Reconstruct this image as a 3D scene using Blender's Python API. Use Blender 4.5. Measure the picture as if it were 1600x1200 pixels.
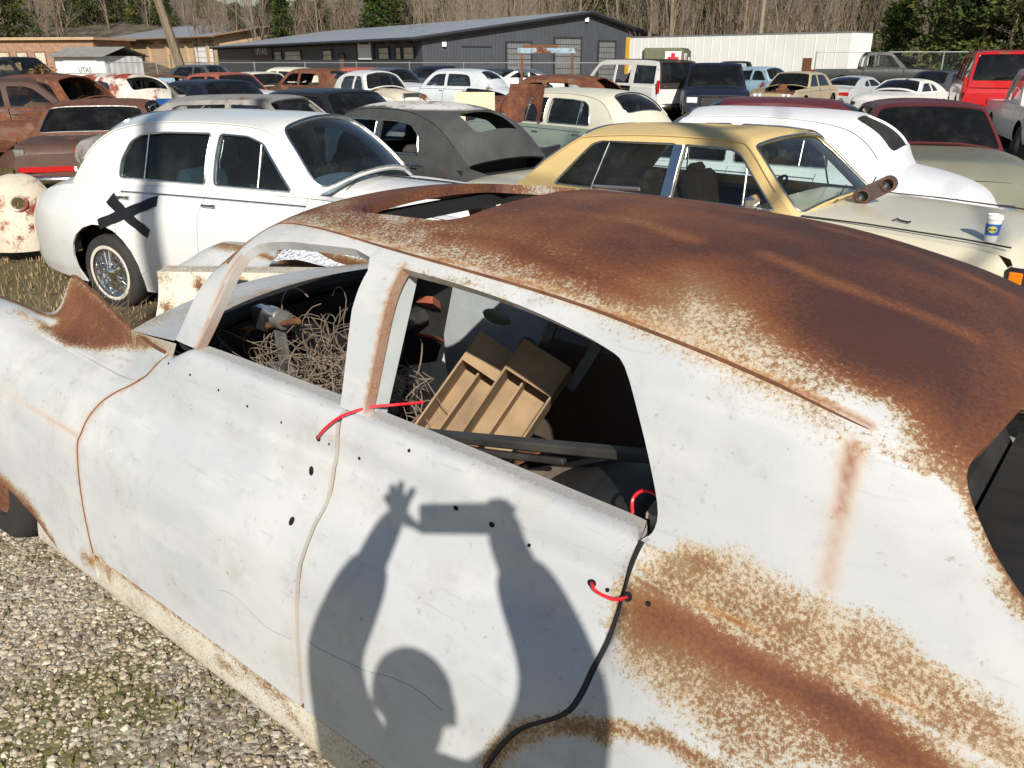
import bpy, math, random
import numpy as np
from mathutils import Vector, Matrix, geometry
random.seed(7)
rng = np.random.default_rng(7)
scene = bpy.context.scene
for o in list(bpy.data.objects):
    bpy.data.objects.remove(o)
COL = scene.collection
R = math.radians
# ------------------------------------------------------------------ camera
CAM_H = 1.95
cam_d = bpy.data.cameras.new('camera')
cam_d.sensor_width = 36.0
cam_d.lens = 36.0 * 1270 / 1600
cam_d.clip_start = 0.02
cam_d.clip_end = 3000
cam = bpy.data.objects.new('camera', cam_d)
COL.objects.link(cam)
cam.location = (0, 0, CAM_H)
cam.rotation_euler = (R(90 - 21.8014), 0, 0)
scene.camera = cam
# ------------------------------------------------------------------ sky and sun
SUN_DIR = Vector((-0.079, 0.867, -0.524)).normalized()      # the way the light travels
world = bpy.data.worlds.new('World')
scene.world = world
world.use_nodes = True
wn = world.node_tree
sky = wn.nodes.new('ShaderNodeTexSky')
sky.sky_type = 'NISHITA'
sky.sun_disc = False
sky.sun_elevation = math.asin(-SUN_DIR.z)
sky.sun_rotation = math.atan2(-SUN_DIR.x, -SUN_DIR.y)
sky.air_density = 1.0
sky.dust_density = 0.6
wn.links.new(sky.outputs[0], wn.nodes['Background'].inputs[0])
wn.nodes['Background'].inputs[1].default_value = 0.07
sun_d = bpy.data.lights.new('sun', 'SUN')
sun_d.energy = 5.0
sun_d.angle = R(0.53)
sun_d.color = (1.0, 0.94, 0.84)
sun = bpy.data.objects.new('sun', sun_d)
COL.objects.link(sun)
sun.location = (2, -30, 25)
sun.rotation_euler = SUN_DIR.to_track_quat('-Z', 'Y').to_euler()
scene.view_settings.view_transform = 'Standard'
scene.view_settings.look = 'None'
scene.view_settings.gamma = 1.0
scene.view_settings.use_curve_mapping = False
scene.view_settings.exposure = 0.12
# ------------------------------------------------------------------ material helpers
MATS = {}
class N:
    """small node-tree helper"""
    def __init__(s, name):
        s.m = bpy.data.materials.new(name); s.m.use_nodes = True
        s.t = s.m.node_tree; s.b = s.t.nodes['Principled BSDF']; s.tc = None
    def n(s, typ, **kw):
        d = s.t.nodes.new('ShaderNode' + typ)
        for k, v in kw.items():
            setattr(d, k, v)
        return d
    def lk(s, a, b): s.t.links.new(a, b)
    def co(s, off=(0, 0, 0), scale=(1, 1, 1), rot=(0, 0, 0)):
        if s.tc is None: s.tc = s.n('TexCoord')
        mp = s.n('Mapping'); s.lk(s.tc.outputs['Object'], mp.inputs[0])
        mp.inputs['Location'].default_value = off; mp.inputs['Scale'].default_value = scale
        mp.inputs['Rotation'].default_value = rot
        return mp.outputs[0]
    def noise(s, scale, detail=5, rough=.6, co=None, dist=0.0):
        d = s.n('TexNoise'); d.inputs['Scale'].default_value = scale; d.inputs['Detail'].default_value = detail
        d.inputs['Roughness'].default_value = rough; d.inputs['Distortion'].default_value = dist
        if co is not None: s.lk(co, d.inputs['Vector'])
        return d.outputs[0]
    def ramp(s, fac, stops, interp='LINEAR'):
        d = s.n('ValToRGB'); d.color_ramp.interpolation = interp; e = d.color_ramp.elements
        while len(e) < len(stops): e.new(.5)
        for i, (p, c) in enumerate(stops):
            e[i].position = p; e[i].color = (*c, 1) if len(c) == 3 else c
        s.lk(fac, d.inputs[0]); return d.outputs[0]
    def step(s, v, a, b):
        d = s.n('MapRange', interpolation_type='SMOOTHSTEP'); s.lk(v, d.inputs[0])
        d.inputs[1].default_value = a; d.inputs[2].default_value = b
        return d.outputs[0]
    def math(s, op, a, b=None, c=None):
        d = s.n('Math', operation=op)
        for i, v in enumerate((a, b, c)):
            if v is None: continue
            if isinstance(v, (int, float)): d.inputs[i].default_value = v
            else: s.lk(v, d.inputs[i])
        return d.outputs[0]
    def mix(s, f, a, b, mode='MIX'):
        d = s.n('Mix', data_type='RGBA', blend_type=mode)
        for i, v in ((0, f), (6, a), (7, b)):
            if isinstance(v, (int, float)): d.inputs[i].default_value = v
            elif isinstance(v, tuple): d.inputs[i].default_value = (*v, 1)
            else: s.lk(v, d.inputs[i])
        return d.outputs[2]
    def mixf(s, f, a, b):
        d = s.n('Mix', data_type='FLOAT')
        for i, v in ((0, f), (2, a), (3, b)):
            if isinstance(v, (int, float)): d.inputs[i].default_value = v
            else: s.lk(v, d.inputs[i])
        return d.outputs[0]
    def attr(s, name):
        d = s.n('Attribute'); d.attribute_name = name; return d.outputs['Fac']
    def set(s, **kw):
        for k, v in kw.items():
            i = s.b.inputs[k]
            if isinstance(v, (int, float)): i.default_value = v
            elif isinstance(v, tuple): i.default_value = (*v, 1)
            else: s.lk(v, i)
        return s
    def bump(s, h, strength=.3, dist=.01):
        d = s.n('Bump'); d.inputs['Strength'].default_value = strength; d.inputs['Distance'].default_value = dist
        s.lk(h, d.inputs['Height']); s.lk(d.outputs[0], s.b.inputs['Normal']); return d
def _c(n_, k): return tuple(max(0., x * k) for x in n_)
RUST_STOPS = [(.30, (.050, .018, .012)), (.46, (.105, .036, .019)), (.58, (.20, .072, .030)), (.72, (.33, .15, .065))]

def plain(name, col, rough=.6, metal=0., var=.12, scale=6., bump=0., bscale=40., spec=.5):
    if name in MATS: return MATS[name]
    n = N(name); f = n.noise(scale, 6, co=n.co())
    n.set(**{'Base Color': n.ramp(f, [(.3, _c(col, 1 - var)), (.7, _c(col, 1 + var))]), 'Metallic': metal,
             'Roughness': n.mixf(f, max(0., rough - .08), min(1., rough + .08)), 'Specular IOR Level': spec})
    if bump: n.bump(n.noise(bscale, 5, co=n.co()), bump, .01)
    MATS[name] = n.m; return n.m

def paint(name, col, rust=0., rough=.35, dirt=.25, seed=0., fade=.1, coat=0.3, speck=.5, rustcol=None, metal=0., scale=1., stops=None, zmin=None):
    """weathered car paint: rust 0..1 is the share of rusted skin"""
    if name in MATS: return MATS[name]
    n = N(name); off = (seed * 3.1, seed * 1.7, seed * 2.3)
    big = n.noise(1.1 * scale, 4, .55, n.co(off)); med = n.noise(5 * scale, 8, .65, n.co(off)); fin = n.noise(34, 6, .7, n.co(off))
    base = n.mix(n.step(med, .35, .7), col, _c(col, 1 - fade))
    base = n.mix(n.math('MULTIPLY', n.step(fin, .56, .74), dirt), base, _c((.20, .16, .12), .9))
    rgh = n.mixf(med, rough * .8, min(1, rough * 1.3))
    if rust > 0:
        v = n.math('ADD', n.math('MULTIPLY', big, .62), n.math('ADD', n.math('MULTIPLY', med, .28), n.math('MULTIPLY', fin, .10 + .1 * speck)))
        # noise sums sit close to .5: the threshold moves with the wanted share
        th = .5 + .05 * speck + (.5 - rust) * .30
        mask = n.step(v, th - .02, th + .03)
        if zmin is not None:
            sx = n.n('SeparateXYZ'); n.lk(n.co(), sx.inputs[0]); mask = n.math('MULTIPLY', mask, n.step(sx.outputs[2], zmin, zmin + .03))
        rs = stops if stops else RUST_STOPS if rustcol is None else [(p, tuple(a * b for a, b in zip(c, rustcol))) for p, c in RUST_STOPS]
        base = n.mix(mask, base, n.ramp(n.math('ADD', n.math('MULTIPLY', med, .6), n.math('MULTIPLY', fin, .4)), rs))
        rgh = n.mixf(mask, rgh, .88)
        coatv = n.math('MULTIPLY', n.math('SUBTRACT', 1., mask), coat)
    else: coatv = coat
    n.set(**{'Base Color': base, 'Roughness': rgh, 'Metallic': metal, 'Coat Weight': coatv, 'Coat Roughness': .12})
    n.bump(fin, .06, .01)
    MATS[name] = n.m; return n.m

def glass(name, col=(.55, .68, .66), trans=.55, rough=.02):
    """dusty tinted window glass: mostly see-through, mirrors the sky at low angles"""
    if name in MATS: return MATS[name]
    n = N(name); d = n.noise(3, 7, .7, n.co())
    tr = n.n('BsdfTransparent'); tr.inputs[0].default_value = (*_c(col, trans / .55), 1)
    gl = n.n('BsdfGlossy'); gl.inputs['Roughness'].default_value = rough; gl.inputs[0].default_value = (.9, .95, 1, 1)
    df = n.n('BsdfDiffuse'); df.inputs[0].default_value = (.42, .40, .36, 1)
    fr = n.n('Fresnel'); fr.inputs[0].default_value = 1.5
    m1 = n.n('MixShader'); n.lk(n.math('MULTIPLY', fr.outputs[0], 1.0), m1.inputs[0]); n.lk(tr.outputs[0], m1.inputs[1]); n.lk(gl.outputs[0], m1.inputs[2])
    m2 = n.n('MixShader'); n.lk(n.math('ADD', n.math('MULTIPLY', n.step(d, .45, .8), .05), .015), m2.inputs[0]); n.lk(m1.outputs[0], m2.inputs[1]); n.lk(df.outputs[0], m2.inputs[2])
    out = [x for x in n.t.nodes if x.type == 'OUTPUT_MATERIAL'][0]
    n.lk(m2.outputs[0], out.inputs[0])
    MATS[name] = n.m; return n.m

# ------------------------------------------------------------------ object helpers
def tag(o, label=None, cat=None, group=None, kind=None):
    if label: o['label'] = label
    if cat: o['category'] = cat
    if group: o['group'] = group
    if kind: o['kind'] = kind
    return o
def empty(name, loc=(0, 0, 0), rz=0., label=None, cat=None, group=None):
    o = bpy.data.objects.new(name, None); COL.objects.link(o)
    o.location = loc; o.rotation_euler = (0, 0, rz); o.empty_display_size = .2
    return tag(o, label, cat, group)
def mk(name, V, F, mat, parent=None, smooth=True, attrs=None, normals=None, sharp=None):
    """one mesh object from vertices and faces (lists or arrays)"""
    V = np.asarray(V, dtype=np.float64).reshape(-1, 3)
    me = bpy.data.meshes.new(name)
    me.from_pydata(V.tolist(), [], F.tolist() if hasattr(F, 'tolist') else F)
    if isinstance(mat, str): mat = MATS[mat]
    if mat is not None: me.materials.append(mat)
    me.polygons.foreach_set('use_smooth', [smooth] * len(me.polygons))
    if attrs:
        for k, a in attrs.items():
            at = me.attributes.new(k, 'FLOAT', 'POINT'); at.data.foreach_set('value', np.asarray(a, dtype=np.float32))
    if normals is not None and smooth:
        me.normals_split_custom_set_from_vertices(np.asarray(normals).tolist())
    elif sharp is not None and smooth:
        me.set_sharp_from_angle(angle=R(sharp))
    o = bpy.data.objects.new(name, me); COL.objects.link(o)
    if parent is not None: o.parent = parent
    return o
class MB:
    """collects boxes, tubes, lathes... for one mesh"""
    def __init__(s): s.V = []; s.F = []; s.n = 0
    def add(s, V, F):
        V = np.asarray(V, float).reshape(-1, 3); s.V.append(V); k = s.n
        s.F.extend([[i + k for i in f] for f in (F.tolist() if hasattr(F, 'tolist') else F)]); s.n += len(V); return s
    def box(s, c, d, rot=None, taper=1.0, bev=0.):
        x, y, z = d[0] / 2, d[1] / 2, d[2] / 2
        if bev > 0:
            b = min(bev, x * .9, y * .9, z * .9); V = []
            for sx in (-1, 1):
                for sy in (-1, 1):
                    for sz in (-1, 1):
                        V += [(sx * (x - b), sy * (y - b), sz * z), (sx * (x - b), sy * y, sz * (z - b)), (sx * x, sy * (y - b), sz * (z - b))]
            V = np.array(V)
            def i(a, b_, c_, k): return ((a * 2 + b_) * 2 + c_) * 3 + k
            F = [[i(0, 0, 0, 0), i(0, 1, 0, 0), i(1, 1, 0, 0), i(1, 0, 0, 0)], [i(0, 0, 1, 0), i(1, 0, 1, 0), i(1, 1, 1, 0), i(0, 1, 1, 0)],
                 [i(0, 0, 0, 1), i(1, 0, 0, 1), i(1, 0, 1, 1), i(0, 0, 1, 1)], [i(0, 1, 0, 1), i(0, 1, 1, 1), i(1, 1, 1, 1), i(1, 1, 0, 1)],
                 [i(0, 0, 0, 2), i(0, 0, 1, 2), i(0, 1, 1, 2), i(0, 1, 0, 2)], [i(1, 0, 0, 2), i(1, 1, 0, 2), i(1, 1, 1, 2), i(1, 0, 1, 2)]]
            for a in (0, 1):
                for b_ in (0, 1):
                    F += [[i(a, b_, 0, 1), i(a, b_, 1, 1), i(a, b_, 1, 2), i(a, b_, 0, 2)], [i(a, 0, b_, 0), i(a, 1, b_, 0), i(a, 1, b_, 2), i(a, 0, b_, 2)],
                          [i(0, a, b_, 0), i(1, a, b_, 0), i(1, a, b_, 1), i(0, a, b_, 1)]]
                    for c_ in (0, 1): F.append([i(a, b_, c_, 0), i(a, b_, c_, 1), i(a, b_, c_, 2)])
        else:
            t = taper
            V = np.array([(-x, -y, -z), (x, -y, -z), (x, y, -z), (-x, y, -z), (-x * t, -y * t, z), (x * t, -y * t, z), (x * t, y * t, z), (-x * t, y * t, z)])
            F = [[0, 3, 2, 1], [4, 5, 6, 7], [0, 1, 5, 4], [1, 2, 6, 5], [2, 3, 7, 6], [3, 0, 4, 7]]
        if rot is not None: V = V @ np.array(rot).T
        return s.add(V + np.array(c, float), F)
    def tube(s, pts, r, n=8, cap=True):
        P = np.array(pts, float); k = len(P); rr = np.broadcast_to(np.asarray(r, float), (k,))
        T = np.gradient(P, axis=0); T /= np.linalg.norm(T, axis=1)[:, None] + 1e-12
        up = np.array([0, 0, 1.]) if abs(T[0, 2]) < .9 else np.array([1., 0, 0]); V = []
        a = np.linspace(0, 2 * np.pi, n, endpoint=False)
        for i in range(k):
            x = np.cross(up, T[i]); x /= np.linalg.norm(x) + 1e-12; y = np.cross(T[i], x); up = y
            V.append(P[i] + rr[i] * (np.cos(a)[:, None] * x + np.sin(a)[:, None] * y))
        F = [[i * n + j, i * n + (j + 1) % n, (i + 1) * n + (j + 1) % n, (i + 1) * n + j] for i in range(k - 1) for j in range(n)]
        if cap: F += [list(range(n))[::-1], [(k - 1) * n + j for j in range(n)]]
        return s.add(np.vstack(V), F)
    def lathe(s, prof, c=(0, 0, 0), axis='y', n=24, rot=None):
        """prof: (radius, height) pairs turned about an axis"""
        a = np.linspace(0, 2 * np.pi, n, endpoint=False); V = []
        for r_, h in prof:
            q = np.stack([r_ * np.cos(a), np.full(n, h), r_ * np.sin(a)], 1)
            if axis == 'z': q = q[:, [0, 2, 1]]
            if axis == 'x': q = q[:, [1, 0, 2]]
            V.append(q)
        V = np.vstack(V)
        if rot is not None: V = V @ np.array(rot).T
        F = [[i * n + j, i * n + (j + 1) % n, (i + 1) * n + (j + 1) % n, (i + 1) * n + j] for i in range(len(prof) - 1) for j in range(n)]
        return s.add(V + np.array(c, float), F)
    def build(s, name, mat, parent=None, smooth=True, sharp=40):
        return mk(name, np.vstack(s.V), s.F, mat, parent, smooth, sharp=sharp)
def rotz(a): c, s = math.cos(a), math.sin(a); return np.array([[c, -s, 0], [s, c, 0], [0, 0, 1.]])
def roty(a): c, s = math.cos(a), math.sin(a); return np.array([[c, 0, s], [0, 1, 0], [-s, 0, c]])
def rotx(a): c, s = math.cos(a), math.sin(a); return np.array([[1, 0, 0], [0, c, -s], [0, s, c]])

# ------------------------------------------------------------------ curves and surfaces
def pchip(xs, ys):
    """monotone cubic through points; ys may be (n,) or (n,k)"""
    xs = np.asarray(xs, float); ys = np.asarray(ys, float); o = np.argsort(xs); xs = xs[o]; ys = ys[o]
    one = ys.ndim == 1
    if one: ys = ys[:, None]
    h = np.diff(xs)[:, None]; d = np.diff(ys, axis=0) / h; m = np.zeros_like(ys)
    if len(xs) > 2:
        w1 = 2 * h[1:] + h[:-1]; w2 = h[1:] + 2 * h[:-1]
        with np.errstate(divide='ignore', invalid='ignore'):
            mm = (w1 + w2) / (w1 / d[:-1] + w2 / d[1:])
        m[1:-1] = np.where(d[:-1] * d[1:] > 0, mm, 0)
    m[0] = d[0]; m[-1] = d[-1]
    def f(x):
        x = np.asarray(x, float); sh = x.shape; x = x.ravel(); i = np.clip(np.searchsorted(xs, x) - 1, 0, len(xs) - 2)
        t = ((x - xs[i]) / (xs[i + 1] - xs[i]))[:, None]; hh = (xs[i + 1] - xs[i])[:, None]
        t = np.clip(t, 0, 1)
        r_ = (1 + 2 * t) * (1 - t) ** 2 * ys[i] + t * (1 - t) ** 2 * hh * m[i] + t * t * (3 - 2 * t) * ys[i + 1] + t * t * (t - 1) * hh * m[i + 1]
        return r_[:, 0].reshape(sh) if one else r_.reshape(sh + (ys.shape[1],))
    return f
def smooth_poly(pts, n=6, closed=False):
    """Catmull-Rom through points"""
    P = np.array(pts, float)
    if closed: P = np.vstack([P[-1], P, P[0], P[1]])
    else: P = np.vstack([2 * P[0] - P[1], P, 2 * P[-1] - P[-2]])
    out = []
    for i in range(1, len(P) - 2):
        p0, p1, p2, p3 = P[i - 1:i + 3]
        for t in np.linspace(0, 1, n, endpoint=False):
            out.append(.5 * ((2 * p1) + (-p0 + p2) * t + (2 * p0 - 5 * p1 + 4 * p2 - p3) * t * t + (-p0 + 3 * p1 - 3 * p2 + p3) * t ** 3))
    if not closed: out.append(P[-2])
    return np.array(out)
def round_poly(pts, r=.05, n=5):
    """closed polygon with rounded corners; r one number or one per corner"""
    P = np.array(pts, float); k = len(P); rr = np.broadcast_to(np.asarray(r, float), (k,)); out = []
    for i in range(k):
        a, b, c = P[i - 1], P[i], P[(i + 1) % k]
        la, lc = np.linalg.norm(a - b), np.linalg.norm(c - b); q = min(rr[i], la * .48, lc * .48)
        if q < 1e-4: out.append(b); continue
        s_, e_ = b + (a - b) / la * q, b + (c - b) / lc * q
        for t in np.linspace(0, 1, n): out.append((1 - t) ** 2 * s_ + 2 * t * (1 - t) * b + t * t * e_)
    return np.array(out)
def inside(P, poly):
    P = np.asarray(P, float); poly = np.asarray(poly, float); x, y = P[:, 0][:, None], P[:, 1][:, None]
    x0, y0 = poly[:, 0], poly[:, 1]; x1, y1 = np.roll(x0, -1), np.roll(y0, -1)
    c = ((y0 > y) != (y1 > y)) & (x < (x1 - x0) * (y - y0) / np.where(y1 == y0, 1e-12, y1 - y0) + x0)
    return (c.sum(1) % 2).astype(bool)
def seg_dist(P, poly, closed=True):
    P = np.asarray(P, float); A = np.asarray(poly, float); B = np.roll(A, -1, 0)
    if not closed: A, B = A[:-1], B[:-1]
    best = np.full(len(P), 1e9)
    for a, b in zip(A, B):
        d = b - a; t = np.clip(((P - a) @ d) / (d @ d + 1e-12), 0, 1); best = np.minimum(best, np.linalg.norm(P - a - t[:, None] * d, axis=1))
    return best
def resample(poly, step, closed=True):
    P = np.asarray(poly, float); Q = np.vstack([P, P[0]]) if closed else P; out = []
    for a, b in zip(Q[:-1], Q[1:]):
        k = max(1, int(math.ceil(np.linalg.norm(b - a) / step)))
        for i in range(k): out.append(a + (b - a) * i / k)
    if not closed: out.append(P[-1])
    return np.array(out)
def clean(poly, eps=1e-4):
    out = [poly[0]]
    for p in poly[1:]:
        if np.linalg.norm(np.asarray(p) - out[-1]) > eps: out.append(p)
    if np.linalg.norm(np.asarray(out[0]) - out[-1]) < eps: out.pop()
    return np.array(out)
def cdt(outline, holes=(), step=.05, lines=()):
    """triangles filling a 2-D outline minus holes"""
    loops = [resample(clean(p), step) for p in [outline] + list(holes)]
    pts = []; edges = []
    for L in loops:
        k = len(pts); m = len(L); pts += L.tolist(); edges += [(k + i, k + (i + 1) % m) for i in range(m)]
    for L in lines:
        L = resample(L, step, False); k = len(pts); pts += L.tolist(); edges += [(k + i, k + i + 1) for i in range(len(L) - 1)]
    lo, hi = np.array(outline).min(0), np.array(outline).max(0)
    gx = np.arange(lo[0] + step * .5, hi[0], step); gy = np.arange(lo[1] + step * .5, hi[1], step)
    if len(gx) and len(gy):
        G = np.stack(np.meshgrid(gx, gy), -1).astype(float); G[1::2, :, 0] += step * .5; G = G.reshape(-1, 2)
        ok = inside(G, loops[0])
        for L in loops[1:]: ok &= ~inside(G, L)
        G = G[ok]
        if len(G):
            for L in loops: G = G[seg_dist(G, L) > step * .45] if len(G) else G
            for L in lines: G = G[seg_dist(G, L, False) > step * .45] if len(G) else G
        pts += G.tolist()
    r_ = geometry.delaunay_2d_cdt([Vector(p) for p in pts], edges, [], 0, 1e-6)
    V = np.array([(v.x, v.y) for v in r_[0]]); F = np.array([list(f) for f in r_[2]])
    c = V[F].mean(1); ok = inside(c, loops[0])
    for L in loops[1:]: ok &= ~inside(c, L)
    F = F[ok]
    a = V[F]; ar = (a[:, 1, 0] - a[:, 0, 0]) * (a[:, 2, 1] - a[:, 0, 1]) - (a[:, 1, 1] - a[:, 0, 1]) * (a[:, 2, 0] - a[:, 0, 0])
    F = F[np.abs(ar) > 1e-10]; ar = ar[np.abs(ar) > 1e-10]
    F[ar < 0] = F[ar < 0][:, ::-1]
    used = np.unique(F); mp = -np.ones(len(V), int); mp[used] = np.arange(len(used))
    return V[used], mp[F]
def fnormals(fn, uv, eps=2e-3):
    a = fn(uv + [eps, 0]) - fn(uv - [eps, 0]); b = fn(uv + [0, eps]) - fn(uv - [0, eps]); n_ = np.cross(a, b)
    return n_ / (np.linalg.norm(n_, axis=1)[:, None] + 1e-12)
def sheet(name, fn, outline, mat, parent, holes=(), step=.05, thick=0., flip=False, attrs=None, analytic=True, mirror=False, depth=None):
    """a panel of sheet metal: fn lifts the 2-D outline into 3-D; thick > 0 folds its edges inwards"""
    uv, F = cdt(outline, holes, step)
    return lift(name, fn, uv, F, mat, parent, thick, flip, attrs, analytic, mirror)
def lift(name, fn, uv, F, mat, parent, thick=0., flip=False, attrs=None, analytic=True, mirror=False):
    V = fn(uv); Nn = fnormals(fn, uv)
    if flip: F = F[:, ::-1]; Nn = -Nn
    at = {k: f(uv, V) for k, f in attrs.items()} if attrs else None
    FF = F.tolist(); NN = Nn
    if thick > 0:
        k = len(V); inner = V - Nn * thick
        ed = {}
        for f in F:
            for i in range(3): ed.setdefault((min(f[i], f[(i + 1) % 3]), max(f[i], f[(i + 1) % 3])), []).append((f[i], f[(i + 1) % 3]))
        bd = [e[0] for e in ed.values() if len(e) == 1]
        FF += [[f[2] + k, f[1] + k, f[0] + k] for f in F.tolist()]
        Va = [V, inner]; m = 2 * k; rim = []; rn = []
        for a, b in bd:
            rim += [V[a], V[b], inner[b], inner[a]]; FF.append([m + 1, m, m + 3, m + 2]); m += 4
            q = np.cross(V[a] - V[b], -Nn[a]); q = q / (np.linalg.norm(q) + 1e-12); rn += [q] * 4
        if rim: Va.append(np.array(rim))
        NN = np.vstack([Nn, -Nn] + ([np.array(rn)] if rn else []))
        if at:
            idx = [i for e in bd for i in (e[0], e[1], e[1], e[0])]
            at = {kk: np.concatenate([a_, a_, np.asarray(a_)[idx]]) for kk, a_ in at.items()}
        V = np.vstack(Va)
    if mirror:
        V = V * [1, -1, 1]; NN = NN * [1, -1, 1]; FF = [f[::-1] for f in FF]
    return mk(name, V, FF, mat, parent, True, at, NN if analytic else None)
def grid(nu, nv, fn):
    u = np.linspace(0, 1, nu); v = np.linspace(0, 1, nv); uv = np.stack(np.meshgrid(u, v, indexing='ij'), -1).reshape(-1, 2)
    V = fn(uv); i = np.arange(nu - 1)[:, None] * nv + np.arange(nv - 1)[None]; i = i.ravel()
    return V, np.stack([i, i + nv, i + nv + 1, i + 1], 1)
# ------------------------------------------------------------------ ground
def _sst(a, b, x): t = np.clip((np.asarray(x, float) - a) / (b - a), 0, 1); return t * t * (3 - 2 * t)
def gz(x, y):
    x = np.asarray(x, float); y = np.asarray(y, float)
    base = -.12 * _sst(3.6, 7, y) * (1 - _sst(18, 30, y))
    return base + .02 * np.sin(x * .9 + y * .5) * _sst(3, 8, y) * np.sin(y * .7 - x * .3)
def ground_mat():
    n = N('yard_ground'); c = n.co()
    big = n.noise(.35, 5, .6, c); med = n.noise(2.2, 6, .62, c); fin = n.noise(26, 6, .7, c)
    vo = n.n('TexVoronoi'); vo.inputs['Scale'].default_value = 46; n.lk(c, vo.inputs['Vector'])
    sp = n.n('SeparateColor'); n.lk(vo.outputs['Color'], sp.inputs[0])
    stone = n.ramp(sp.outputs[0], [(0, (.20, .17, .13)), (.35, (.36, .32, .26)), (.7, (.50, .46, .38)), (1, (.66, .62, .54))])
    dirt = n.ramp(fin, [(.3, (.10, .075, .045)), (.6, (.20, .155, .09)), (.8, (.30, .25, .16))])
    grass = n.ramp(fin, [(.3, (.085, .075, .025)), (.55, (.17, .135, .055)), (.75, (.29, .225, .11))])
    g = n.mix(n.step(med, .50, .62), stone, dirt)
    g = n.mix(n.math('MULTIPLY', n.step(n.noise(1.3, 5, .6, n.co(off=(7, 3, 0))), .52, .62), .8), g, (.13, .125, .03))
    px = n.n('SeparateXYZ'); n.lk(c, px.inputs[0])
    a = n.math('ADD', px.outputs[0], n.math('MULTIPLY', n.math('SUBTRACT', med, .5), 3.0))
    lane = n.step(a, 5.6, 7.4); far = n.step(n.math('ADD', px.outputs[1], n.math('MULTIPLY', n.math('SUBTRACT', big, .5), 6)), 3.6, 5.4)
    yard = n.mix(n.step(big, .35, .6), grass, dirt)
    g = n.mix(n.math('MULTIPLY', far, n.math('SUBTRACT', 1., n.math('MULTIPLY', lane, .85))), g, yard)
    n.set(**{'Base Color': g, 'Roughness': .95, 'Specular IOR Level': .15})
    n.bump(n.math('ADD', n.math('MULTIPLY', vo.outputs[0], -.7), fin), .7, .02)
    MATS['yard_ground'] = n.m
ground_mat()
xs = np.unique(np.concatenate([np.arange(-14, 14.1, .5), np.arange(-60, 60, 4), [-1500, -600, -250, -120, 120, 250, 600, 1500]]))
ys = np.unique(np.concatenate([np.arange(-4, 34, .5), np.arange(-40, 130, 5), [-1500, -400, -120, 180, 300, 600, 1500]]))
X_, Y_ = np.meshgrid(xs, ys, indexing='ij'); k_ = len(ys)
i_ = (np.arange(len(xs) - 1)[:, None] * k_ + np.arange(k_ - 1)[None]).ravel()
tag(mk('ground', np.stack([X_, Y_, gz(X_, Y_)], -1).reshape(-1, 3), np.stack([i_, i_ + k_, i_ + k_ + 1, i_ + 1], 1), 'yard_ground'), kind='structure')
# loose stones by the sill
def stones():
    ph = (1 + 5 ** .5) / 2; ico = np.array([(-1, ph, 0), (1, ph, 0), (-1, -ph, 0), (1, -ph, 0), (0, -1, ph), (0, 1, ph), (0, -1, -ph), (0, 1, -ph), (ph, 0, -1), (ph, 0, 1), (-ph, 0, -1), (-ph, 0, 1)]) / 1.9
    fc = np.array([(0, 11, 5), (0, 5, 1), (0, 1, 7), (0, 7, 10), (0, 10, 11), (1, 5, 9), (5, 11, 4), (11, 10, 2), (10, 7, 6), (7, 1, 8), (3, 9, 4), (3, 4, 2), (3, 2, 6), (3, 6, 8), (3, 8, 9), (4, 9, 5), (2, 4, 11), (6, 2, 10), (8, 6, 7), (9, 8, 1)])
    n_ = 48000; x = rng.uniform(-2.6, -.25, n_); y = rng.uniform(1.55, 3.5, n_)
    cl = np.sin(x * 2.1 + 1.3) * np.sin(y * 2.7) + .6 * np.sin(x * 5 - y * 3.1); keep = rng.random(n_) < np.clip(.75 - .35 * cl, .15, 1); x, y = x[keep], y[keep]; n_ = len(x)
    s_ = np.clip(rng.lognormal(math.log(.0043), .55, n_), .0028, .0145); q = rng.normal(size=(n_, 3, 3)); q, _ = np.linalg.qr(q)
    base = ico[None] * (1 + rng.uniform(-.22, .22, (n_, 12, 1))) * np.stack([s_ * rng.uniform(.9, 1.4, n_), s_ * rng.uniform(.8, 1.1, n_), s_ * rng.uniform(.5, .8, n_)], 1)[:, None]
    a = rng.uniform(0, 6.28, n_); c, s = np.cos(a), np.sin(a); t = rng.normal(0, .25, n_)
    bx = base[..., 0] * c[:, None] - base[..., 1] * s[:, None]; by = base[..., 0] * s[:, None] + base[..., 1] * c[:, None]; bz = base[..., 2] + bx * t[:, None] * .4
    V = np.stack([bx + x[:, None], by + y[:, None], bz + (gz(x, y) + s_ * .25)[:, None]], -1).reshape(-1, 3)
    F = (fc[None] + (np.arange(n_) * 12)[:, None, None]).reshape(-1, 3)
    col = np.repeat(rng.random(n_), 12)
    n = N('pebbles'); n.set(**{'Base Color': n.mix(n.math('MULTIPLY', n.step(n.noise(3, 4, co=n.co()), .5, .62), .35), n.ramp(n.attr('tone'), [(0, (.12, .095, .065)), (.25, (.30, .24, .165)), (.5, (.44, .36, .25)), (.8, (.46, .42, .34)), (1, (.72, .65, .52))]), (.16, .15, .05)), 'Roughness': .9}); MATS['pebbles'] = n.m
    tag(mk('loose_gravel', V, F, 'pebbles', smooth=False, attrs={'tone': col}), 'loose beige and grey gravel beside the sill', 'gravel', kind='stuff')
stones()
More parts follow.
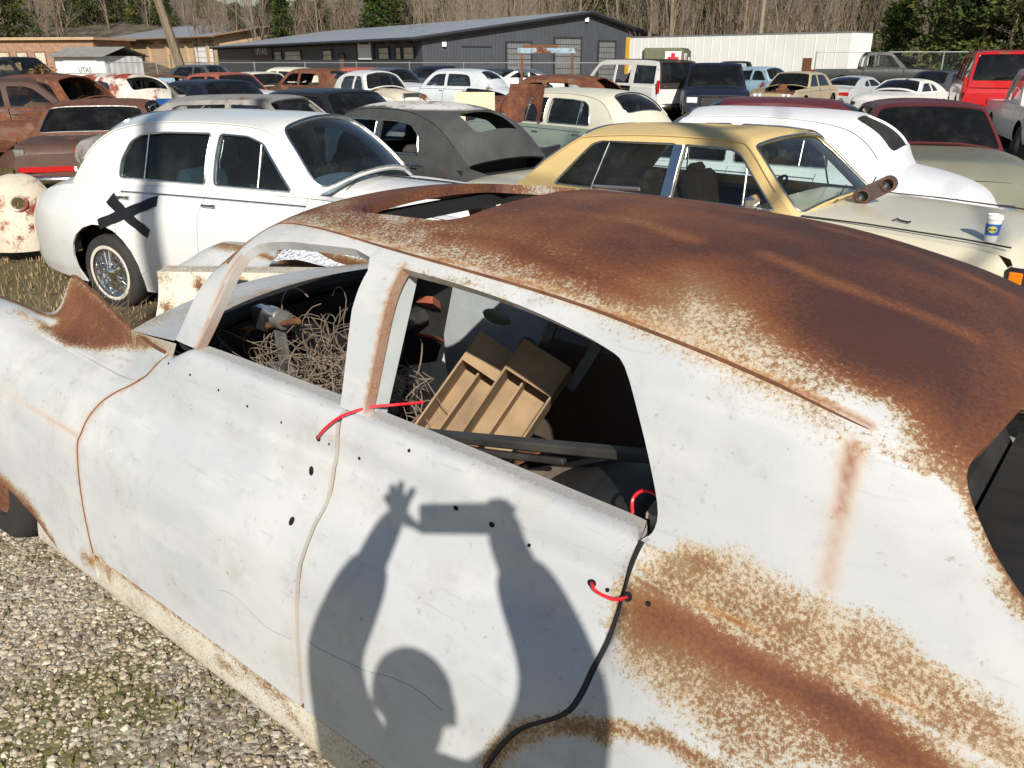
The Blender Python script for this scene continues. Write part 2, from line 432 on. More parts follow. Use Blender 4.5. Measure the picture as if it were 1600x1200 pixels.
def blades(name, n_, xr, yr, h, cols, label, cat, mask=None, wid=.006, lean=.5):
    x = rng.uniform(*xr, n_); y = rng.uniform(*yr, n_)
    if mask is not None: k = mask(x, y); x, y = x[k], y[k]
    n_ = len(x); z = gz(x, y); a = rng.uniform(0, 6.28, n_); hh = h * rng.uniform(.4, 1.25, n_); w = wid * rng.uniform(.6, 1.5, n_); dx, dy = np.cos(a) * hh * lean * rng.random(n_), np.sin(a) * hh * lean * rng.random(n_)
    px, py = -np.sin(a) * w, np.cos(a) * w
    V = np.stack([np.stack([x - px, y - py, z - .005], 1), np.stack([x + px, y + py, z - .005], 1), np.stack([x + dx * .4 + px * .7, y + dy * .4 + py * .7, z + hh * .6], 1), np.stack([x + dx * .4 - px * .7, y + dy * .4 - py * .7, z + hh * .6], 1), np.stack([x + dx, y + dy, z + hh], 1)], 1).reshape(-1, 3)
    b = np.arange(n_) * 5; F = [[i, i + 1, i + 2, i + 3] for i in b] + [[i + 3, i + 2, i + 4] for i in b]
    n = N(name + '_mat'); n.set(**{'Base Color': n.ramp(n.attr('tone'), cols), 'Roughness': .8}); MATS[name + '_mat'] = n.m
    tag(mk(name, V, F, name + '_mat', smooth=False, attrs={'tone': np.repeat(rng.random(n_), 5)}), label, cat, kind='stuff')
DRY = [(0, (.11, .08, .035)), (.4, (.24, .175, .085)), (.75, (.38, .29, .16)), (1, (.09, .115, .025))]
clump = lambda x, y: np.sin(x * 3.1 + 1) * np.sin(y * 2.3) + .5 * np.sin(x * 7 + y * 5) > rng.uniform(-1.3, .8, len(x))
blades('dry_grass', 26000, (-9, -1.2), (4.4, 12.5), .065, DRY, 'dry straw coloured grass with green tufts between the cars', 'grass', clump)
blades('far_grass', 16000, (-16, 16), (11, 34), .16, DRY, 'thin dry grass among the parked cars', 'grass', clump, .012)
blades('green_moss', 5000, (-2.9, 0), (.8, 4.), .022, [(0, (.10, .10, .02)), (.6, (.17, .165, .035)), (1, (.26, .22, .09))], 'low mossy weeds growing in the gravel by the sill', 'weeds', lambda x, y: np.sin(x * 2.1 + 1.3) * np.sin(y * 2.7) + .6 * np.sin(x * 5 - y * 3.1) > .35, .004, .8)
# ------------------------------------------------------------------ paints and plain materials
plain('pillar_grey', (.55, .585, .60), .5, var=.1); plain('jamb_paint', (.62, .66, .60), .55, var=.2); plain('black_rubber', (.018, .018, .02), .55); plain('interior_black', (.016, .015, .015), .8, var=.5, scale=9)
plain('hole_black', (.004, .004, .004), .9); plain('red_plastic', (.75, .015, .03), .35); plain('grey_steel', (.30, .29, .27), .45, .6, var=.3, scale=20)
plain('rusty_steel', (.16, .065, .03), .9, var=.45, scale=14, bump=.3); plain('bright_steel', (.72, .70, .66), .25, .9)
plain('tyre_rubber', (.030, .029, .028), .8, var=.3, bump=.2, bscale=60); plain('cardboard', (.31, .21, .12), .85, var=.28, scale=7); plain('old_wood', (.33, .27, .21), .85, var=.3, scale=12)

plain('chrome', (.80, .80, .80), .12, 1.0, var=.05); plain('whitewall_rubber', (.62, .58, .50), .7)
# ------------------------------------------------------------------ the cars of the yard
paint('white_gloss', (.75, .75, .735), 0, .22, .28, 1, .03, .6); paint('white_far', (.78, .76, .72), .12, .35, .2, 2); paint('primer_white', (.78, .78, .80), 0, .38, .05, 3, .05, .15)
paint('ivory', (.70, .65, .50), 0, .30, .06, 4, .05, .4); paint('gold_vinyl', (.68, .50, .22), 0, .55, .10, 5, .08, 0.); paint('cream_top', (.68, .66, .53), .04, .4, .1, 6, .08, .2)
paint('sage_green', (.21, .26, .21), .02, .35, .12, 7, .1, .4); paint('dark_grey_primer', (.070, .074, .072), .10, .6, .35, 8, .3, 0.); paint('grey_white_roof', (.42, .42, .40), .50, .6, .3, 9, .3, 0., rustcol=(.55, 1.2, 1.8))
paint('peeling_roof', (.075, .078, .075), .62, .6, .3, 9, .3, 0., zmin=1.60, stops=[(.3, (.55, .53, .50)), (.5, (.66, .65, .62)), (.62, (.30, .16, .10)), (.7, (.60, .58, .55))], scale=.8)
paint('brown_fade', (.10, .052, .036), .22, .55, .3, 10, .3, .05); paint('rust_roof', (.16, .07, .045), .55, .8, .3, 11, .3, 0.); paint('maroon', (.12, .022, .024), .22, .45, .25, 12, .2, .2); paint('olive_grey', (.20, .20, .15), .10, .45, .2, 13)
paint('navy', (.010, .014, .030), .04, .42, .15, 14, .2, .08); paint('black_paint', (.014, .015, .017), .03, .42, .15, 15, .2, .08); paint('silver', (.46, .48, .49), .05, .3, .15, 16, .1, .4); paint('pale_silver', (.60, .64, .66), .12, .35, .15, 17, .1, .3)
paint('red_paint', (.52, .012, .014), .02, .22, .08, 18, .05, .6); paint('faded_red', (.36, .10, .07), .22, .6, .25, 19, .2, .0); paint('tan_paint', (.46, .38, .25), .10, .4, .2, 20); paint('light_blue', (.30, .44, .54), .18, .45, .2, 21)
paint('rust_body', (.20, .11, .07), .72, .8, .3, 22, .3, 0.); paint('rust_cream', (.62, .56, .44), .42, .55, .3, 23, .2, 0.); paint('white_red', (.70, .66, .58), .30, .55, .2, 24, .2, 0., rustcol=(1.7, .8, .8)); paint('olive_drab', (.14, .15, .09), .05, .7, .2, 25, .2, 0.)
paint('grey_metal', (.30, .29, .27), .25, .6, .5, 26, .35, 0., rustcol=(.7, 1.2, 1.6)); paint('dark_green', (.008, .011, .010), .02, .5, .05, 27, .2, .0); paint('charcoal', (.06, .065, .075), .04, .35, .15, 28, .2, .4); paint('burnt_black', (.03, .026, .024), .35, .8, .4, 29, .4, 0.)

TALLW = 1368.
def pos(px, Y): return ((px - 800) / TALLW * Y, Y)
# ------------------------------------------------------------------ hill, buildings, fence, woodland
n = N('wooded_slope'); f_ = n.noise(.5, 8, .72, n.co(scale=(1, 1, .22))); n.set(**{'Base Color': n.ramp(f_, [(.3, (.030, .024, .016)), (.5, (.12, .098, .07)), (.62, (.21, .175, .13)), (.8, (.05, .055, .022))]), 'Roughness': 1.}); n.bump(n.noise(1.5, 6, co=n.co()), 1., .6); MATS['wooded_slope'] = n.m
hx = np.linspace(-320, 320, 60); hy = np.array([122, 130, 142, 165, 200, 290.]); hz = np.array([-.1, 1.5, 4.2, 9.5, 16.0, 20.0])
X_, Y_ = np.meshgrid(hx, hy, indexing='ij'); Z_ = np.broadcast_to(hz, X_.shape) * (1 + .18 * np.sin(X_ * .031) + .1 * np.sin(X_ * .11 + Y_))
k_ = len(hy); i_ = (np.arange(59)[:, None] * k_ + np.arange(k_ - 1)[None]).ravel()
tag(mk('hill', np.stack([X_, Y_, Z_], -1).reshape(-1, 3), np.stack([i_, i_ + k_, i_ + k_ + 1, i_ + 1], 1), 'wooded_slope'), kind='structure')
def corr(name, col, sc=3.2, rough=.5, metal=0., amp=.6):
    n = N(name); c = n.co(); w = n.n('TexWave'); w.inputs['Scale'].default_value = sc; n.lk(c, w.inputs[0]); w.inputs['Distortion'].default_value = 0
    f = n.noise(1.2, 5, co=c); n.set(**{'Base Color': n.ramp(f, [(.3, _c(col, .85)), (.7, _c(col, 1.12))]), 'Roughness': rough, 'Metallic': metal}); n.bump(w.outputs[0], amp, .03); MATS[name] = n.m
corr('grey_cladding', (.062, .068, .082)); corr('beige_cladding', (.52, .37, .23)); corr('metal_roof', (.40, .42, .45), 2.2, .4, .3); corr('shutter_grey', (.16, .165, .17), 1.5); corr('white_siding', (.74, .74, .74), 1.4)
plain('brick_orange', (.33, .20, .13), .85, var=.25, scale=2); plain('dark_fascia', (.03, .032, .038), .6); plain('pane_cream', (.55, .50, .38), .4, var=.3, scale=1.5); plain('door_green', (.12, .22, .16), .6); plain('wood_brown', (.20, .12, .07), .8); plain('timber_pole', (.24, .21, .15), .9, var=.25, scale=5, bump=.4, bscale=14)
plain('sign_black', (.02, .02, .022), .5); plain('sign_white', (.80, .80, .78), .5, var=.04); plain('sign_red', (.55, .02, .03), .5); plain('galvanised', (.42, .43, .43), .45, .7); plain('trailer_white', (.80, .79, .76), .45, var=.06, scale=.6); plain('yellow_trim', (.70, .40, .03), .5)
class Frame:
    """upright wall plane: u along the wall from a to b, v up"""
    def __init__(s, a, b): s.a = np.array([*a, 0.]); d = np.array([*b, 0.]) - s.a; s.L = np.linalg.norm(d); s.d = d / s.L; s.n = np.array([s.d[1], -s.d[0], 0])
    def p(s, u, v, o=0.): return s.a + s.d * u + s.n * o + np.array([0, 0, v])
    def box(s, m, u0, u1, v0, v1, o0, o1):
        V = [s.p(u, v, o) for o in (o0, o1) for (u, v) in ((u0, v0), (u1, v0), (u1, v1), (u0, v1))]
        return m.add(V, [[0, 1, 2, 3], [7, 6, 5, 4], [0, 4, 5, 1], [1, 5, 6, 2], [2, 6, 7, 3], [3, 7, 4, 0]])
    def flat(s, m, poly, o=0.): V = [s.p(u, v, o) for u, v in poly]; return m.add(V, [list(range(len(V)))])
def text_obj(name, s, size, mat, fr, u, v, o, parent, ext=.004):
    cu = bpy.data.curves.new(name, 'FONT'); cu.body = s; cu.size = size; cu.extrude = ext; cu.align_x = 'CENTER'; cu.align_y = 'CENTER'
    tmp = bpy.data.objects.new(name, cu); COL.objects.link(tmp); dg = bpy.context.evaluated_depsgraph_get(); me = bpy.data.meshes.new_from_object(tmp.evaluated_get(dg)); bpy.data.objects.remove(tmp)
    me.materials.clear(); me.materials.append(MATS[mat]); ob = bpy.data.objects.new(name, me); COL.objects.link(ob); ob.parent = parent
    if fr is not None:
        M_ = Matrix((tuple(fr.d) + (0,), (0, 0, 1, 0), tuple(fr.n) + (0,), (0, 0, 0, 1))).transposed(); M_.translation = Vector(fr.p(u, v, o)); ob.matrix_local = M_
    return ob
# the dark grey workshop
GA, GB, GC = (-6.24, 61.), (11.3, 72.), (-36.9, 110.)
ws = empty('grey_workshop', (0, 0, 0), 0, 'long dark grey metal workshop with roller doors in its gable', 'building')
fg = Frame(GA, GB); fs = Frame(GC, GA)
EH, AP, RH = 3.45, 5.3, 3.75
m = MB(); fg.flat(m, [(0, -.2), (fg.L, -.2), (fg.L, RH), (14.3, AP), (0, EH)]); m.build('gable_wall', 'grey_cladding', ws, False)
m = MB(); fs.flat(m, [(0, -.2), (fs.L, -.2), (fs.L, EH), (0, EH)]); m.build('side_wall', 'grey_cladding', ws, False)
g0 = np.array([*GA, 0]); back = -fs.d
def rp(u, v, t): return g0 + fg.d * u + np.array([0, 0, v]) + back * t
ov = -.9
m = MB(); m.add([rp(ov, EH - .12, -.5), rp(14.3, AP + .08, -.5), rp(14.3, AP + .08, fs.L), rp(ov, EH - .12, fs.L)], [[0, 1, 2, 3]]); m.add([rp(14.3, AP + .08, -.5), rp(fg.L + .4, RH - .02, -.5), rp(fg.L + .4, RH - .02, fs.L), rp(14.3, AP + .08, fs.L)], [[0, 1, 2, 3]]); m.build('roof', 'metal_roof', ws, False)
m = MB(); m.tube([rp(ov, EH - .25, -.5), rp(14.3, AP - .06, -.5), rp(fg.L + .4, RH - .16, -.5)], .14, 4); m.tube([rp(ov, EH - .25, -.5), rp(ov, EH - .25, fs.L)], .11, 4); m.build('fascia', 'dark_fascia', ws, False)
for k in range(22):
    u = fs.L * (k + .5) / 22; m = MB(); fs.box(m, u - .06, u + .06, EH - .45, EH - .2, 0, .85); m.build('eave_bracket', 'dark_fascia', ws, False)
def opening(fr, u0, u1, v0, v1, parent, nm, mat, frame='dark_fascia', depth=.3, slats=0):
    m = MB(); fr.box(m, u0, u1, v0, v1, .02, .05); o = m.build(nm, mat, parent, False)
    f = MB(); w = .12
    fr.box(f, u0 - w, u1 + w, v1, v1 + w, .0, .12); fr.box(f, u0 - w, u0, v0, v1, .0, .118); fr.box(f, u1, u1 + w, v0, v1, .0, .118); f.build('frame', frame, o, False)
    for k in range(slats):
        q = MB(); vv = v0 + (v1 - v0) * (k + 1) / (slats + 1); fr.box(q, u0, u1, vv - .02, vv + .02, .05, .07); q.build('slat', frame, o, False)
for (u0, u1, v1) in ((6.9, 9.0, 3.05), (11.2, 13.6, 3.4), (15.4, 17.0, 3.2)): opening(fg, u0, u1, 0, v1, ws, 'roller_door', 'shutter_grey', slats=7)
m = MB(); fg.box(m, 3.1, 5.6, 2.75, 2.82, .02, .08); m.build('door_track', 'dark_fascia', ws, False)
def side_u(px): # where a sight line meets the side wall
    k = (px - 800) / 1368.; return ((k * GC[1] - GC[0]) / (fs.d[0] - k * fs.d[1]))
for (a, b, v0, v1, mt) in ((430, 441, 1.9, 2.6, 'galvanised'), (446, 471, 1.9, 2.6, 'pane_cream'), (506, 520, 1.9, 2.6, 'pane_cream'), (593, 609, 1.95, 2.7, 'pane_cream'), (620, 628, 1.95, 2.7, 'pane_cream'), (632, 648, 1.95, 2.7, 'pane_cream')):
    opening(fs, side_u(a), side_u(b), v0, v1, ws, 'window', mt, slats=1)
opening(fs, side_u(531), side_u(539), 0, 2.3, ws, 'door', 'wood_brown')
for (a, b, v0, v1, mt, txt) in ((396, 427, 1.9, 3.2, 'sign_black', None), (562, 582, 1.9, 3.3, 'sign_white', None)):
    m = MB(); fs.box(m, side_u(a), side_u(b), v0, v1, .06, .12); sg = m.build('wall_sign', mt, ws, False)
    if mt == 'sign_black':
        text_obj('lettering', 'UPSTATE', 1.05, 'sign_white', fs, (side_u(a) + side_u(b)) / 2, 2.72, .13, sg); text_obj('lettering', 'AUTO', .55, 'sign_red', fs, (side_u(a) + side_u(b)) / 2, 2.15, .13, sg)
    else:
        [fs.box(MB(), q, q + .4, v0, v1, .06, .1).build('shutter', 'sign_black', sg, False) for q in (side_u(a) - .5, side_u(b) + .1)]
for q in ((1.7, 2.9), (14.1, 4.75)): MB().box(tuple(fg.p(*q, .1)), (.3, .25, .3)).build('flood_lamp', 'sign_white', ws, False)
# beige warehouse
bw = empty('beige_warehouse', (0, 0, 0), 0, 'long beige warehouse with pale metal roof behind the grey workshop', 'building')
fb = Frame((-80., 158.), (-38.5, 116.)); bn = -fb.n
m = MB(); fb.flat(m, [(0, -.2), (fb.L, -.2), (fb.L, 4.9), (0, 4.9)]); m.build('wall', 'beige_cladding', bw, False)
def bp(u, t, z): return fb.p(u, z) + bn * t
m = MB().add([bp(-1, -1.2, 4.75), bp(fb.L + 1, -1.2, 4.75), bp(fb.L + 1, 14, 7.2), bp(-1, 14, 7.2)], [[0, 1, 2, 3]]).add([bp(-1, 14, 7.2), bp(fb.L + 1, 14, 7.2), bp(fb.L + 1, 30, 4.75), bp(-1, 30, 4.75)], [[0, 1, 2, 3]]); m.build('roof', 'metal_roof', bw, False)
m = MB().add([bp(fb.L, 0, -.2), bp(fb.L, 29, -.2), bp(fb.L, 29, 4.8), bp(fb.L, 14, 7.1), bp(fb.L, 0, 4.8)], [[0, 1, 2, 3, 4]]); m.build('gable_wall', 'beige_cladding', bw, False)
m = MB(); m.tube([bp(-1, -1.2, 4.62), bp(fb.L + 1, -1.2, 4.62)], .14, 4); m.tube([bp(fb.L + 1, -1.2, 4.7), bp(fb.L + 1, 14, 7.15), bp(fb.L + 1, 30, 4.7)], .16, 4); m.build('fascia', 'wood_brown', bw, False)
for k in range(9):
    u = fb.L * (k + .5) / 9; m = MB(); fb.box(m, u - .35, u + .35, -.2, 4.0, 0, .25); m.build('pilaster', 'beige_cladding', bw, False); m = MB(); fb.box(m, u - 1.6, u + 1.6, 4.0, 4.2, 0, .5); m.build('awning', 'wood_brown', bw, False)
opening(fb, fb.L - 7.5, fb.L - 2, -.1, 3.6, bw, 'roller_door', 'white_siding', 'wood_brown', slats=4); opening(fb, fb.L - 17, fb.L - 15.8, -.1, 2.4, bw, 'door', 'door_green', 'wood_brown')
# orange brick block and the white shed
ob = empty('brick_building', (0, 0, 0), 0, 'low orange brick building at the far left', 'building'); fo = Frame((-85., 128.), (-58., 122.))
m = MB(); fo.box(m, 0, fo.L, -.2, 4.4, -8, 0); m.build('wall', 'brick_orange', ob, False); m = MB(); fo.box(m, -.6, fo.L + .6, 4.4, 4.75, -8.6, .6); m.build('roof', 'beige_cladding', ob, False)
for k in range(5): opening(fo, 12 + k * 3, 13.6 + k * 3, 1.2, 2.8, ob, 'window', 'pane_cream', 'wood_brown')
sd = empty('white_shed', (0, 0, 0), 0, 'small white shed with grey shingle roof and lettered banner', 'building'); fw_ = Frame((-36.6, 70.), (-31.8, 68.2))
m = MB(); fw_.box(m, 0, fw_.L, -.1, 2.15, -4, 0); m.build('wall', 'white_siding', sd, False)
plain('shingle', (.26, .25, .23), .9, var=.25, scale=3); m = MB(); m.add([fw_.p(-.4, 2.1, .5), fw_.p(fw_.L + .4, 2.1, .5), fw_.p(fw_.L + .4, 2.85, -2), fw_.p(-.4, 2.85, -2)], [[0, 1, 2, 3]]); m.add([fw_.p(-.4, 2.85, -2), fw_.p(fw_.L + .4, 2.85, -2), fw_.p(fw_.L + .4, 2.1, -4.5), fw_.p(-.4, 2.1, -4.5)], [[0, 1, 2, 3]]); m.build('roof', 'shingle', sd, False)
m = MB(); m.add([fw_.p(-.02, 2.1, .3), fw_.p(-.02, 2.8, -2), fw_.p(-.02, 2.1, -4.3)], [[0, 2, 1]]); m.build('gable', 'white_siding', sd, False)
m = MB(); fw_.box(m, 1.0, 4.4, .9, 1.9, .03, .08); bn_ = m.build('banner', 'sign_white', sd, False); text_obj('lettering', 'UTAS', .55, 'sign_black', fw_, 3.1, 1.12, .09, bn_)
# box trailer
tr = empty('box_trailer', (0, 0, 0), 0, 'long white box trailer parked right of the grey workshop', 'trailer'); ft = Frame((8.3, 64.), (19.6, 51.))
m = MB(); ft.box(m, 0, ft.L, .95, 3.40, -2.5, 0); m.build('box', 'trailer_white', tr, False)
m = MB(); ft.box(m, -.02, .35, .93, 3.38, -2.5, .02); m.build('nose_trim', 'yellow_trim', tr, False)
for v in (.93, 3.36): m = MB(); ft.box(m, .36, ft.L + .02, v, v + .07, -2.52, .03); m.build('rail', 'galvanised', tr, False)
for k in range(24): m = MB(); ft.box(m, .7 + k * (ft.L - .9) / 24, .74 + k * (ft.L - .9) / 24, 1.02, 3.34, 0, .015); m.build('panel_rib', 'trailer_white', tr, False)
m = MB(); ft.box(m, ft.L - 2.9, ft.L - 2.3, 1.1, 2.0, .02, .03); m.build('rust_patch', 'rusty_steel', tr, False)
for u in (ft.L - 3.2, ft.L - 2.0):
    c = ft.p(u, .5, -.2); MB().lathe([(.2, -.1), (.5, -.12), (.5, .12), (.2, .1)], tuple(c), 'y', 16).build('wheel', 'tyre_rubber', tr)
for q in (-1.9, -.8): ft.box(MB(), 2.6, 2.9, 0, .95, q, q + .2).build('landing_leg', 'galvanised', tr, False)
# chain link fence
def fence(name, a, b, label, h=1.75, step=3.0):
    r = empty(name, (0, 0, 0), 0, label, 'fence'); f = Frame(a, b); k = int(f.L / step)
    for i in range(k + 1): MB().tube([f.p(f.L * i / k, -.2), f.p(f.L * i / k, h + .05)], .035, 6).build('post', 'galvanised', r)
    MB().tube([f.p(0, h), f.p(f.L, h)], .025, 6).build('top_rail', 'galvanised', r)
    m = MB(); s_ = .16
    for i in range(-int(h / s_), int(f.L / s_)):
        for sg in (1, -1):
            u0, u1 = (i * s_, i * s_ + h) if sg > 0 else (i * s_ + h, i * s_)
            v0, v1 = 0., h
            if min(u0, u1) < 0 or max(u0, u1) > f.L: continue
            m.add([f.p(u0, v0), f.p(u0 + .005, v0, .003), f.p(u1 + .005, v1, .003), f.p(u1, v1)], [[0, 1, 2, 3]])
    o = m.build('wire_mesh', 'galvanised', r, False); o['kind'] = 'stuff'
fence('chain_link_fence', (-24., 52.), (9.5, 46.), 'grey chain link fence running in front of the workshop'); fence('brown_mesh_fence', (17., 49.), (40., 45.), 'tall brown mesh fence below the dark trees at right', 2.3)
# poles
up = empty('utility_pole', (17.4, 62., 0), 0, 'bare timber utility pole rising behind the white trailer', 'pole'); MB().tube([(0, 0, -.3), (.02, 0, 6), (.05, 0, 12)], [.17, .15, .12], 10).build('shaft', 'timber_pole', up); MB().box((.05, 0, 11.4), (2.2, .1, .12)).build('crossarm', 'timber_pole', up)
sp_ = empty('roadside_pole', (-1.93, -5.4, 0), 0, 'utility pole behind the photographer whose shadow crosses the white saloon', 'pole'); MB().tube([(0, 0, -.3), (0, 0, 6), (0, 0, 12)], [.13, .12, .11], 12).build('shaft', 'timber_pole', sp_); MB().box((0, 0, 11.5), (2.4, .1, .12)).build('crossarm', 'timber_pole', sp_)
# gantry frame and the olive ambulance body
gt = empty('steel_gantry', (1.6, 40., 0), R(-8), 'blue and rust steel frame standing before the roller doors', 'frame')
paint('blue_rust', (.30, .42, .50), .45, .6, .3, 31, .2, 0.)
for x in (-1.15, 1.15): MB().box((x, 0, 1.1), (.10, .10, 2.3)).build('post', 'rusty_steel', gt, False)
MB().box((0, 0, 2.30), (2.7, .14, .22)).build('beam', 'blue_rust', gt, False); MB().box((-.3, 0, 2.48), (1.6, .1, .12)).build('top_rail', 'rusty_steel', gt, False)
am = empty('olive_ambulance', (7.7, 44.5, 0), R(-108), 'olive drab box truck with a red cross by the trailer', 'truck')
MB().box((-1.2, 0, 1.52), (3.4, 2.1, 1.9), bev=.16).build('box_body', 'olive_drab', am); MB().box((1.35, 0, 1.15), (1.7, 1.8, 1.1), bev=.15).build('cab', 'olive_drab', am); MB().box((2.6, 0, .95), (1.2, 1.3, .7), bev=.15).build('bonnet', 'olive_drab', am)
for s_ in (-1, 1):
    pn = MB().box((-.4, s_ * 1.06, 1.75), (.95, .02, .95)).build('cross_panel', 'sign_white', am, False); MB().box((-.4, s_ * 1.075, 1.75), (.22, .02, .7)).box((-.4, s_ * 1.0755, 1.75), (.7, .02, .22)).build('red_cross', 'sign_red', pn, False)
    MB().lathe([(.001, .02), (.14, .02), (.15, -.02)], (-1.9, s_ * 1.06, 1.9), 'y', 14).build('lamp', 'sign_white', am)
    for x in (-1.6, 2.3): MB().lathe([(.2, -.1), (.42, -.12), (.42, .12), (.2, .1), (.01, .1)], (x, s_ * .85, .42), 'y', 16).build('wheel', 'tyre_rubber', am)
pn = MB().box((.52, .55, 1.95), (.02, .8, .7)).build('cross_panel', 'sign_white', am, False); MB().box((.535, .55, 1.95), (.02, .2, .55)).box((.5355, .55, 1.95), (.02, .55, .2)).build('red_cross', 'sign_red', pn, False)
# ------------------------------------------------------------------ trees
def bark(name, c1, c2):
    n = N(name); f = n.noise(8, 6, .7, n.co(scale=(1, 1, .25))); n.set(**{'Base Color': n.ramp(f, [(.3, c1), (.7, c2)]), 'Roughness': .95}); MATS[name] = n.m
bark('bark_grey', (.11, .088, .068), (.27, .22, .17)); bark('bark_brown', (.12, .088, .064), (.27, .21, .155)); bark('bark_tan', (.12, .095, .065), (.26, .20, .14))
def needles(name, cols):
    n = N(name); n.set(**{'Base Color': n.ramp(n.attr('tone'), cols), 'Roughness': .75, 'Specular IOR Level': .2}); MATS[name] = n.m
needles('pine_needles', [(0, (.018, .030, .010)), (.5, (.060, .078, .020)), (1, (.135, .135, .040))]); needles('cedar_leaves', [(0, (.010, .020, .007)), (.5, (.032, .058, .014)), (1, (.11, .14, .030))]); needles('dry_leaves', [(0, (.10, .05, .025)), (.5, (.19, .11, .055)), (1, (.30, .19, .10))])
def bare_tree(seed, h=11., r0=.16, spread=.55, twigs=3, lean=(0, 0), first=.22):
    rg = random.Random(seed); tr_, tw = MB(), MB()
    def grow(p, d, L, r, lev):
        pts = [p]; rr = [r]; k = 5 if lev < 2 else 3
        for i in range(k):
            j_ = .045 if lev == 0 else .13; d = (d + Vector((rg.gauss(0, j_), rg.gauss(0, j_), rg.gauss(.03, .08)))).normalized(); p = p + d * (L / k); pts.append(p); rr.append(r * (1 - .62 * (i + 1) / k))
        (tr_ if lev < 2 else tw).tube([tuple(q) for q in pts], rr, 6 if lev == 0 else (4 if lev == 1 else 3), False)
        if lev >= twigs: return
        n_ = (11, 7, 6, 4)[lev]
        for i in range(n_):
            t = (first if lev == 0 else .2) + (1 - (first if lev == 0 else .2)) * (i + rg.random()) / n_; j = min(int(t * k), k - 1); q = pts[j].lerp(pts[j + 1], t * k - j)
            a = rg.uniform(0, 6.283); sd_ = Vector((math.cos(a), math.sin(a), rg.uniform(.1, .9))); nd = (d * (1 - spread) + sd_ * spread + Vector((0, 0, .15))).normalized()
            grow(q, nd, L * rg.uniform(.30, .52) * (1.15 - .4 * t), max(.006, r * (1 - .62 * t) * rg.uniform(.35, .6)), lev + 1)
    grow(Vector((0, 0, -.2)), Vector((lean[0], lean[1], 1)).normalized(), h, r0, 0)
    return tr_, tw
def conifer(seed, h=10., rad=2.4, n_=2600, base=.06, leaf=.30, trunk_r=.16, narrow=1.0):
    """evergreen: foliage clumps held out on boughs, uneven outline with gaps"""
    rg = np.random.default_rng(seed); nc = max(8, n_ // 42); t = rg.random(nc) ** .75; zc = h * (base + (1 - base) * t); a = rg.uniform(0, 6.283, nc)
    out = rad * (1 - .88 * t ** (1.6 / narrow)) * rg.uniform(.35, 1.08, nc) * (.8 + .2 * np.sin(a * 2 + seed)); C_ = np.stack([out * np.cos(a), out * np.sin(a), zc], 1); cr = leaf * rg.uniform(1.0, 2.0, nc)
    k = rg.integers(0, nc, n_); o = rg.normal(size=(n_, 3)); o /= np.linalg.norm(o, axis=1)[:, None]; rr = rg.random(n_) ** .45; c = C_[k] + o * (cr[k] * rr)[:, None] * np.array([1.25, 1.25, .6])
    ax = o * .7 + np.stack([np.cos(a[k]), np.sin(a[k]), 0 * rr], 1) * .6 + rg.normal(0, .3, (n_, 3)); ax /= np.linalg.norm(ax, axis=1)[:, None]; u = np.cross(ax, rg.normal(size=(n_, 3))); u /= np.linalg.norm(u, axis=1)[:, None]; s_ = (leaf * rg.uniform(.45, 1.0, n_))[:, None]
    V = np.stack([c - ax * s_ * .5, c + u * s_ * .26, c + ax * s_ * .7, c - u * s_ * .26], 1); F = np.arange(n_ * 4).reshape(-1, 4); tone = np.repeat(np.clip(.5 + .22 * rg.normal(size=nc)[k] + .15 * rg.normal(size=n_), 0, 1), 4)
    tk = MB().tube([(0, 0, -.2), (0, 0, h * .5), (0, 0, h * .97)], [trunk_r, trunk_r * .7, .02], 7, False)
    for i in range(0, nc, 2): q = C_[i]; z0 = max(.1, q[2] - out[i] * .35); tk.tube([(0, 0, z0), (q[0] * .5, q[1] * .5, z0 + (q[2] - z0) * .4), tuple(q)], [.035, .02, .006], 3, False)
    return tk, V.reshape(-1, 3), F, tone
def copy_tree(src, loc, rz, sc, label):
    c = src.copy(); COL.objects.link(c); c.location = loc; c.rotation_euler = (0, 0, rz); c.scale = (sc,) * 3; c['label'] = label
    for ch in src.children: q = ch.copy(); COL.objects.link(q); q.parent = c
    return c
BG = 'bare trees of the woodland behind the yard'; PG = 'evergreens of the woodland behind the yard'
bare_src = []
for i, (hh, r0, sp_r, mt) in enumerate(((11, .15, .50, 'bark_grey'), (9.5, .12, .6, 'bark_brown'), (12, .17, .45, 'bark_tan'), (8, .10, .65, 'bark_brown'), (10, .13, .55, 'bark_grey'))):
    a, b = bare_tree(20 + i, hh, r0, sp_r, first=.10 if i in (1, 3) else .2); r = empty('bare_tree', (0, 0, 0), 0, 'leafless brown tree among the woodland behind the buildings', 'tree', BG); a.build('trunk', mt, r); b.build('crown', mt, r); bare_src.append(r)
con_src = []
for i, (hh, rd_, nn, lf, mt, nw) in enumerate(((11, 3.0, 6500, .42, 'pine_needles', .9), (9, 2.6, 6000, .36, 'cedar_leaves', 1.2), (12, 3.6, 7500, .45, 'pine_needles', .7))):
    tk, V, F, tn = conifer(40 + i, hh, rd_, nn, .05, lf, .17, nw); r = empty('evergreen_tree', (0, 0, 0), 0, 'dark green evergreen among the woodland behind the buildings', 'tree', PG); tk.build('trunk', 'bark_brown', r); mk('crown', V, F, mt, r, smooth=False, attrs={'tone': tn}); con_src.append(r)
rt = random.Random(5)
used = set()
def put(srcs, i, loc, rz, sc):
    s_ = srcs[i]
    if id(s_) not in used: used.add(id(s_)); s_.location = loc; s_.rotation_euler = (0, 0, rz); s_.scale = (sc,) * 3; return s_
    return copy_tree(s_, loc, rz, sc, s_['label'])
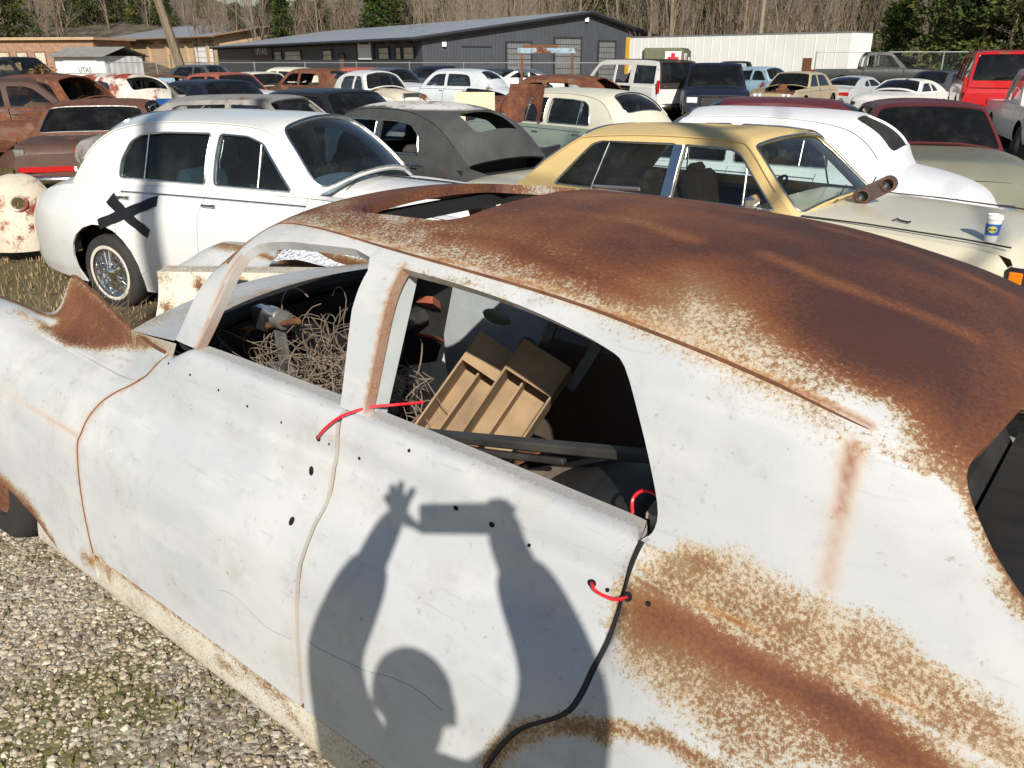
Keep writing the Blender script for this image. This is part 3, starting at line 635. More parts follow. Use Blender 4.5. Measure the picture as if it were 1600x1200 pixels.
def where(px):
    for lim, tx in ((60, 'behind the orange brick building'), (130, 'left of the beige warehouse'), (200, 'above the left end of the beige warehouse'), (280, 'just left of the leaning trunk'), (350, 'just right of the leaning trunk'), (430, 'above the left end of the grey workshop'), (520, 'above the workshop sign'), (600, 'where the warehouse ridge meets the workshop'), (690, 'above the workshop corner'), (780, 'left of the gable peak'), (860, 'above the left roller door'), (940, 'above the gable peak'), (1010, 'right of the gable peak'), (1090, 'above the olive box truck'), (1170, 'left of the timber pole'), (1250, 'right of the timber pole'), (1330, 'above the right end of the trailer'), (1410, 'above the black pickup'), (1500, 'behind the brown mesh fence'), (1570, 'above the red truck')):
        if px < lim: return tx
    return 'at the far right edge'
for k in range(120):
    px = -60 + 1720 * ((k * .618034) % 1.0); Y = rt.uniform(80, 116) if px < 1000 else rt.uniform(66, 105)
    if px < 620: Y = rt.uniform(114, 128) if px > 300 else rt.uniform(158, 175) if px > 110 else rt.uniform(126, 150)
    i = rt.randrange(5); x, y = pos(px, Y); t_ = put(bare_src, i, (x, y, -.1 + max(0, (Y - 122) * .12)), rt.uniform(0, 6.28), rt.uniform(.8, 1.25) * max(1, Y / 105))
    t_['label'] = '%s leafless tree %s' % (('tall grey', 'bushy brown', 'tall tan', 'short twiggy brown', 'slim grey')[i], where(px))
for k in range(34):
    px = 1000 + 470 * ((k * .618034 + .3) % 1.0); Y = rt.uniform(64, 100); i = rt.randrange(5); x, y = pos(px, Y); t_ = put(bare_src, i, (x, y, -.1), rt.uniform(0, 6.28), rt.uniform(.75, 1.1)); t_['label'] = '%s leafless tree %s' % (('tall grey', 'bushy brown', 'tall tan', 'short twiggy brown', 'slim grey')[i], where(px))
for (px, Y, i, sc) in ((150, 165, 2, 1.5), (190, 168, 0, 1.5), (235, 165, 2, 1.45), (265, 160, 0, 1.35), (210, 172, 1, 1.7), (120, 165, 0, 1.5), (375, 122, 1, 1.0), (425, 124, 0, 1.15), (447, 120, 1, 1.1), (505, 123, 2, .8), (588, 114, 1, 1.25), (612, 116, 0, 1.0), (655, 122, 0, .9), (925, 92, 0, 1.0), (965, 95, 2, .85), (1000, 96, 1, .95), (1075, 84, 2, .85), (1110, 82, 0, 1.0), (1145, 86, 2, .85), (1170, 84, 1, 1.0), (1385, 62, 1, .62), (1405, 66, 1, .75), (1480, 58, 2, .85), (1530, 56, 1, 1.1), (1575, 54, 0, .95), (1620, 55, 2, .95), (1500, 66, 0, 1.05), (30, 135, 2, 1.2), (330, 168, 0, 1.3), (545, 128, 0, 1.0), (700, 120, 2, .9), (745, 118, 0, 1.0), (800, 116, 2, .85), (850, 112, 0, .9), (890, 108, 2, .8), (1030, 98, 0, .8), (1215, 92, 0, .75), (1260, 96, 2, .7), (1310, 88, 0, .7), (1350, 84, 2, .65), (480, 126, 2, .9), (640, 120, 2, .95)):
    x, y = pos(px, Y); t_ = put(con_src, i, (x, y, -.1), rt.uniform(0, 6.28), sc); t_['label'] = '%s evergreen tree %s' % (('broad green', 'dark bushy', 'wide olive green')[i], where(px))
# thicket that closes the woodland at eye level
m = MB(); rg = random.Random(77)
for k in range(19000):
    px = rg.uniform(-120, 1720); Y = (rg.uniform(165, 182) if px < 330 else rg.uniform(120, 134)) if px < 700 else rg.uniform(92, 120) if px < 1010 else rg.uniform(72, 112); x, y = pos(px, Y); h = rg.uniform(1.5, 9.5 if px > 1010 else 14.) * max(1, Y / 120); dx, dy = rg.gauss(0, .22) * h, rg.gauss(0, .2) * h; w = rg.uniform(.010, .04)
    m.add([(x - w, y, 0), (x + w, y, 0), (x + dx * .5 + w * .6, y + dy * .5, h * .5), (x + dx * .5 - w * .6, y + dy * .5, h * .5), (x + dx, y + dy, h)], [[0, 1, 2, 3], [3, 2, 4]])
tag(m.build('thicket', 'bark_brown', None, False), 'brown leafless thicket closing the woodland behind', 'thicket', kind='stuff')
# leaning trunk before the beige warehouse, boughs from the left, and the tree behind the photographer
a, b = bare_tree(61, 13, .26, .5, lean=(-.15, 0), first=.42); t_ = empty('leaning_tree', (*pos(291, 44), 0), 0, 'leaning bare tree trunk before the beige warehouse', 'tree'); a.build('trunk', 'bark_tan', t_); b.build('crown', 'bark_tan', t_)
a, b = bare_tree(62, 9, .20, .72, twigs=3, first=.2); t_ = empty('branching_tree', (*pos(-70, 30), 0), .6, 'bare tree whose thin branches reach in at the top left', 'tree'); a.build('trunk', 'bark_grey', t_); b.build('crown', 'bark_grey', t_)
t_ = empty('roadside_tree', (3.1, -9.5, 0), 0, 'bare tree behind the photographer beside the lane', 'tree'); a = MB(); a.tube([(0, 0, -.2), (.05, 0, 4), (-.02, 0, 7), (.02, 0, 9), (.0, 0, 12), (0, 0, 15)], [.30, .25, .21, .19, .13, .04], 10); a.build('trunk', 'bark_grey', t_); b = MB()
for k, (z0, an, L) in enumerate(((8.6, .3, 3.0), (9.3, 2.8, 3.2), (10., .9, 2.6), (10.6, 3.4, 2.8), (11.4, 5.2, 2.2), (12., 1.9, 2.))): c_, s2 = math.cos(an), math.sin(an); b.tube([(0, 0, z0), (c_ * L * .4, s2 * L * .4, z0 + L * .25), (c_ * L, s2 * L, z0 + L * .8)], [.07, .045, .012], 6)
b.build('crown', 'bark_grey', t_)
tk, V, F, tn = conifer(71, 1.7, 1.1, 900, .0, .22, .05, .4); t_ = empty('brown_bush', (*pos(66, 30), 0), 0, 'rust brown dry bush between the rusted cars at left', 'bush'); tk.build('stem', 'bark_brown', t_); mk('crown', V, F, 'dry_leaves', t_, smooth=False, attrs={'tone': tn})
# ------------------------------------------------------------------ the stripped saloon shell in front: shape
HERO_LOC = (1.1133, 1.3878, 0.0)
HERO_ROT = R(141.2618)
_ST = {  # sections of the lower body, bottom to top: (half width, height)
 -1.75: [(.55, .42), (.60, .46), (.63, .52), (.65, .60), (.66, .68), (.655, .75), (.63, .82), (.59, .87), (.52, .90), (.49, .91), (.46, .92), (.42, .93)],
 -1.30: [(.74, .30), (.79, .36), (.82, .48), (.835, .62), (.83, .74), (.81, .83), (.77, .90), (.70, .945), (.60, .955), (.575, .965), (.55, .98), (.52, 1.0)],
 -.70: [(.82, .24), (.87, .31), (.895, .47), (.905, .62), (.90, .74), (.88, .85), (.84, .935), (.765, .985), (.665, .995), (.64, 1.01), (.615, 1.035), (.59, 1.065)],
 -.20: [(.83, .22), (.885, .30), (.905, .47), (.915, .62), (.91, .74), (.895, .85), (.855, .945), (.785, 1.00), (.70, 1.025), (.678, 1.048), (.66, 1.08), (.645, 1.12)],
 .30: [(.82, .22), (.872, .30), (.885, .47), (.888, .62), (.883, .75), (.868, .85), (.83, .94), (.765, 1.01), (.705, 1.052), (.688, 1.075), (.674, 1.105), (.658, 1.14)],
 .60: [(.80, .22), (.862, .30), (.866, .47), (.860, .63), (.848, .76), (.828, .845), (.785, .92), (.735, .985), (.700, 1.07), (.688, 1.10), (.676, 1.13), (.663, 1.15)],
 .615: [(.80, .22), (.862, .30), (.863, .47), (.855, .64), (.842, .76), (.822, .84), (.777, .915), (.727, .970), (.692, 1.06), (.680, 1.115), (.658, 1.147), (.600, 1.152)],
 .75: [(.80, .22), (.862, .30), (.863, .47), (.855, .64), (.842, .76), (.822, .84), (.777, .915), (.727, .970), (.692, 1.06), (.680, 1.115), (.658, 1.152), (.600, 1.158)],
 1.41: [(.80, .22), (.862, .30), (.862, .47), (.853, .64), (.840, .76), (.820, .84), (.773, .915), (.723, .970), (.690, 1.07), (.680, 1.13), (.660, 1.172), (.600, 1.180)],
 2.06: [(.80, .22), (.862, .30), (.862, .47), (.853, .64), (.840, .76), (.820, .84), (.772, .916), (.722, .972), (.690, 1.07), (.679, 1.133), (.658, 1.176), (.605, 1.186)],
 2.20: [(.80, .22), (.862, .30), (.862, .47), (.853, .64), (.840, .76), (.820, .84), (.772, .918), (.722, .974), (.690, 1.06), (.678, 1.10), (.662, 1.125), (.640, 1.135)],
 2.55: [(.80, .22), (.862, .30), (.862, .47), (.853, .64), (.840, .76), (.820, .845), (.770, .922), (.712, .974), (.660, 1.005), (.625, 1.03), (.600, 1.07), (.580, 1.13)],
 3.00: [(.80, .22), (.862, .30), (.862, .47), (.855, .64), (.842, .76), (.822, .85), (.772, .935), (.700, .986), (.635, 1.003), (.580, 1.02), (.525, 1.072), (.490, 1.163)],
 3.18: [(.80, .22), (.862, .30), (.862, .47), (.856, .64), (.843, .76), (.823, .852), (.774, .938), (.702, .993), (.630, 1.008), (.568, 1.025), (.505, 1.085), (.470, 1.188)],
 3.27: [(.80, .24), (.862, .31), (.862, .47), (.856, .64), (.843, .765), (.823, .857), (.776, .945), (.704, 1.004), (.615, 1.026), (.560, 1.028), (.520, 1.04), (.495, 1.075)],
 3.50: [(.79, .30), (.855, .36), (.860, .50), (.856, .64), (.845, .77), (.826, .87), (.784, .965), (.715, 1.035), (.625, 1.058), (.555, 1.04), (.515, 1.0), (.49, .95)],
 3.85: [(.78, .40), (.83, .46), (.845, .56), (.845, .67), (.835, .78), (.815, .88), (.775, .97), (.71, 1.03), (.62, 1.05), (.55, 1.025), (.51, .985), (.49, .93)],
 4.25: [(.66, .42), (.70, .47), (.72, .55), (.725, .65), (.715, .74), (.69, .81), (.65, .865), (.60, .89), (.55, .885), (.52, .865), (.50, .84), (.49, .80)],
}
_stx = sorted(_ST); _sty = np.array([_ST[k] for k in _stx])
_sec = pchip(_stx, _sty.reshape(len(_stx), -1)); NP_ = _sty.shape[1]
VL = 1.15            # metres of skin that one unit of v stands for
_vk = np.linspace(0, 1, NP_)
def _cr(Q, t):       # Catmull-Rom along the section; Q (n,NP_,2), t (n,)
    k = np.clip((t * (NP_ - 1)).astype(int), 0, NP_ - 2); f = t * (NP_ - 1) - k; r_ = np.arange(len(t))
    p1, p2 = Q[r_, k], Q[r_, k + 1]; p0 = np.where((k > 0)[:, None], Q[r_, np.maximum(k - 1, 0)], 2 * p1 - p2); p3 = np.where((k < NP_ - 2)[:, None], Q[r_, np.minimum(k + 2, NP_ - 1)], 2 * p2 - p1)
    f = f[:, None]; return .5 * (2 * p1 + (p2 - p0) * f + (2 * p0 - 5 * p1 + 4 * p2 - p3) * f * f + (-p0 + 3 * p1 - 3 * p2 + p3) * f ** 3)
def body(uv):        # uv: (x, v * VL) -> point on the lower body skin
    uv = np.asarray(uv, float); Q = _sec(np.clip(uv[:, 0], -1.75, 4.25)).reshape(len(uv), NP_, 2)
    q = _cr(Q, np.clip(uv[:, 1] / VL, 0, 1)); x, z = uv[:, 0], q[:, 1]; v = uv[:, 1] / VL
    k = np.clip((x - 1.35) / .3, 0, 1) * np.clip((3.6 - x) / .3, 0, 1)          # pressed feature lines
    st = .0035 * k * (np.tanh((.957 - z) / .006) * np.exp(-np.abs(z - .957) / .07) + .8 * np.tanh((.842 - z) / .006) * np.exp(-np.abs(z - .842) / .07)) * (v < .72)
    st = st + .003 * np.clip((x - .6) / .05, 0, 1) * np.clip((2.2 - x) / .2, 0, 1) * np.tanh((1.055 - z) / .006) * np.exp(-np.abs(z - 1.055) / .05)
    vc = np.interp(x, [-.3, .1, .6], [.80, .817, .857]); st = st + .009 * np.clip((.598 - x) / .05, 0, 1) * np.tanh((vc - v) / .005) * np.exp(-np.abs(v - vc) / .06)
    return np.stack([x, q[:, 0] + st, z], 1)
def body_off(d):
    def f(uv): return body(uv) - (-fnormals(body, np.asarray(uv, float))) * d
    return f
_vt = np.linspace(0, 1, 240)
def b_xz(pts):       # (x, z) on the side -> (x, v * VL); z must lie on the rising part of the section
    out = []
    for x, z in np.asarray(pts, float):
        zz = body(np.stack([np.full(240, x), _vt * VL], 1))[:, 2]; k = int(np.argmax(zz >= z)) if (zz >= z).any() else 239
        if k == 0: v = 0.
        else: v = _vt[k - 1] + (z - zz[k - 1]) / (zz[k] - zz[k - 1] + 1e-9) * (_vt[k] - _vt[k - 1]) if zz[k] >= z else 1.
        out.append((x, min(max(v, 0), 1) * VL))
    return np.array(out)
# cabin: pillars, quarters and roof are one skin
_zc = pchip([-.78, -.6, -.4, -.15, .1, .35, .7, 1.1, 1.5, 1.8, 1.93, 2.03, 2.2, 2.42], [1.06, 1.11, 1.21, 1.33, 1.438, 1.532, 1.595, 1.613, 1.605, 1.585, 1.567, 1.50, 1.345, 1.19])
_zb = pchip([-.8, -.2, .3, .6, .75, 1.41, 2.2, 2.45], [1.05, 1.12, 1.14, 1.15, 1.158, 1.18, 1.186, 1.186])
_yb = pchip([-.8, -.2, .3, .6, .9, 1.41, 2.1, 2.45], [.585, .645, .658, .663, .655, .650, .640, .60])
_s = np.concatenate([np.linspace(0, .9, 90), np.linspace(.9, 1, 120)[1:]]); _r = np.sqrt(np.maximum(0, 1 - _s ** 8)); _w = .5 * _s + .5 * (1 - _r)
def shell(uv):       # uv: (x, w)
    uv = np.asarray(uv, float); x = uv[:, 0]; w = uv[:, 1]; wa = np.where(w > 1, 2 - w, w)
    s_ = np.interp(wa, _w, _s); r_ = np.interp(wa, _w, _r); zb = _zb(x); zc = _zc(x)
    z = zb + (zc - zb) * s_; y = (_yb(x) - .33 * (z - zb)) * r_
    return np.stack([x, np.where(w > 1, -y, y), z], 1)
def s_xz(pts):
    P = np.asarray(pts, float); s_ = np.clip((P[:, 1] - _zb(P[:, 0])) / (_zc(P[:, 0]) - _zb(P[:, 0])), 0, 1)
    return np.stack([P[:, 0], np.interp(s_, _s, _w)], 1)
def s_xy(pts):
    out = []
    ww = np.linspace(0, 1, 400)
    for x, y in np.asarray(pts, float):
        yy = shell(np.stack([np.full(400, x), ww], 1))[:, 1]; out.append((x, np.interp(-y, -yy, ww)))
    return np.array(out)
# lines of the body, (x, z) in metres
GAP_F = [(2.205, 1.16), (2.24, 1.115), (2.31, 1.055), (2.40, 1.005), (2.47, .965), (2.51, .90), (2.524, .82), (2.527, .73), (2.525, .60), (2.515, .49), (2.508, .435)]
GAP_B = [(1.41, 1.178), (1.41, .97), (1.412, .70), (1.41, .435)]
GAP_R = [(.598, 1.150), (.606, 1.10), (.611, 1.03), (.620, .93), (.628, .875), (.650, .838), (.725, .775), (.768, .715), (.808, .63), (.835, .54), (.85, .435)]
GUTTER = [(1.995, 1.43), (1.952, 1.505), (1.915, 1.528), (1.80, 1.538), (1.63, 1.541), (1.42, 1.536), (1.20, 1.529), (1.0, 1.520), (.842, 1.509), (.696, 1.494), (.566, 1.477), (.445, 1.456), (.335, 1.432), (.284, 1.421)]
WIN_F = [(2.060, 1.180), (1.979, 1.342), (1.938, 1.445), (1.90, 1.482), (1.82, 1.500), (1.70, 1.510), (1.458, 1.512), (1.45, 1.40), (1.43, 1.19)]
WIN_R = [(1.345, 1.180), (1.338, 1.505), (1.174, 1.500), (.992, 1.487), (.86, 1.469), (.76, 1.450), (.71, 1.428), (.655, 1.350), (.605, 1.262), (.580, 1.205), (.582, 1.170), (.600, 1.153)]
# ------------------------------------------------------------------ the stripped saloon shell in front: rust map, with soft roof shade painted in
def _sd(P, poly):
    d = seg_dist(P, poly); return np.where(inside(P, poly), d, -d)
def _ss(x): x = np.clip(x, 0, 1); return x * x * (3 - 2 * x)
def pol(Rv, P, poly, val, soft=.05, mode='set'):
    k = _ss(_sd(P, np.array(poly)) / soft * .5 + .5)
    if mode == 'max': return np.maximum(Rv, k * val)
    return Rv * (1 - k) + val * k
def cap(Rv, P, line, wid, val, mode='max'):
    k = _ss(1 - seg_dist(P, np.array(line), False) / wid)
    if mode == 'max': return np.maximum(Rv, k * val)
    return Rv * (1 - k) + val * k
def s_rust_shade(uv, V):
    P = np.asarray(uv); x, w = P[:, 0], P[:, 1]
    gx = np.array([g[0] for g in GUTTER])[::-1]; gw = s_xz(GUTTER)[::-1, 1]
    gl = np.where(x < .284, .345 + (.284 - x) * .25, np.interp(x, gx, gw))
    Rv = np.where(w > gl, 1.0, 0.06)
    top = _ss((w - gl) / .10)
    Rv = np.where(w > gl, .50 + .5 * top, Rv)
    Rv = pol(Rv, P, [(1.95, .56), (1.69, .53), (1.47, .50), (1.237, .46), (.867, .42), (.578, .38), (.453, .36), (.342, .345), (.26, .34), (.2, .36), (.192, .434), (.237, .509), (.348, .484), (.445, .522), (.548, .585), (.631, .623), (.709, .635), (.687, .547), (.765, .535), (.942, .572), (1.148, .61), (1.315, .63), (1.532, .60), (1.87, .62)], .60, .08)
    Rv = pol(Rv, P, [(.988, .484), (.798, .484), (.667, .497), (.563, .522), (.461, .472), (.376, .447), (.37, .384), (.481, .396), (.65, .421), (.88, .459)], .52, .06)
    Rv = pol(Rv, P, [(.368, .421), (.339, .459), (.273, .472), (.231, .459), (.224, .396), (.264, .36), (.315, .365)], .22, .04)
    Rv = pol(Rv, P, [(.988, .824), (.849, .95), (.672, 1.02), (.4, 1.05), (.181, 1.05), (.12, .686), (.18, .522), (.219, .56), (.317, .585), (.428, .585), (.567, .635), (.688, .673), (.822, .648)], 1.42, .16)  # soft shade over the roof, painted as a darker rust tone
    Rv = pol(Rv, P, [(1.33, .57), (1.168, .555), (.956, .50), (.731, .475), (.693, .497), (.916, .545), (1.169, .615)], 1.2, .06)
    Rv = cap(Rv, P, [(.62, .82), (.476, .79), (.36, .80), (.224, .836)], .045, .98, 'set')
    Rv = cap(Rv, P, [(1.2, .86), (1.111, .849), (.934, .849), (.779, .80)], .05, .95, 'set')
    Rv = cap(Rv, P, [(1.50, .62), (1.62, .67), (1.50, .70), (1.42, .67)], .06, .44, 'set')
    Rv = cap(Rv, P, [(1.86, .75), (1.8, .65), (1.6, .57)], .09, .66, 'set')
    # lower quarter and the window edge behind it
    Rv = np.where((x < .284) & (w < gl), .06, Rv)
    Rv = pol(Rv, P, [(.253, .60), (.20, .46), (.165, .40), (.135, .36), (.09, .285), (.04, .21), (-.05, .12), (.02, .25), (.1, .34), (.14, .45), (.10, .7)], 1.0, .03, 'max')
    Rv = cap(Rv, P, [(.06, .23), (.02, .19)], .05, .5)
    
    Rv = pol(Rv, P, [(.6, -.05), (.531, .025), (.459, .06), (.40, .075), (.322, .044), (.18, .06), (.12, .02), (.0, -.05)], .48, .04, 'max')
    Rv = pol(Rv, P, [(.535, -.02), (.53, .03), (.47, .04), (.43, .02), (.44, -.02)], .86, .04, 'max')
    # pillars
    Rv = cap(Rv, P, [(1.346, .05), (1.340, .40)], .014, .35)
    Rv = cap(Rv, P, [(1.36, .41), (1.12, .40), (1.02, .385)], .03, .44)
    return Rv
def b_rust(uv, V):
    P = np.asarray(uv); x, v = P[:, 0], P[:, 1]
    Rv = np.full(len(P), .05)
    Rv = pol(Rv, P, [(.603, .93), (.60, 1.2), (.12, 1.2), (-.03, 1.06), (-.3, .95), (-.3, .70), (.118, .70), (.32, .60), (.404, .62), (.503, .65), (.588, .66), (.607, .778)], .60, .09)
    Rv = pol(Rv, P, [(.60, .83), (.60, .768), (.55, .749), (.429, .76), (.322, .775), (.219, .765), (.10, .74), (-.05, .73), (-.2, .74), (.0, .80), (.12, .82), (.234, .846), (.357, .836), (.475, .855), (.549, .85)], 1.22, .06)
    Rv = pol(Rv, P, [(.597, .86), (.60, .93), (.53, .95), (.48, .91), (.53, .86)], .9, .04, 'max')
    Rv = pol(Rv, P, [(.516, 1.02), (.53, 1.2), (.42, 1.2), (.461, 1.107)], .84, .05, 'max')
    Rv = cap(Rv, P, [(.603, .985), (.47, .97), (.30, .955), (.1, .94)], .012, .75)
    Rv = pol(Rv, P, [(.572, .652), (.501, .635), (.418, .62), (.35, .605), (.49, .565), (.57, .575)], .12, .06)
    Rv = pol(Rv, P, [(.2, .96), (.1, .904), (.0, .875), (-.1, .85), (.063, .82), (.117, .85)], .36, .05)
    Rv = cap(Rv, P, [(.80, .30), (.775, .36), (.72, .43), (.64, .505), (.56, .54)], .05, .8); Rv = cap(Rv, P, [(.64, .50), (.544, .565), (.446, .60), (.3, .60)], .03, .8)
    # front wing
    Rv = pol(Rv, P, [(3.2, 1.16), (3.33, .95), (3.3, .85), (3.15, .86), (2.95, .83), (2.75, .93), (2.6, 1.02), (2.40, 1.10), (2.3, 1.16)], .93, .06)
    Rv = pol(Rv, P, [(3.42, .80), (3.2, .80), (2.98, .83), (3.0, .88), (3.2, .87), (3.4, .88)], .55, .06, 'max')
    Rv = cap(Rv, P, [(3.2, .93), (3.32, .90)], .06, .15, 'set')
    Rv = cap(Rv, P, [(2.75, .90), (2.6, .95), (2.5, .96)], .05, .36)
    Rv = cap(Rv, P, [(3.9, .90), (3.6, .90), (3.42, .93), (3.33, .95)], .075, .95)
    Rv = pol(Rv, P, [(3.5, .10), (3.4, .30), (3.25, .225), (3.065, .215), (2.914, .19), (2.80, .13), (2.8, .0), (3.5, .0)], .97, .04, 'max')
    Rv = cap(Rv, P, [(3.45, .35), (3.35, .45)], .05, .5)
    Rv = cap(Rv, P, [(2.6, .16), (2.496, .17), (2.44, .18)], .04, .6)
    return Rv
def sill_rust(uv, V):
    P = np.asarray(uv); Rv = np.full(len(P), .31)
    Rv = cap(Rv, P, [(2.9, .19), (2.496, .175), (2.047, .188), (1.678, .188), (1.443, .188)], .016, .66)
    Rv = cap(Rv, P, [(1.80, .15), (1.608, .17), (1.498, .165), (1.45, .15)], .032, .55); Rv = cap(Rv, P, [(1.75, .09), (1.55, .08), (1.3, .10)], .035, .5)
    Rv = cap(Rv, P, [(2.7, .085), (2.3, .07), (1.9, .07), (1.4, .07)], .014, .72); Rv = cap(Rv, P, [(1.93, .14), (1.95, .07)], .009, .9)
    Rv = cap(Rv, P, [(2.42, .18), (2.45, .08)], .009, .7); Rv = cap(Rv, P, [(2.6, .20), (2.58, .10)], .008, .7); Rv = cap(Rv, P, [(2.52, .19), (2.49, .185)], .03, .9)
    Rv = cap(Rv, P, [(1.3, .17), (1.1, .15), (.9, .15)], .05, .42)
    return Rv
GAP_UV = b_xz(GAP_F)
def hero_paint(name, base=(.49, .51, .53), base2=(.59, .595, .59), wear=True):
    n = N(name); r_ = n.attr('rust')
    big = n.noise(2.2, 5, .55, n.co()); med = n.noise(17, 5, .62, n.co(off=(3, 1, 2))); fin = n.noise(130, 4, .68, n.co(off=(1, 5, 2))); vf = n.noise(420, 2, .7, n.co())
    st = n.noise(9, 6, .6, n.co(scale=(.35, 1, 1.8), off=(2, 2, 2)))
    b = n.mix(n.step(big, .35, .65), base, base2)
    b = n.mix(n.math('MULTIPLY', n.step(st, .5, .75), .5), b, (.64, .64, .625))
    b = n.mix(n.math('MULTIPLY', n.step(med, .55, .72), .35), b, (.37, .395, .43))
    g1 = n.noise(5.5, 6, .68, n.co(off=(4, 8, 3))); g2 = n.noise(52, 3, .6, n.co(off=(2, 6, 6))); g3 = n.noise(1.0, 4, .6, n.co(scale=(7, 7, 90), rot=(.0, .42, 0)))
    b = n.mix(n.math('MULTIPLY', n.step(g1, .50, .70), .42), b, (.43, .415, .375))
    b = n.mix(n.math('MULTIPLY', n.step(g3, .62, .70), .35), b, (.36, .365, .37))
    b = n.mix(n.math('MULTIPLY', n.math('MULTIPLY', n.step(g2, .64, .70), n.step(g1, .44, .60)), .7), b, (.30, .255, .205))
    if wear:   # bare grey metal scuffs along the belt and small scratches
        w = n.attr('wear'); wm = n.step(n.math('ADD', w, n.math('MULTIPLY', n.math('SUBTRACT', fin, .5), 1.5)), .5, .72)
        b = n.mix(n.math('MULTIPLY', wm, .75), b, n.ramp(vf, [(.3, (.27, .26, .25)), (.7, (.46, .45, .43))]))
    sp = n.math('ADD', n.math('MULTIPLY', n.math('SUBTRACT', fin, .5), 1.7), n.math('ADD', n.math('MULTIPLY', n.math('SUBTRACT', med, .5), .75), n.math('MULTIPLY', n.math('SUBTRACT', vf, .5), .9)))
    f = n.math('ADD', r_, sp); mask = n.step(f, .38, .74)
    stn = n.attr('stain')
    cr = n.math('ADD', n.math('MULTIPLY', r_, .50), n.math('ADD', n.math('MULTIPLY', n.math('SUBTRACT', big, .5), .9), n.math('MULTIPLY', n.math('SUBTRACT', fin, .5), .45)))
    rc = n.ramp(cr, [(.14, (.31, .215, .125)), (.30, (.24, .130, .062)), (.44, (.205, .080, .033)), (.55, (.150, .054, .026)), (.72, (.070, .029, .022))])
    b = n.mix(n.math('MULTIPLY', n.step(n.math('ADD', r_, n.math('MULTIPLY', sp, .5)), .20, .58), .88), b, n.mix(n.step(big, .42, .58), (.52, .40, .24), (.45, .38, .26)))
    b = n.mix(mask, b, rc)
    b = n.mix(n.math('MULTIPLY', stn, n.mixf(fin, .75, 1.0)), b, n.ramp(stn, [(.1, (.62, .38, .14)), (.5, (.43, .19, .06)), (1, (.25, .095, .035))]))
    n.set(**{'Base Color': b, 'Roughness': n.mixf(mask, n.mixf(med, .42, .62), n.mixf(med, .55, .74)), 'Specular IOR Level': n.mixf(mask, .4, .42)})
    dent = n.noise(3.2, 2, .5, n.co(off=(9, 4, 1)))
    n.bump(n.math('ADD', n.math('MULTIPLY', dent, 5.), n.math('ADD', n.math('MULTIPLY', n.math('MULTIPLY', mask, fin), 1.1), n.math('MULTIPLY', med, .25))), .30, .004)
    MATS[name] = n.m; return n.m
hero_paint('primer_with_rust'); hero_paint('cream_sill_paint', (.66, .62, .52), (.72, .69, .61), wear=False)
def wear_b(uv, V):
    P = np.asarray(uv); w = _ss((P[:, 1] / VL - .915) / .05) * .80 * ((P[:, 0] > .6) & (P[:, 0] < 2.2))
    w = np.maximum(w, .30 * np.exp(-((P[:, 0] - 1.62) / .16) ** 2 - ((P[:, 1] - .77) / .05) ** 2)); w = np.maximum(w, .27 * np.exp(-((P[:, 0] - 2.1) / .15) ** 2 - ((P[:, 1] - .83) / .05) ** 2))
    w = np.maximum(w, .27 * np.exp(-((P[:, 0] - 1.0) / .10) ** 2 - ((P[:, 1] - .62) / .04) ** 2)); w = np.maximum(w, .30 * np.exp(-((P[:, 0] - .68) / .06) ** 2 - ((P[:, 1] - .70) / .06) ** 2))
    return w
def b_stain(uv, V):
    P = np.asarray(uv); z = np.zeros(len(P))
    z = cap(z, P, GAP_UV, .014, .7); z = cap(z, P, b_xz([(1.411, .44), (1.411, 1.16)]), .016, .25); z = cap(z, P, b_xz([(3.2, .845), (2.9, .843), (2.54, .842)]), .006, .5); z = cap(z, P, [(2.53, .17), (2.50, .19)], .03, .6); z = cap(z, P, [(.605, .98), (.48, .97), (.30, .955), (.1, .94)], .010, .6)
    return z
def s_stain(uv, V):
    P = np.asarray(uv); z = np.zeros(len(P))
    z = cap(z, P, [(.296, .345), (.292, .28)], .026, 1.0); z = cap(z, P, [(.293, .31), (.288, .20)], .024, .85); z = cap(z, P, [(.289, .24), (.282, .06)], .028, .55)
    z = cap(z, P, [(1.346, .02), (1.340, .42)], .009, .9); z = cap(z, P, [(2.062, .0), (1.985, .25), (1.945, .37)], .022, .75)
    g = s_xz(GUTTER); z = cap(z, P, g, .014, .9)
    return z
AT = {'rust': b_rust, 'wear': wear_b, 'stain': b_stain}
hero = empty('saloon_shell', HERO_LOC, HERO_ROT, 'stripped pale grey saloon body with rusty roof nearest the camera', 'car')
def _off(pts, dx): return [(x + dx, z) for x, z in pts]
gF, gB, gR = np.array(GAP_F), np.array(GAP_B), np.array(GAP_R)
top = lambda a, b, k=14: [(x, VL) for x in np.linspace(a, b, k)]
sgf = smooth_poly(GAP_F, 4); sgr = smooth_poly(GAP_R, 4)
fd = np.vstack([b_xz(_off(sgf, -.005)), b_xz([(1.419, .435), (1.419, 1.165)]), top(1.419, 2.19)[:-1]])
rd = np.vstack([b_xz([(1.403, 1.165), (1.403, .435)]), b_xz(_off(sgr[::-1], .007)), top(.60, 1.403)[1:]])
def arc(cx, cz, r_, a0, a1, k=16): return [(cx + r_ * math.cos(R(a)), cz + r_ * math.sin(R(a))) for a in np.linspace(a0, a1, k)]
qp = np.vstack([b_xz(_off(sgr, -.006)), b_xz([(.84, .40), (.72, .33)]), b_xz(arc(.28, .34, .39, 0, 180)), b_xz([(-.2, .30), (-.7, .30), (-1.3, .36), (-1.75, .46)]), [(-1.75, VL * .99)], top(-1.74, .58, 30)])
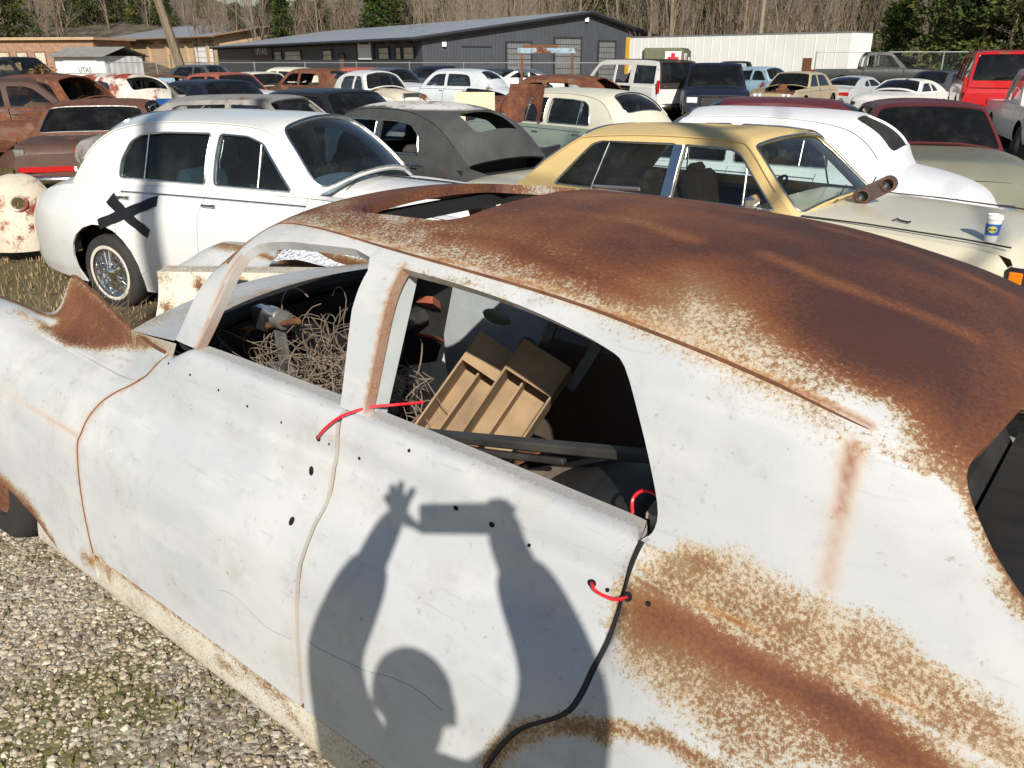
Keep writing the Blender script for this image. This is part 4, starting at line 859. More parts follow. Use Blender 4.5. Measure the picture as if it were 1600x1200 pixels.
ff = np.vstack([b_xz(_off(sgf, .005))[::-1], [(2.25, VL)], top(2.3, 4.25, 30), b_xz([(4.25, .46), (4.14, .46)]), b_xz(arc(3.78, .36, .33, 15, 160)), b_xz([(3.40, .46), (3.12, .44), (2.95, .40), (2.80, .33), (2.51, .33)])])
sl = np.vstack([b_xz([(3.02, .26), (2.95, .40), (2.85, .425), (.86, .425), (.80, .30), (.86, .235), (2.9, .235)])])
for mir in (False, True):
    st = .022 if not mir else .06
    a_ = AT if not mir else AT
    sheet('front_door', body, fd, 'primer_with_rust', hero, step=st, thick=.012, flip=True, attrs=a_, mirror=mir)
    sheet('rear_door', body, rd, 'primer_with_rust', hero, step=st, thick=.012, flip=True, attrs=a_, mirror=mir)
    sheet('rear_wing', body, qp, 'primer_with_rust', hero, step=.02 if not mir else .06, thick=.010, flip=True, attrs=a_, mirror=mir)
    sheet('front_wing', body, ff, 'primer_with_rust', hero, step=st, thick=.008, flip=True, attrs=a_, mirror=mir)
    sheet('sill', body_off(.006), sl, 'cream_sill_paint', hero, step=.02 if not mir else .08, thick=.012, flip=True, attrs={'rust': sill_rust}, mirror=mir)
    jm = np.vstack([b_xz([(.62, .43), (2.60, .43)]), [(2.60, VL * .72), (2.28, VL * .97), (.60, VL * .94)], b_xz([(.55, .9)])])
    sheet('door_frame', body_off(.020), jm, 'jamb_paint', hero, step=.06, flip=True, mirror=mir)
MB().tube(body_off(.009)(b_xz([(x, .431) for x in np.linspace(.87, 2.52, 40)])), .006, 5).build('sill_seam', 'rusty_steel', hero)
# rubber strip that fills the gap behind the rear door
gr3 = body_off(.006)(b_xz(smooth_poly(GAP_R, 6)[:-4]))
MB().tube(gr3, .0075, 6).build('door_seal', 'black_rubber', hero)
MB().tube(body_off(.005)(b_xz(smooth_poly(GAP_F, 6))), .0062, 6).build('wing_seam', 'rusty_steel', hero)
for dx in (-.0072,): MB().tube(body_off(.0035)(b_xz([(1.411 + dx, z) for z in np.linspace(.436, 1.165, 40)])), .0016, 4).build('jamb_edge', 'rusty_steel', hero)
fl_ = body(np.array([(x, VL) for x in np.linspace(2.24, 3.19, 30)])); MB().tube(fl_, .006, 6).build('wing_flange', 'rusty_steel', hero)
# cabin skin
def s_attr(uv, V): return s_rust_shade(uv, V)
wf = s_xz(smooth_poly(WIN_F, 3)); wr = s_xz(smooth_poly(WIN_R[1:], 3)); wf[0, 1] = 0; wf[-1, 1] = 0; wr[-1, 1] = 0
sun_y = s_xy([(1.34, .33), (1.72, .33)])
out = [(-.75, 0.), (-.3, 0.), (.3, 0.), (.600, 0.)] + [tuple(p) for p in wr[::-1]] + [(1.345, 0.), (1.43, 0.)] + [tuple(p) for p in wf[::-1][1:-1]] + [(2.06, 0.), (2.12, 0.), (2.18, 0.)]
out += [tuple(p) for p in smooth_poly([(2.175, .03), (2.14, .17), (2.10, .31), (2.055, .42), (2.02, .50), (1.995, .60), (1.98, .78), (1.972, 1.)], 3)]
out += [(1.73, 1.)] + [tuple(p) for p in round_poly([(1.73, 1.0), (1.72, sun_y[1, 1]), (1.34, sun_y[0, 1]), (1.33, 1.0)], [0, .09, .09, 0], 6)][1:-1] + [(1.33, 1.)]
out += [(.085, 1.)] + [tuple(p) for p in smooth_poly([(.085, .99), (.105, .75), (.125, .56), (.142, .46), (.135, .395), (.09, .308), (.041, .233), (-.02, .165), (-.12, .12), (-.28, .13), (-.43, .22), (-.51, .5), (-.54, .97)], 3)] + [(-.545, 1.), (-.75, 1.)]
gut_uv = s_xz(smooth_poly(GUTTER, 3)); gline = np.vstack([gut_uv, [(.23, .355), (.185, .375), (.14, .395)]])
for mir in (False, True):
    uv_, F_ = cdt(np.array(out), [], .018 if not mir else .04)
    c_ = uv_[F_].mean(1); gx = gline[::-1]
    gl_ = np.interp(c_[:, 0], gx[:, 0], gx[:, 1]); isr = (c_[:, 1] > gl_) & (c_[:, 0] < 1.99)
    isr |= (c_[:, 0] <= .14) & (c_[:, 1] > .40)
    for nm, sel in (('roof', isr), ('side_frame', ~isr)):
        f2 = F_[sel]; us = np.unique(f2); mp = -np.ones(len(uv_), int); mp[us] = np.arange(len(us))
        lift(nm, shell, uv_[us], mp[f2], 'primer_with_rust', hero, .028, True, {'rust': s_rust_shade, 'wear': lambda a, b: np.zeros(len(a)), 'stain': s_stain}, True, mir)
    g3 = shell(gut_uv) + np.array([0, .006, -.004]); g3 = g3 * ([1, -1, 1] if mir else [1, 1, 1])
    gr = MB().tube(g3, np.concatenate([np.full(len(g3) - 8, .0036), np.linspace(.0036, .0006, 8)]), 6).build('drip_rail', 'rusty_steel', hero)
# centre pillar, inner face and boot, floor, bulkheads
for s_ in (1, -1):
    MB().box((1.388, s_ * .545, 1.33), (.075, .07, .36), rotx(s_ * .38)).build('centre_pillar', 'pillar_grey', hero)
V, F = grid(20, 24, lambda q: np.stack([-.60 - 1.12 * q[:, 0], (q[:, 1] * 2 - 1) * (.585 - .17 * q[:, 0] ** 2), (1.10 - .03 * q[:, 0] - .15 * q[:, 0] ** 2) + .05 * (1 - (q[:, 1] * 2 - 1) ** 2)], 1))
mk('boot_lid', V, F[:, ::-1], 'primer_with_rust', hero, attrs={'rust': np.full(len(V), .3), 'wear': np.zeros(len(V))})
V, F = grid(12, 24, lambda q: np.stack([-1.72 - .05 * (1 - (q[:, 1] * 2 - 1) ** 2), (q[:, 1] * 2 - 1) * (.42 + .2 * q[:, 0]), .94 - .5 * q[:, 0]], 1))
mk('tail_panel', V, F[:, ::-1], 'primer_with_rust', hero, attrs={'rust': np.full(len(V), .3), 'wear': np.zeros(len(V))})
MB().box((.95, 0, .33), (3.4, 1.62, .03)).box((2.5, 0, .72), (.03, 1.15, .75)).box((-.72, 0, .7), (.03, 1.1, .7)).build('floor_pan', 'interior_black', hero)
def wheel(parent, x, y, r_, w_, rimmat, side, tyre='tyre_rubber', white=False, rimr=.62, cap=True, n=28, spokes=0, dz=0.):
    """tyre with its rim; side is +1 for the left of the car"""
    zc = r_ + dz
    t = MB(); h = w_ / 2; ri = r_ * rimr
    t.lathe([(ri, -h * .8), (ri * 1.02, -h), (r_ * .90, -h), (r_ * .97, -h * .8), (r_, -h * .4), (r_, h * .4), (r_ * .97, h * .8), (r_ * .90, h), (ri * 1.02, h), (ri, h * .8)], (x, y, zc), n=n)
    ty = t.build('tyre', tyre, parent)
    m = MB(); o = side
    m.lathe([(ri, o * h * .8), (ri * .96, o * h * .75), (ri * .90, o * h * .35), (ri * .55, o * h * .30), (ri * .50, o * h * .62), (ri * .30, o * h * .80), (.001, o * h * .86)], (x, y, zc), n=n)
    rm = m.build('rim', rimmat, ty)
    if white:
        MB().lathe([(ri * 1.03, o * h * 1.01), (ri * 1.10, o * (h * 1.0 + .006)), (ri * 1.17, o * h * 1.01)], (x, y, zc), n=n).build('whitewall', 'whitewall_rubber', ty)
    if spokes:
        s_ = MB()
        for k in range(spokes):
            a = 2 * math.pi * k / spokes; b = a + (.16 if k % 2 else -.16)
            s_.tube([(x + ri * .20 * math.cos(a), y + o * h * .92, zc + ri * .20 * math.sin(a)), (x + ri * .90 * math.cos(b), y + o * h * .62, zc + ri * .90 * math.sin(b))], .005, 5)
        s_.lathe([(ri * .24, o * h * .7), (ri * .24, o * h * 1.0), (ri * .14, o * h * 1.12), (.001, o * h * 1.15)], (x, y, zc), n=16)
        s_.build('wire_spokes', 'chrome', rm)
    return ty
for s_ in (1, -1):
    wheel(hero, 3.66, s_ * .70, .34, .17, 'rusty_steel', s_); wheel(hero, .28, s_ * .74, .34, .17, 'rusty_steel', s_)
# ------------------------------------------------------------------ car builder
def clip_x(poly, a, keep_ge):
    out = []; n_ = len(poly)
    for i in range(n_):
        p, q = poly[i], poly[(i + 1) % n_]; ip = (p[0] >= a) == keep_ge; iq = (q[0] >= a) == keep_ge
        if ip: out.append(p)
        if ip != iq: t = (a - p[0]) / (q[0] - p[0]); out.append((a, p[1] + t * (q[1] - p[1])))
    return clean(np.array(out)) if len(out) > 2 else None
plain('seat_dark', (.035, .032, .03), .75, var=.3); plain('seat_tan', (.46, .30, .16), .7, var=.25); plain('seat_green', (.12, .17, .15), .7, var=.25); plain('seat_brown', (.10, .06, .045), .7)
plain('dull_chrome', (.62, .62, .60), .25, 1.0, var=.2, scale=20); plain('head_lamp', (.75, .76, .74), .1, 0., spec=.8); plain('tail_lamp_red', (.45, .012, .012), .2, spec=.7)
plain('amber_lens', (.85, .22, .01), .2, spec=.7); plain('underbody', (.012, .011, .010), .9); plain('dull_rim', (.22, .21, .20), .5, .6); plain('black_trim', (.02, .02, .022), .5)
glass('window_glass', (.78, .87, .85)); glass('clear_glass', (.78, .87, .85)); glass('green_glass', (.45, .66, .60), .45); glass('dark_glass', (.10, .10, .13), .35); glass('blue_glass', (.42, .56, .66), .42)
SEC = [(0, .93), (.22, .985), (.5, 1.), (.8, .975), (1, .93)]
def car(name, label, S, loc, heading, body_m, roof_m=None, cat='car', group=None, detail=1, glass_m='window_glass', seat='seat_dark', rim='dull_rim', skip=(), white=False, spokes=0, pillar_m=None, hood_m=None, deck_m=None, scale=1., z=0., door_m=None, tilt=(0, 0), trim='dull_chrome', front_m=None):
    root = empty(name, (loc[0], loc[1], z), heading, label, cat, group)
    root.scale = (scale,) * 3; root.rotation_euler = (tilt[0], tilt[1], heading)
    roof_m = roof_m or body_m; pillar_m = pillar_m or roof_m; hood_m = hood_m or body_m; deck_m = deck_m or body_m; door_m = door_m or body_m
    sh = pchip(*zip(*S['sh'])); pw = pchip(*zip(*S['pw'])); sec = pchip(*zip(*S.get('sec', SEC))); zs = S.get('zs', .24)
    ct = pchip(*zip(*S['ct'])); bumps = S.get('bumps', ())
    def ylow(x, zz):
        top_ = sh(x); t = np.clip((zz - zs) / np.maximum(top_ - zs, .05), 0, 1); y = pw(x) * sec(t)
        for (bx, bz, ax, az, h) in bumps: y = y + h * np.exp(-((x - bx) / ax) ** 2 - ((zz - bz) / az) ** 2)
        return y
    def lift_low(uv): uv = np.asarray(uv, float); return np.stack([uv[:, 0], ylow(uv[:, 0], uv[:, 1]), uv[:, 1]], 1)
    x0, x1 = S['sh'][0][0], S['sh'][-1][0]; step = {0: .16, 1: .10, 2: .06}[detail]
    xs = np.linspace(x0, x1, 40 if detail else 22)
    tops = [(x, float(sh(x))) for x in xs]
    bot = [(x1, zs + .14), (x1 - .12, zs + .03)]
    xr, xf = S['wx']; wr = S['wr']; ar = S.get('ar', wr * 1.16); az = S.get('az', wr)
    for cx in (xf, xr):
        a0 = math.degrees(math.asin(min(1, max(-1, (zs - az) / ar))))
        bot += arc(cx, az, ar, a0, 180 - a0, 14 if detail else 8)
    bot += [(x0 + .12, zs + .05), (x0, zs + .16)]
    sidep = [tuple(p) for p in tops] + bot
    gh = S.get('gh'); cuts = S['doors']; names = S.get('panels', ['rear_wing', 'rear_door', 'front_door', 'front_wing'])
    edges = [x0 - 1] + list(cuts) + [x1 + 1]; g = .005 if detail == 2 else .008
    for mir in (False, True):
        if mir and 'far_side' in skip: continue
        for i, nm in enumerate(names):
            if nm in skip: continue
            p = sidep
            p = clip_x(p, edges[i] + g, True); p = clip_x([tuple(q) for q in p], edges[i + 1] - g, False)
            if p is None: continue
            m_ = front_m if (front_m and nm == 'front_wing') else (door_m if 'door' in nm else body_m)
            sheet(nm, lift_low, p, m_, root, step=step, flip=True, mirror=mir, thick=.015 if detail == 2 else 0)
    # bonnet, boot, nose and tail
    gb, gf = (gh[0][0], gh[-1][0]) if gh else (x0, x1)
    pe = S.get('pe', 3.)
    def topg(xa, xb):
        def f(q):
            x = xa + (xb - xa) * q[:, 0]; t = q[:, 1] * 2 - 1; zz = sh(x); e = ylow(x, zz); zc = np.maximum(ct(x), zz)
            if S.get('wings') and xb > 0:
                hump = np.clip(1 - (np.abs(t) / .66) ** 2.4, 0, 1); dip = -.035 * np.exp(-((np.abs(t) - .70) / .10) ** 2) + .02 * np.exp(-((np.abs(t) - .88) / .10) ** 2)
                zz = zz + (zc - zz) * hump + dip
            else: zz = zz + (zc - zz) * (1 - np.abs(t) ** (S.get('pr', pe) if xb < 0 else pe))
            return np.stack([x, t * e, zz], 1)
        return f
    nn = (14, 20) if detail else (8, 10)
    if detail == 2: nn = (30, 36)
    if 'bonnet' not in skip:
        V, F = grid(nn[0], nn[1], topg(gf - .35, x1)); mk('bonnet', V, F, hood_m, root)
    else:
        MB().box(((gf + x1) / 2 + .05, 0, float(sh((gf + x1) / 2)) - .22), (x1 - gf - .5, .9, .22), bev=.05).box(((gf + x1) / 2, .1, float(sh((gf + x1) / 2)) - .06), (.5, .35, .14), bev=.04).lathe([(.001, .16), (.16, .15), (.17, 0)], ((gf + x1) / 2, .1, float(sh((gf + x1) / 2))), 'z', 12).build('engine', 'rusty_steel', root)
    if 'boot_lid' not in skip:
        V, F = grid(nn[0], nn[1], topg(x0, gb + S.get('deck_in', .35))); mk('boot_lid', V, F, deck_m, root)
    if 'ledge' not in skip and gh:      # the shelf between body and cabin
        for s_ in (1, -1):
            V, F = grid(24, 3, lambda q: np.stack([gb + (gf - gb) * q[:, 0], s_ * (ylow(gb + (gf - gb) * q[:, 0], sh(gb + (gf - gb) * q[:, 0])) - S['ghy'][0] * 1.5 * q[:, 1]), sh(gb + (gf - gb) * q[:, 0]) + .012 * np.sin(q[:, 1] * 1.5)], 1))
            mk('belt_ledge', V, F if s_ > 0 else F[:, ::-1], body_m, root)
    for nm, xe, sg in (('nose_panel', x1, 1), ('tail_panel', x0, -1)):
        if nm in skip: continue
        zt = float(sh(xe)); bl = S.get('nose' if sg > 0 else 'tail', .08); zlo = zs + .12
        V, F = grid(7, 15, lambda q: np.stack([xe + sg * bl * (1 - (q[:, 1] * 2 - 1) ** 2) * (.4 + .6 * np.sin(np.pi * np.clip(q[:, 0], 0, .6))), (q[:, 1] * 2 - 1) * ylow(np.full(len(q), xe), zlo + (zt - zlo) * q[:, 0]), zlo + (zt + (float(ct(xe)) - zt) * (1 - np.abs(q[:, 1] * 2 - 1) ** pe) - zlo) * q[:, 0]], 1))
        mk(nm, V, F if sg < 0 else F[:, ::-1], body_m, root)
    wmax = float(pw(0.)); zbm = float(sh(0.))
    # under-body, inner walls
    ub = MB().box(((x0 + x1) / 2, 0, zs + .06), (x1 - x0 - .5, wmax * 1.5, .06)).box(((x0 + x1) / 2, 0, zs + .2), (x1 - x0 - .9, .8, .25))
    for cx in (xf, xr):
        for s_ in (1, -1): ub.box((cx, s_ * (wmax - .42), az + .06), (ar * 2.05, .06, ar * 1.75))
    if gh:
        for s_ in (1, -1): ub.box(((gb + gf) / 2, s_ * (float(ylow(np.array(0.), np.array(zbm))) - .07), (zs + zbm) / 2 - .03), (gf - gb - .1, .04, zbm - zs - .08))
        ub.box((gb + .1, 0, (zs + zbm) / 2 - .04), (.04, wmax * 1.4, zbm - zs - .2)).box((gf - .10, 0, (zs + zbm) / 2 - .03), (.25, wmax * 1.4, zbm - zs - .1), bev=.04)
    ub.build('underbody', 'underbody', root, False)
    # cabin
    if gh:
        ins, tum = S['ghy'][:2]; gp = smooth_poly(gh, 6 if detail else 3); zt_ = gp[:, 1].max(); pwr = S['ghy'][2] if len(S['ghy']) > 2 else 1.25
        def ygh(x, zz):
            b = ylow(x, sh(x)) - ins; s_ = np.clip((zz - sh(x)) / (zt_ - sh(x)), -.1, 1); return b - tum * np.sign(s_) * np.abs(s_) ** pwr
        def lift_gh(d=0.):
            def f(uv): uv = np.asarray(uv, float); return np.stack([uv[:, 0], ygh(uv[:, 0], uv[:, 1]) - d, uv[:, 1]], 1)
            return f
        wins = [round_poly(w, S.get('wr_', .035), 4) for w in S['win']]
        low = [(x, float(sh(x)) - .02) for x in np.linspace(gf, gb, 12)]
        op = [tuple(p) for p in gp] + low
        for mir in (False, True):
            if 'pillars' not in skip: sheet('side_pillars', lift_gh(), op, pillar_m, root, holes=wins, step=step, flip=True, mirror=mir, thick=.03 if detail else .02)
            if 'side_glass' not in skip:
                for k_, w in enumerate(wins):
                    if ('glass%d' % k_) in skip: continue
                    sheet('window_glass', lift_gh(.016), w, glass_m, root, step=.3, flip=True, mirror=mir)
            if detail == 2:
                for w in wins:
                    pr = lift_gh(-.004)(resample(w, .05)); pr = np.vstack([pr, pr[:1]]) * ([1, -1, 1] if mir else [1, 1, 1])
                    MB().tube(pr, .009, 6, False).build('window_frame', trim, root)
                for (xa_, za_, xb_, zb_) in S.get('bars', ()):
                    pr = lift_gh(0)(np.array([(xa_, za_), (xb_, zb_)])) * ([1, -1, 1] if mir else [1, 1, 1]); MB().tube(pr, .008, 6).build('window_divider', trim, root)
        if detail == 2:
            for s_ in (1, -1):
                gq = gp[(gp[:, 1] > zbm + .16)]; pr = lift_gh(-.007)(gq) * [1, s_, 1]; MB().tube(pr, .0065, 6).build('drip_rail', pillar_m if S is not None else trim, root)
        # canopy: windscreen surround, roof, rear window surround
        d = np.r_[0, np.cumsum(np.linalg.norm(np.diff(gp, axis=0), axis=1))]; Ls = d[-1]
        tg = np.gradient(gp, axis=0); tg /= np.linalg.norm(tg, axis=1)[:, None]; nr = np.stack([-tg[:, 1], tg[:, 0]], 1)
        cr = S.get('crown', (.10, .10, .16)); im = int(np.argmax(gp[:, 1]))
        frac = np.clip((gp[:, 1] - gp[[0, -1], 1].mean()) / (zt_ - gp[[0, -1], 1].mean()), 0, 1) ** 3
        crn = np.where(np.arange(len(gp)) < im, cr[0] + (cr[1] - cr[0]) * frac, cr[2] + (cr[1] - cr[2]) * frac)
        crn = crn * (.3 + .7 * np.where(np.arange(len(gp)) < im, _sst(0, .38, d), 1.))
        ey = ygh(gp[:, 0], gp[:, 1]); qx = S.get('qx', 2.3); TW = .62
        def canopy(dd=0.):
            def f(uv):
                uv = np.asarray(uv, float); s_ = np.clip(uv[:, 0], 0, Ls); t = np.clip(uv[:, 1] / TW, -1.02, 1.02)
                gi = lambda a: np.interp(s_, d, a); c_ = gi(crn) * (1 - np.abs(t) ** qx) - dd
                return np.stack([gi(gp[:, 0]) + gi(nr[:, 0]) * c_, t * gi(ey), gi(gp[:, 1]) + gi(nr[:, 1]) * c_], 1)
            return f
        def s_at(zf, front):
            zz = gp[[0, -1], 1].mean() + (zt_ - gp[[0, -1], 1].mean()) * zf
            idx = np.arange(len(gp))[im:] if front else np.arange(len(gp))[:im + 1]
            return float(np.interp(zz, gp[idx, 1][::-1] if front else gp[idx, 1], d[idx][::-1] if front else d[idx]))
        holes = []; gl = []
        for key, front in (('ws', True), ('rw', False)):
            if key not in S: continue
            a_, b_, mg = S[key][:3]; mg2 = S[key][3] if len(S[key]) > 3 else mg
            sa, sb = s_at(a_, front), s_at(b_, front); h = round_poly([(sa, -TW * (1 - mg)), (sb, -TW * (1 - mg2)), (sb, TW * (1 - mg2)), (sa, TW * (1 - mg))], S.get(key + 'r', .06), 5)
            holes.append(h); gl.append((key, h))
        if 'roof' not in skip:
            sheet('roof', canopy(), [(0, -TW), (Ls, -TW), (Ls, TW), (0, TW)], roof_m, root, holes=holes, step=step * .8, thick=.025 if detail else .015)
        for key, h in gl:
            if detail == 2 and not (key == 'rw' and 'rw' in skip):
                pr = canopy(-.004)(resample(h, .05)); MB().tube(np.vstack([pr, pr[:1]]), .010, 6, False).build('windscreen_frame' if key == 'ws' else 'rear_window_frame', trim, root)
            if key in skip: continue
            sheet('windscreen' if key == 'ws' else 'rear_window', canopy(.014), h, glass_m, root, step=.12)
        # seats and wheel
        if 'seats' not in skip:
            sx = gf - (gf - gb) * .42; hs = zbm - .02
            for (x_, wd, k) in ((sx, .52, 2), (gb + .62, 1.24, 1)):
                for s_ in ((-.36, .36) if k == 2 else (0,)):
                    m = MB().box((x_, s_, zs + .28), (.5, wd, .2), bev=.06).box((x_ - .28, s_, (zs + .3 + hs) / 2 + .06), (.16, wd, hs - zs - .12), roty(-.2), bev=.06)
                    if S.get('headrest'): m.box((x_ - .36, s_, hs + .12), (.10, .26, .18), bev=.04) if k == 2 else [m.box((x_ - .36, q, hs + .08), (.09, .26, .14), bev=.04) for q in (-.35, .35)]
                    m.build('seat', seat, root)
            if detail:
                m = MB(); a = np.linspace(0, 2 * np.pi, 25); wc = np.array([sx + .42, .36, zbm - .02]); rt_ = roty(-1.05)
                m.tube(np.stack([.19 * np.cos(a), .19 * np.sin(a), 0 * a], 1) @ rt_.T + wc, .012, 6, False)
                for b in (0, 2.1, 4.2): m.tube([wc, np.array([.19 * math.cos(b), .19 * math.sin(b), 0]) @ rt_.T + wc], .010, 5)
                m.build('steering_wheel', 'black_trim', root)
    # wheels
    if 'wheels' not in skip:
        for cx in (xf, xr):
            for s_ in (1, -1):
                yw = float(ylow(np.array(cx), np.array(az + ar))) - .13
                wheel(root, cx, s_ * yw, wr, .18, rim, s_, white=white and s_ < 0, n=36 if detail == 2 else 18, spokes=spokes if cx == xr and s_ < 0 else 0, dz=S.get('wz', 0.))
    # bumpers, lamps, grille, handles
    for key, sg in (('bumper_f', 1), ('bumper_r', -1)):
        if key not in S or key in skip: continue
        zc_, h_, off = S[key]; xe = (x1 if sg > 0 else x0) + sg * off; w_ = wmax * .97
        t = np.linspace(-1, 1, 15); pts = np.stack([xe - sg * (.30 * np.abs(t) ** 5 + .05 * t * t), w_ * t, np.full(15, zc_)], 1)
        V = []; F = []
        for p in pts: V += [p + (sg * o_, 0, u_) for o_, u_ in ((-.03, -h_), (.03, -h_ * .8), (.05, 0), (.03, h_ * .8), (-.03, h_))]
        F = [[i * 5 + j, (i + 1) * 5 + j, (i + 1) * 5 + j + 1, i * 5 + j + 1] for i in range(14) for j in range(4)]
        mk('bumper', V, F if sg > 0 else [f[::-1] for f in F], S.get('bump_m', trim), root)
    for (y, zz, r_, xo) in S.get('head', ()):
        for s_ in (1, -1):
            o = MB().lathe([(r_ * 1.15, -.03), (r_ * 1.15, .02), (r_, .03)], (x1 + xo, s_ * y, zz), 'x', 16).build('headlight', trim, root)
            MB().lathe([(r_, .02), (r_ * .8, .035), (.001, .045)], (x1 + xo, s_ * y, zz), 'x', 16).build('lens', 'head_lamp', o)
    for (y, zz, w_, h_, xo, m_) in (() if 'tail_l' in skip else S.get('tail_l', ())):
        for s_ in (1, -1): MB().box((x0 + xo, s_ * y, zz), (.06, w_, h_), bev=.015).build('tail_light', m_, root)
    for (y, zz, w_, h_, xo, m_) in S.get('sq_head', ()):
        for s_ in (1, -1): MB().box((x1 + xo, s_ * y, zz), (.05, w_, h_), bev=.012).build('headlight', m_, root)
    if 'grille' in S and 'grille' not in skip:
        zc_, w_, h_, xo, ns = S['grille']; g_ = MB().box((x1 + xo - .02, 0, zc_), (.04, w_, h_)).build('grille', 'black_trim', root, False)
        fr = MB()
        for q in (-1, 1): fr.box((x1 + xo, 0, zc_ + q * h_ / 2), (.05, w_ + .03, .025)).box((x1 + xo, q * w_ / 2, zc_), (.048, .025, h_))
        fr.build('grille_frame', trim, g_, False)
        for k in range(ns): MB().box((x1 + xo + .005, -w_ / 2 + w_ * (k + .5) / ns, zc_), (.02, .014, h_ * .96)).build('grille_slat', trim, g_, False)
    if detail:
        for (hx, hz) in S.get('handles', ()):
            for s_ in (1, -1):
                y = float(ylow(np.array(hx), np.array(hz))); MB().box((hx, s_ * (y + .022), hz), (.15, .018, .022), bev=.006).box((hx + .05, s_ * (y + .008), hz), (.03, .03, .03)).build('door_handle', S.get('handle_m', trim), root)
        if 'strip' in S:
            a_, b_, dz, r_ = S['strip']
            for s_ in (1, -1):
                xx = np.linspace(a_, b_, 14); zz = sh(xx) - dz; MB().tube(np.stack([xx, s_ * (ylow(xx, zz) + .003), zz], 1), r_, 6).build('side_strip', trim, root)
        for (mx, s_) in S.get('mirrors', ()):
            y = float(ylow(np.array(mx), sh(np.array(mx)))); zz = float(sh(mx)); MB().box((mx, s_ * (y + .07), zz + .10), (.07, .16, .12), bev=.03).box((mx, s_ * (y - .01), zz + .05), (.04, .08, .04)).build('wing_mirror', S.get('mirror_m', 'chrome'), root)
    root['_y'] = 0; del root['_y']
    return root, dict(ylow=ylow, sh=sh, lift_low=lift_low, ct=ct)
CLOUD = dict(sh=[(-2.66, .60), (-2.52, .78), (-2.2, .92), (-1.7, 1.01), (-1.3, 1.035), (-.9, 1.045), (0, 1.055), (1.0, 1.06), (1.6, 1.03), (2.2, .985), (2.45, .92), (2.62, .78)],
             ct=[(-2.66, .68), (-2.5, .90), (-2.2, 1.02), (-1.8, 1.10), (-1.5, 1.14), (0, 1.15), (1.0, 1.15), (1.8, 1.13), (2.3, 1.09), (2.62, .95)],
             pw=[(-2.66, .50), (-2.5, .66), (-2.2, .80), (-1.8, .89), (-1.3, .93), (-.6, .92), (.3, .92), (1.2, .91), (1.9, .89), (2.3, .83), (2.62, .60)], sec=[(0, .93), (.2, .985), (.45, 1.), (.72, .975), (.88, .905), (1, .80)],
             bumps=[(-1.5, .62, .55, .30, .035), (1.85, .6, .6, .3, .02)], wx=(-1.29, 1.80), wr=.36, ar=.43, az=.35, wings=True, pr=2.4,
             gh=[(-1.74, 1.03), (-1.58, 1.20), (-1.41, 1.37), (-1.18, 1.485), (-.8, 1.545), (-.3, 1.567), (.25, 1.555), (.52, 1.51), (.66, 1.41), (.84, 1.23), (1.0, 1.06)], ghy=(.03, .19, 1.7), crown=(.20, .075, .22), qx=2.2,
             win=[[(-1.09, 1.10), (-1.07, 1.24), (-.99, 1.395), (-.88, 1.452), (-.6, 1.478), (-.10, 1.487), (-.10, 1.10)], [(0.0, 1.10), (0.0, 1.487), (.30, 1.478), (.47, 1.43), (.62, 1.29), (.80, 1.10)]],
             bars=[(-.80, 1.10, -.80, 1.455), (.46, 1.10, .45, 1.43)], ws=(.06, .87, .10, .13), wsr=.10, rw=(.34, .80, .30, .34), rwr=.12,
             doors=[-.99, -.05, .98], bumper_f=(.46, .07, .10), bumper_r=(.46, .07, .12), head=[(.62, .78, .09, -.12)], tail_l=[(.60, .62, .08, .16, .06, 'tail_lamp_red')], handles=[(-.93, .955), (.05, .955)], strip=(-1.0, 1.0, .05, .010), grille=(.80, .5, .5, .07, 14), nose=.12, tail=.06)
SHADOW = dict(sh=[(-2.58, .76), (-2.5, .86), (-1.6, .93), (0, .955), (1.2, .955), (2.3, .92), (2.52, .88), (2.58, .76)], ct=[(-2.58, .80), (-2.4, .93), (-1.6, 1.0), (0, 1.02), (1.0, 1.03), (2.0, .99), (2.5, .95), (2.58, .80)],
              pw=[(-2.58, .82), (-2.3, .87), (0, .90), (2.2, .88), (2.58, .83)], sec=[(0, .94), (.2, .99), (.55, 1.), (.86, .985), (1, .95)], wx=(-1.52, 1.53), wr=.34, ar=.40, pe=4.,
              gh=[(-1.72, .93), (-1.36, 1.185), (-1.10, 1.36), (-.96, 1.412), (-.5, 1.45), (0, 1.465), (.46, 1.455), (.60, 1.41), (.86, 1.17), (1.10, .955)], ghy=(.05, .19, 1.3), crown=(.16, .05, .14), qx=2.8, headrest=True,
              win=[[(-1.22, 1.0), (-1.02, 1.22), (-.89, 1.355), (-.80, 1.382), (-.06, 1.405), (-.06, 1.0)], [(.03, 1.0), (.03, 1.405), (.45, 1.395), (.54, 1.362), (.92, 1.0)]], wr_=.022, bars=[(-.80, 1.0, -.72, 1.375), (.66, 1.0, .62, 1.27)],
              ws=(.05, .90, .06, .07), rw=(.18, .86, .10, .13), doors=[-1.1, -.02, 1.02], bumper_f=(.50, .08, .08), bumper_r=(.50, .08, .08), head=[(.62, .72, .075, .02), (.44, .72, .075, .02)], tail_l=[(.72, .66, .14, .20, -.01, 'tail_lamp_red')], handles=[(-.95, .90), (.12, .90)], strip=(-2.2, 2.3, .10, .008), grille=(.72, .55, .38, .05, 12), nose=.06, tail=.05)
def var(S, **kw): d = dict(S); d.update(kw); return d
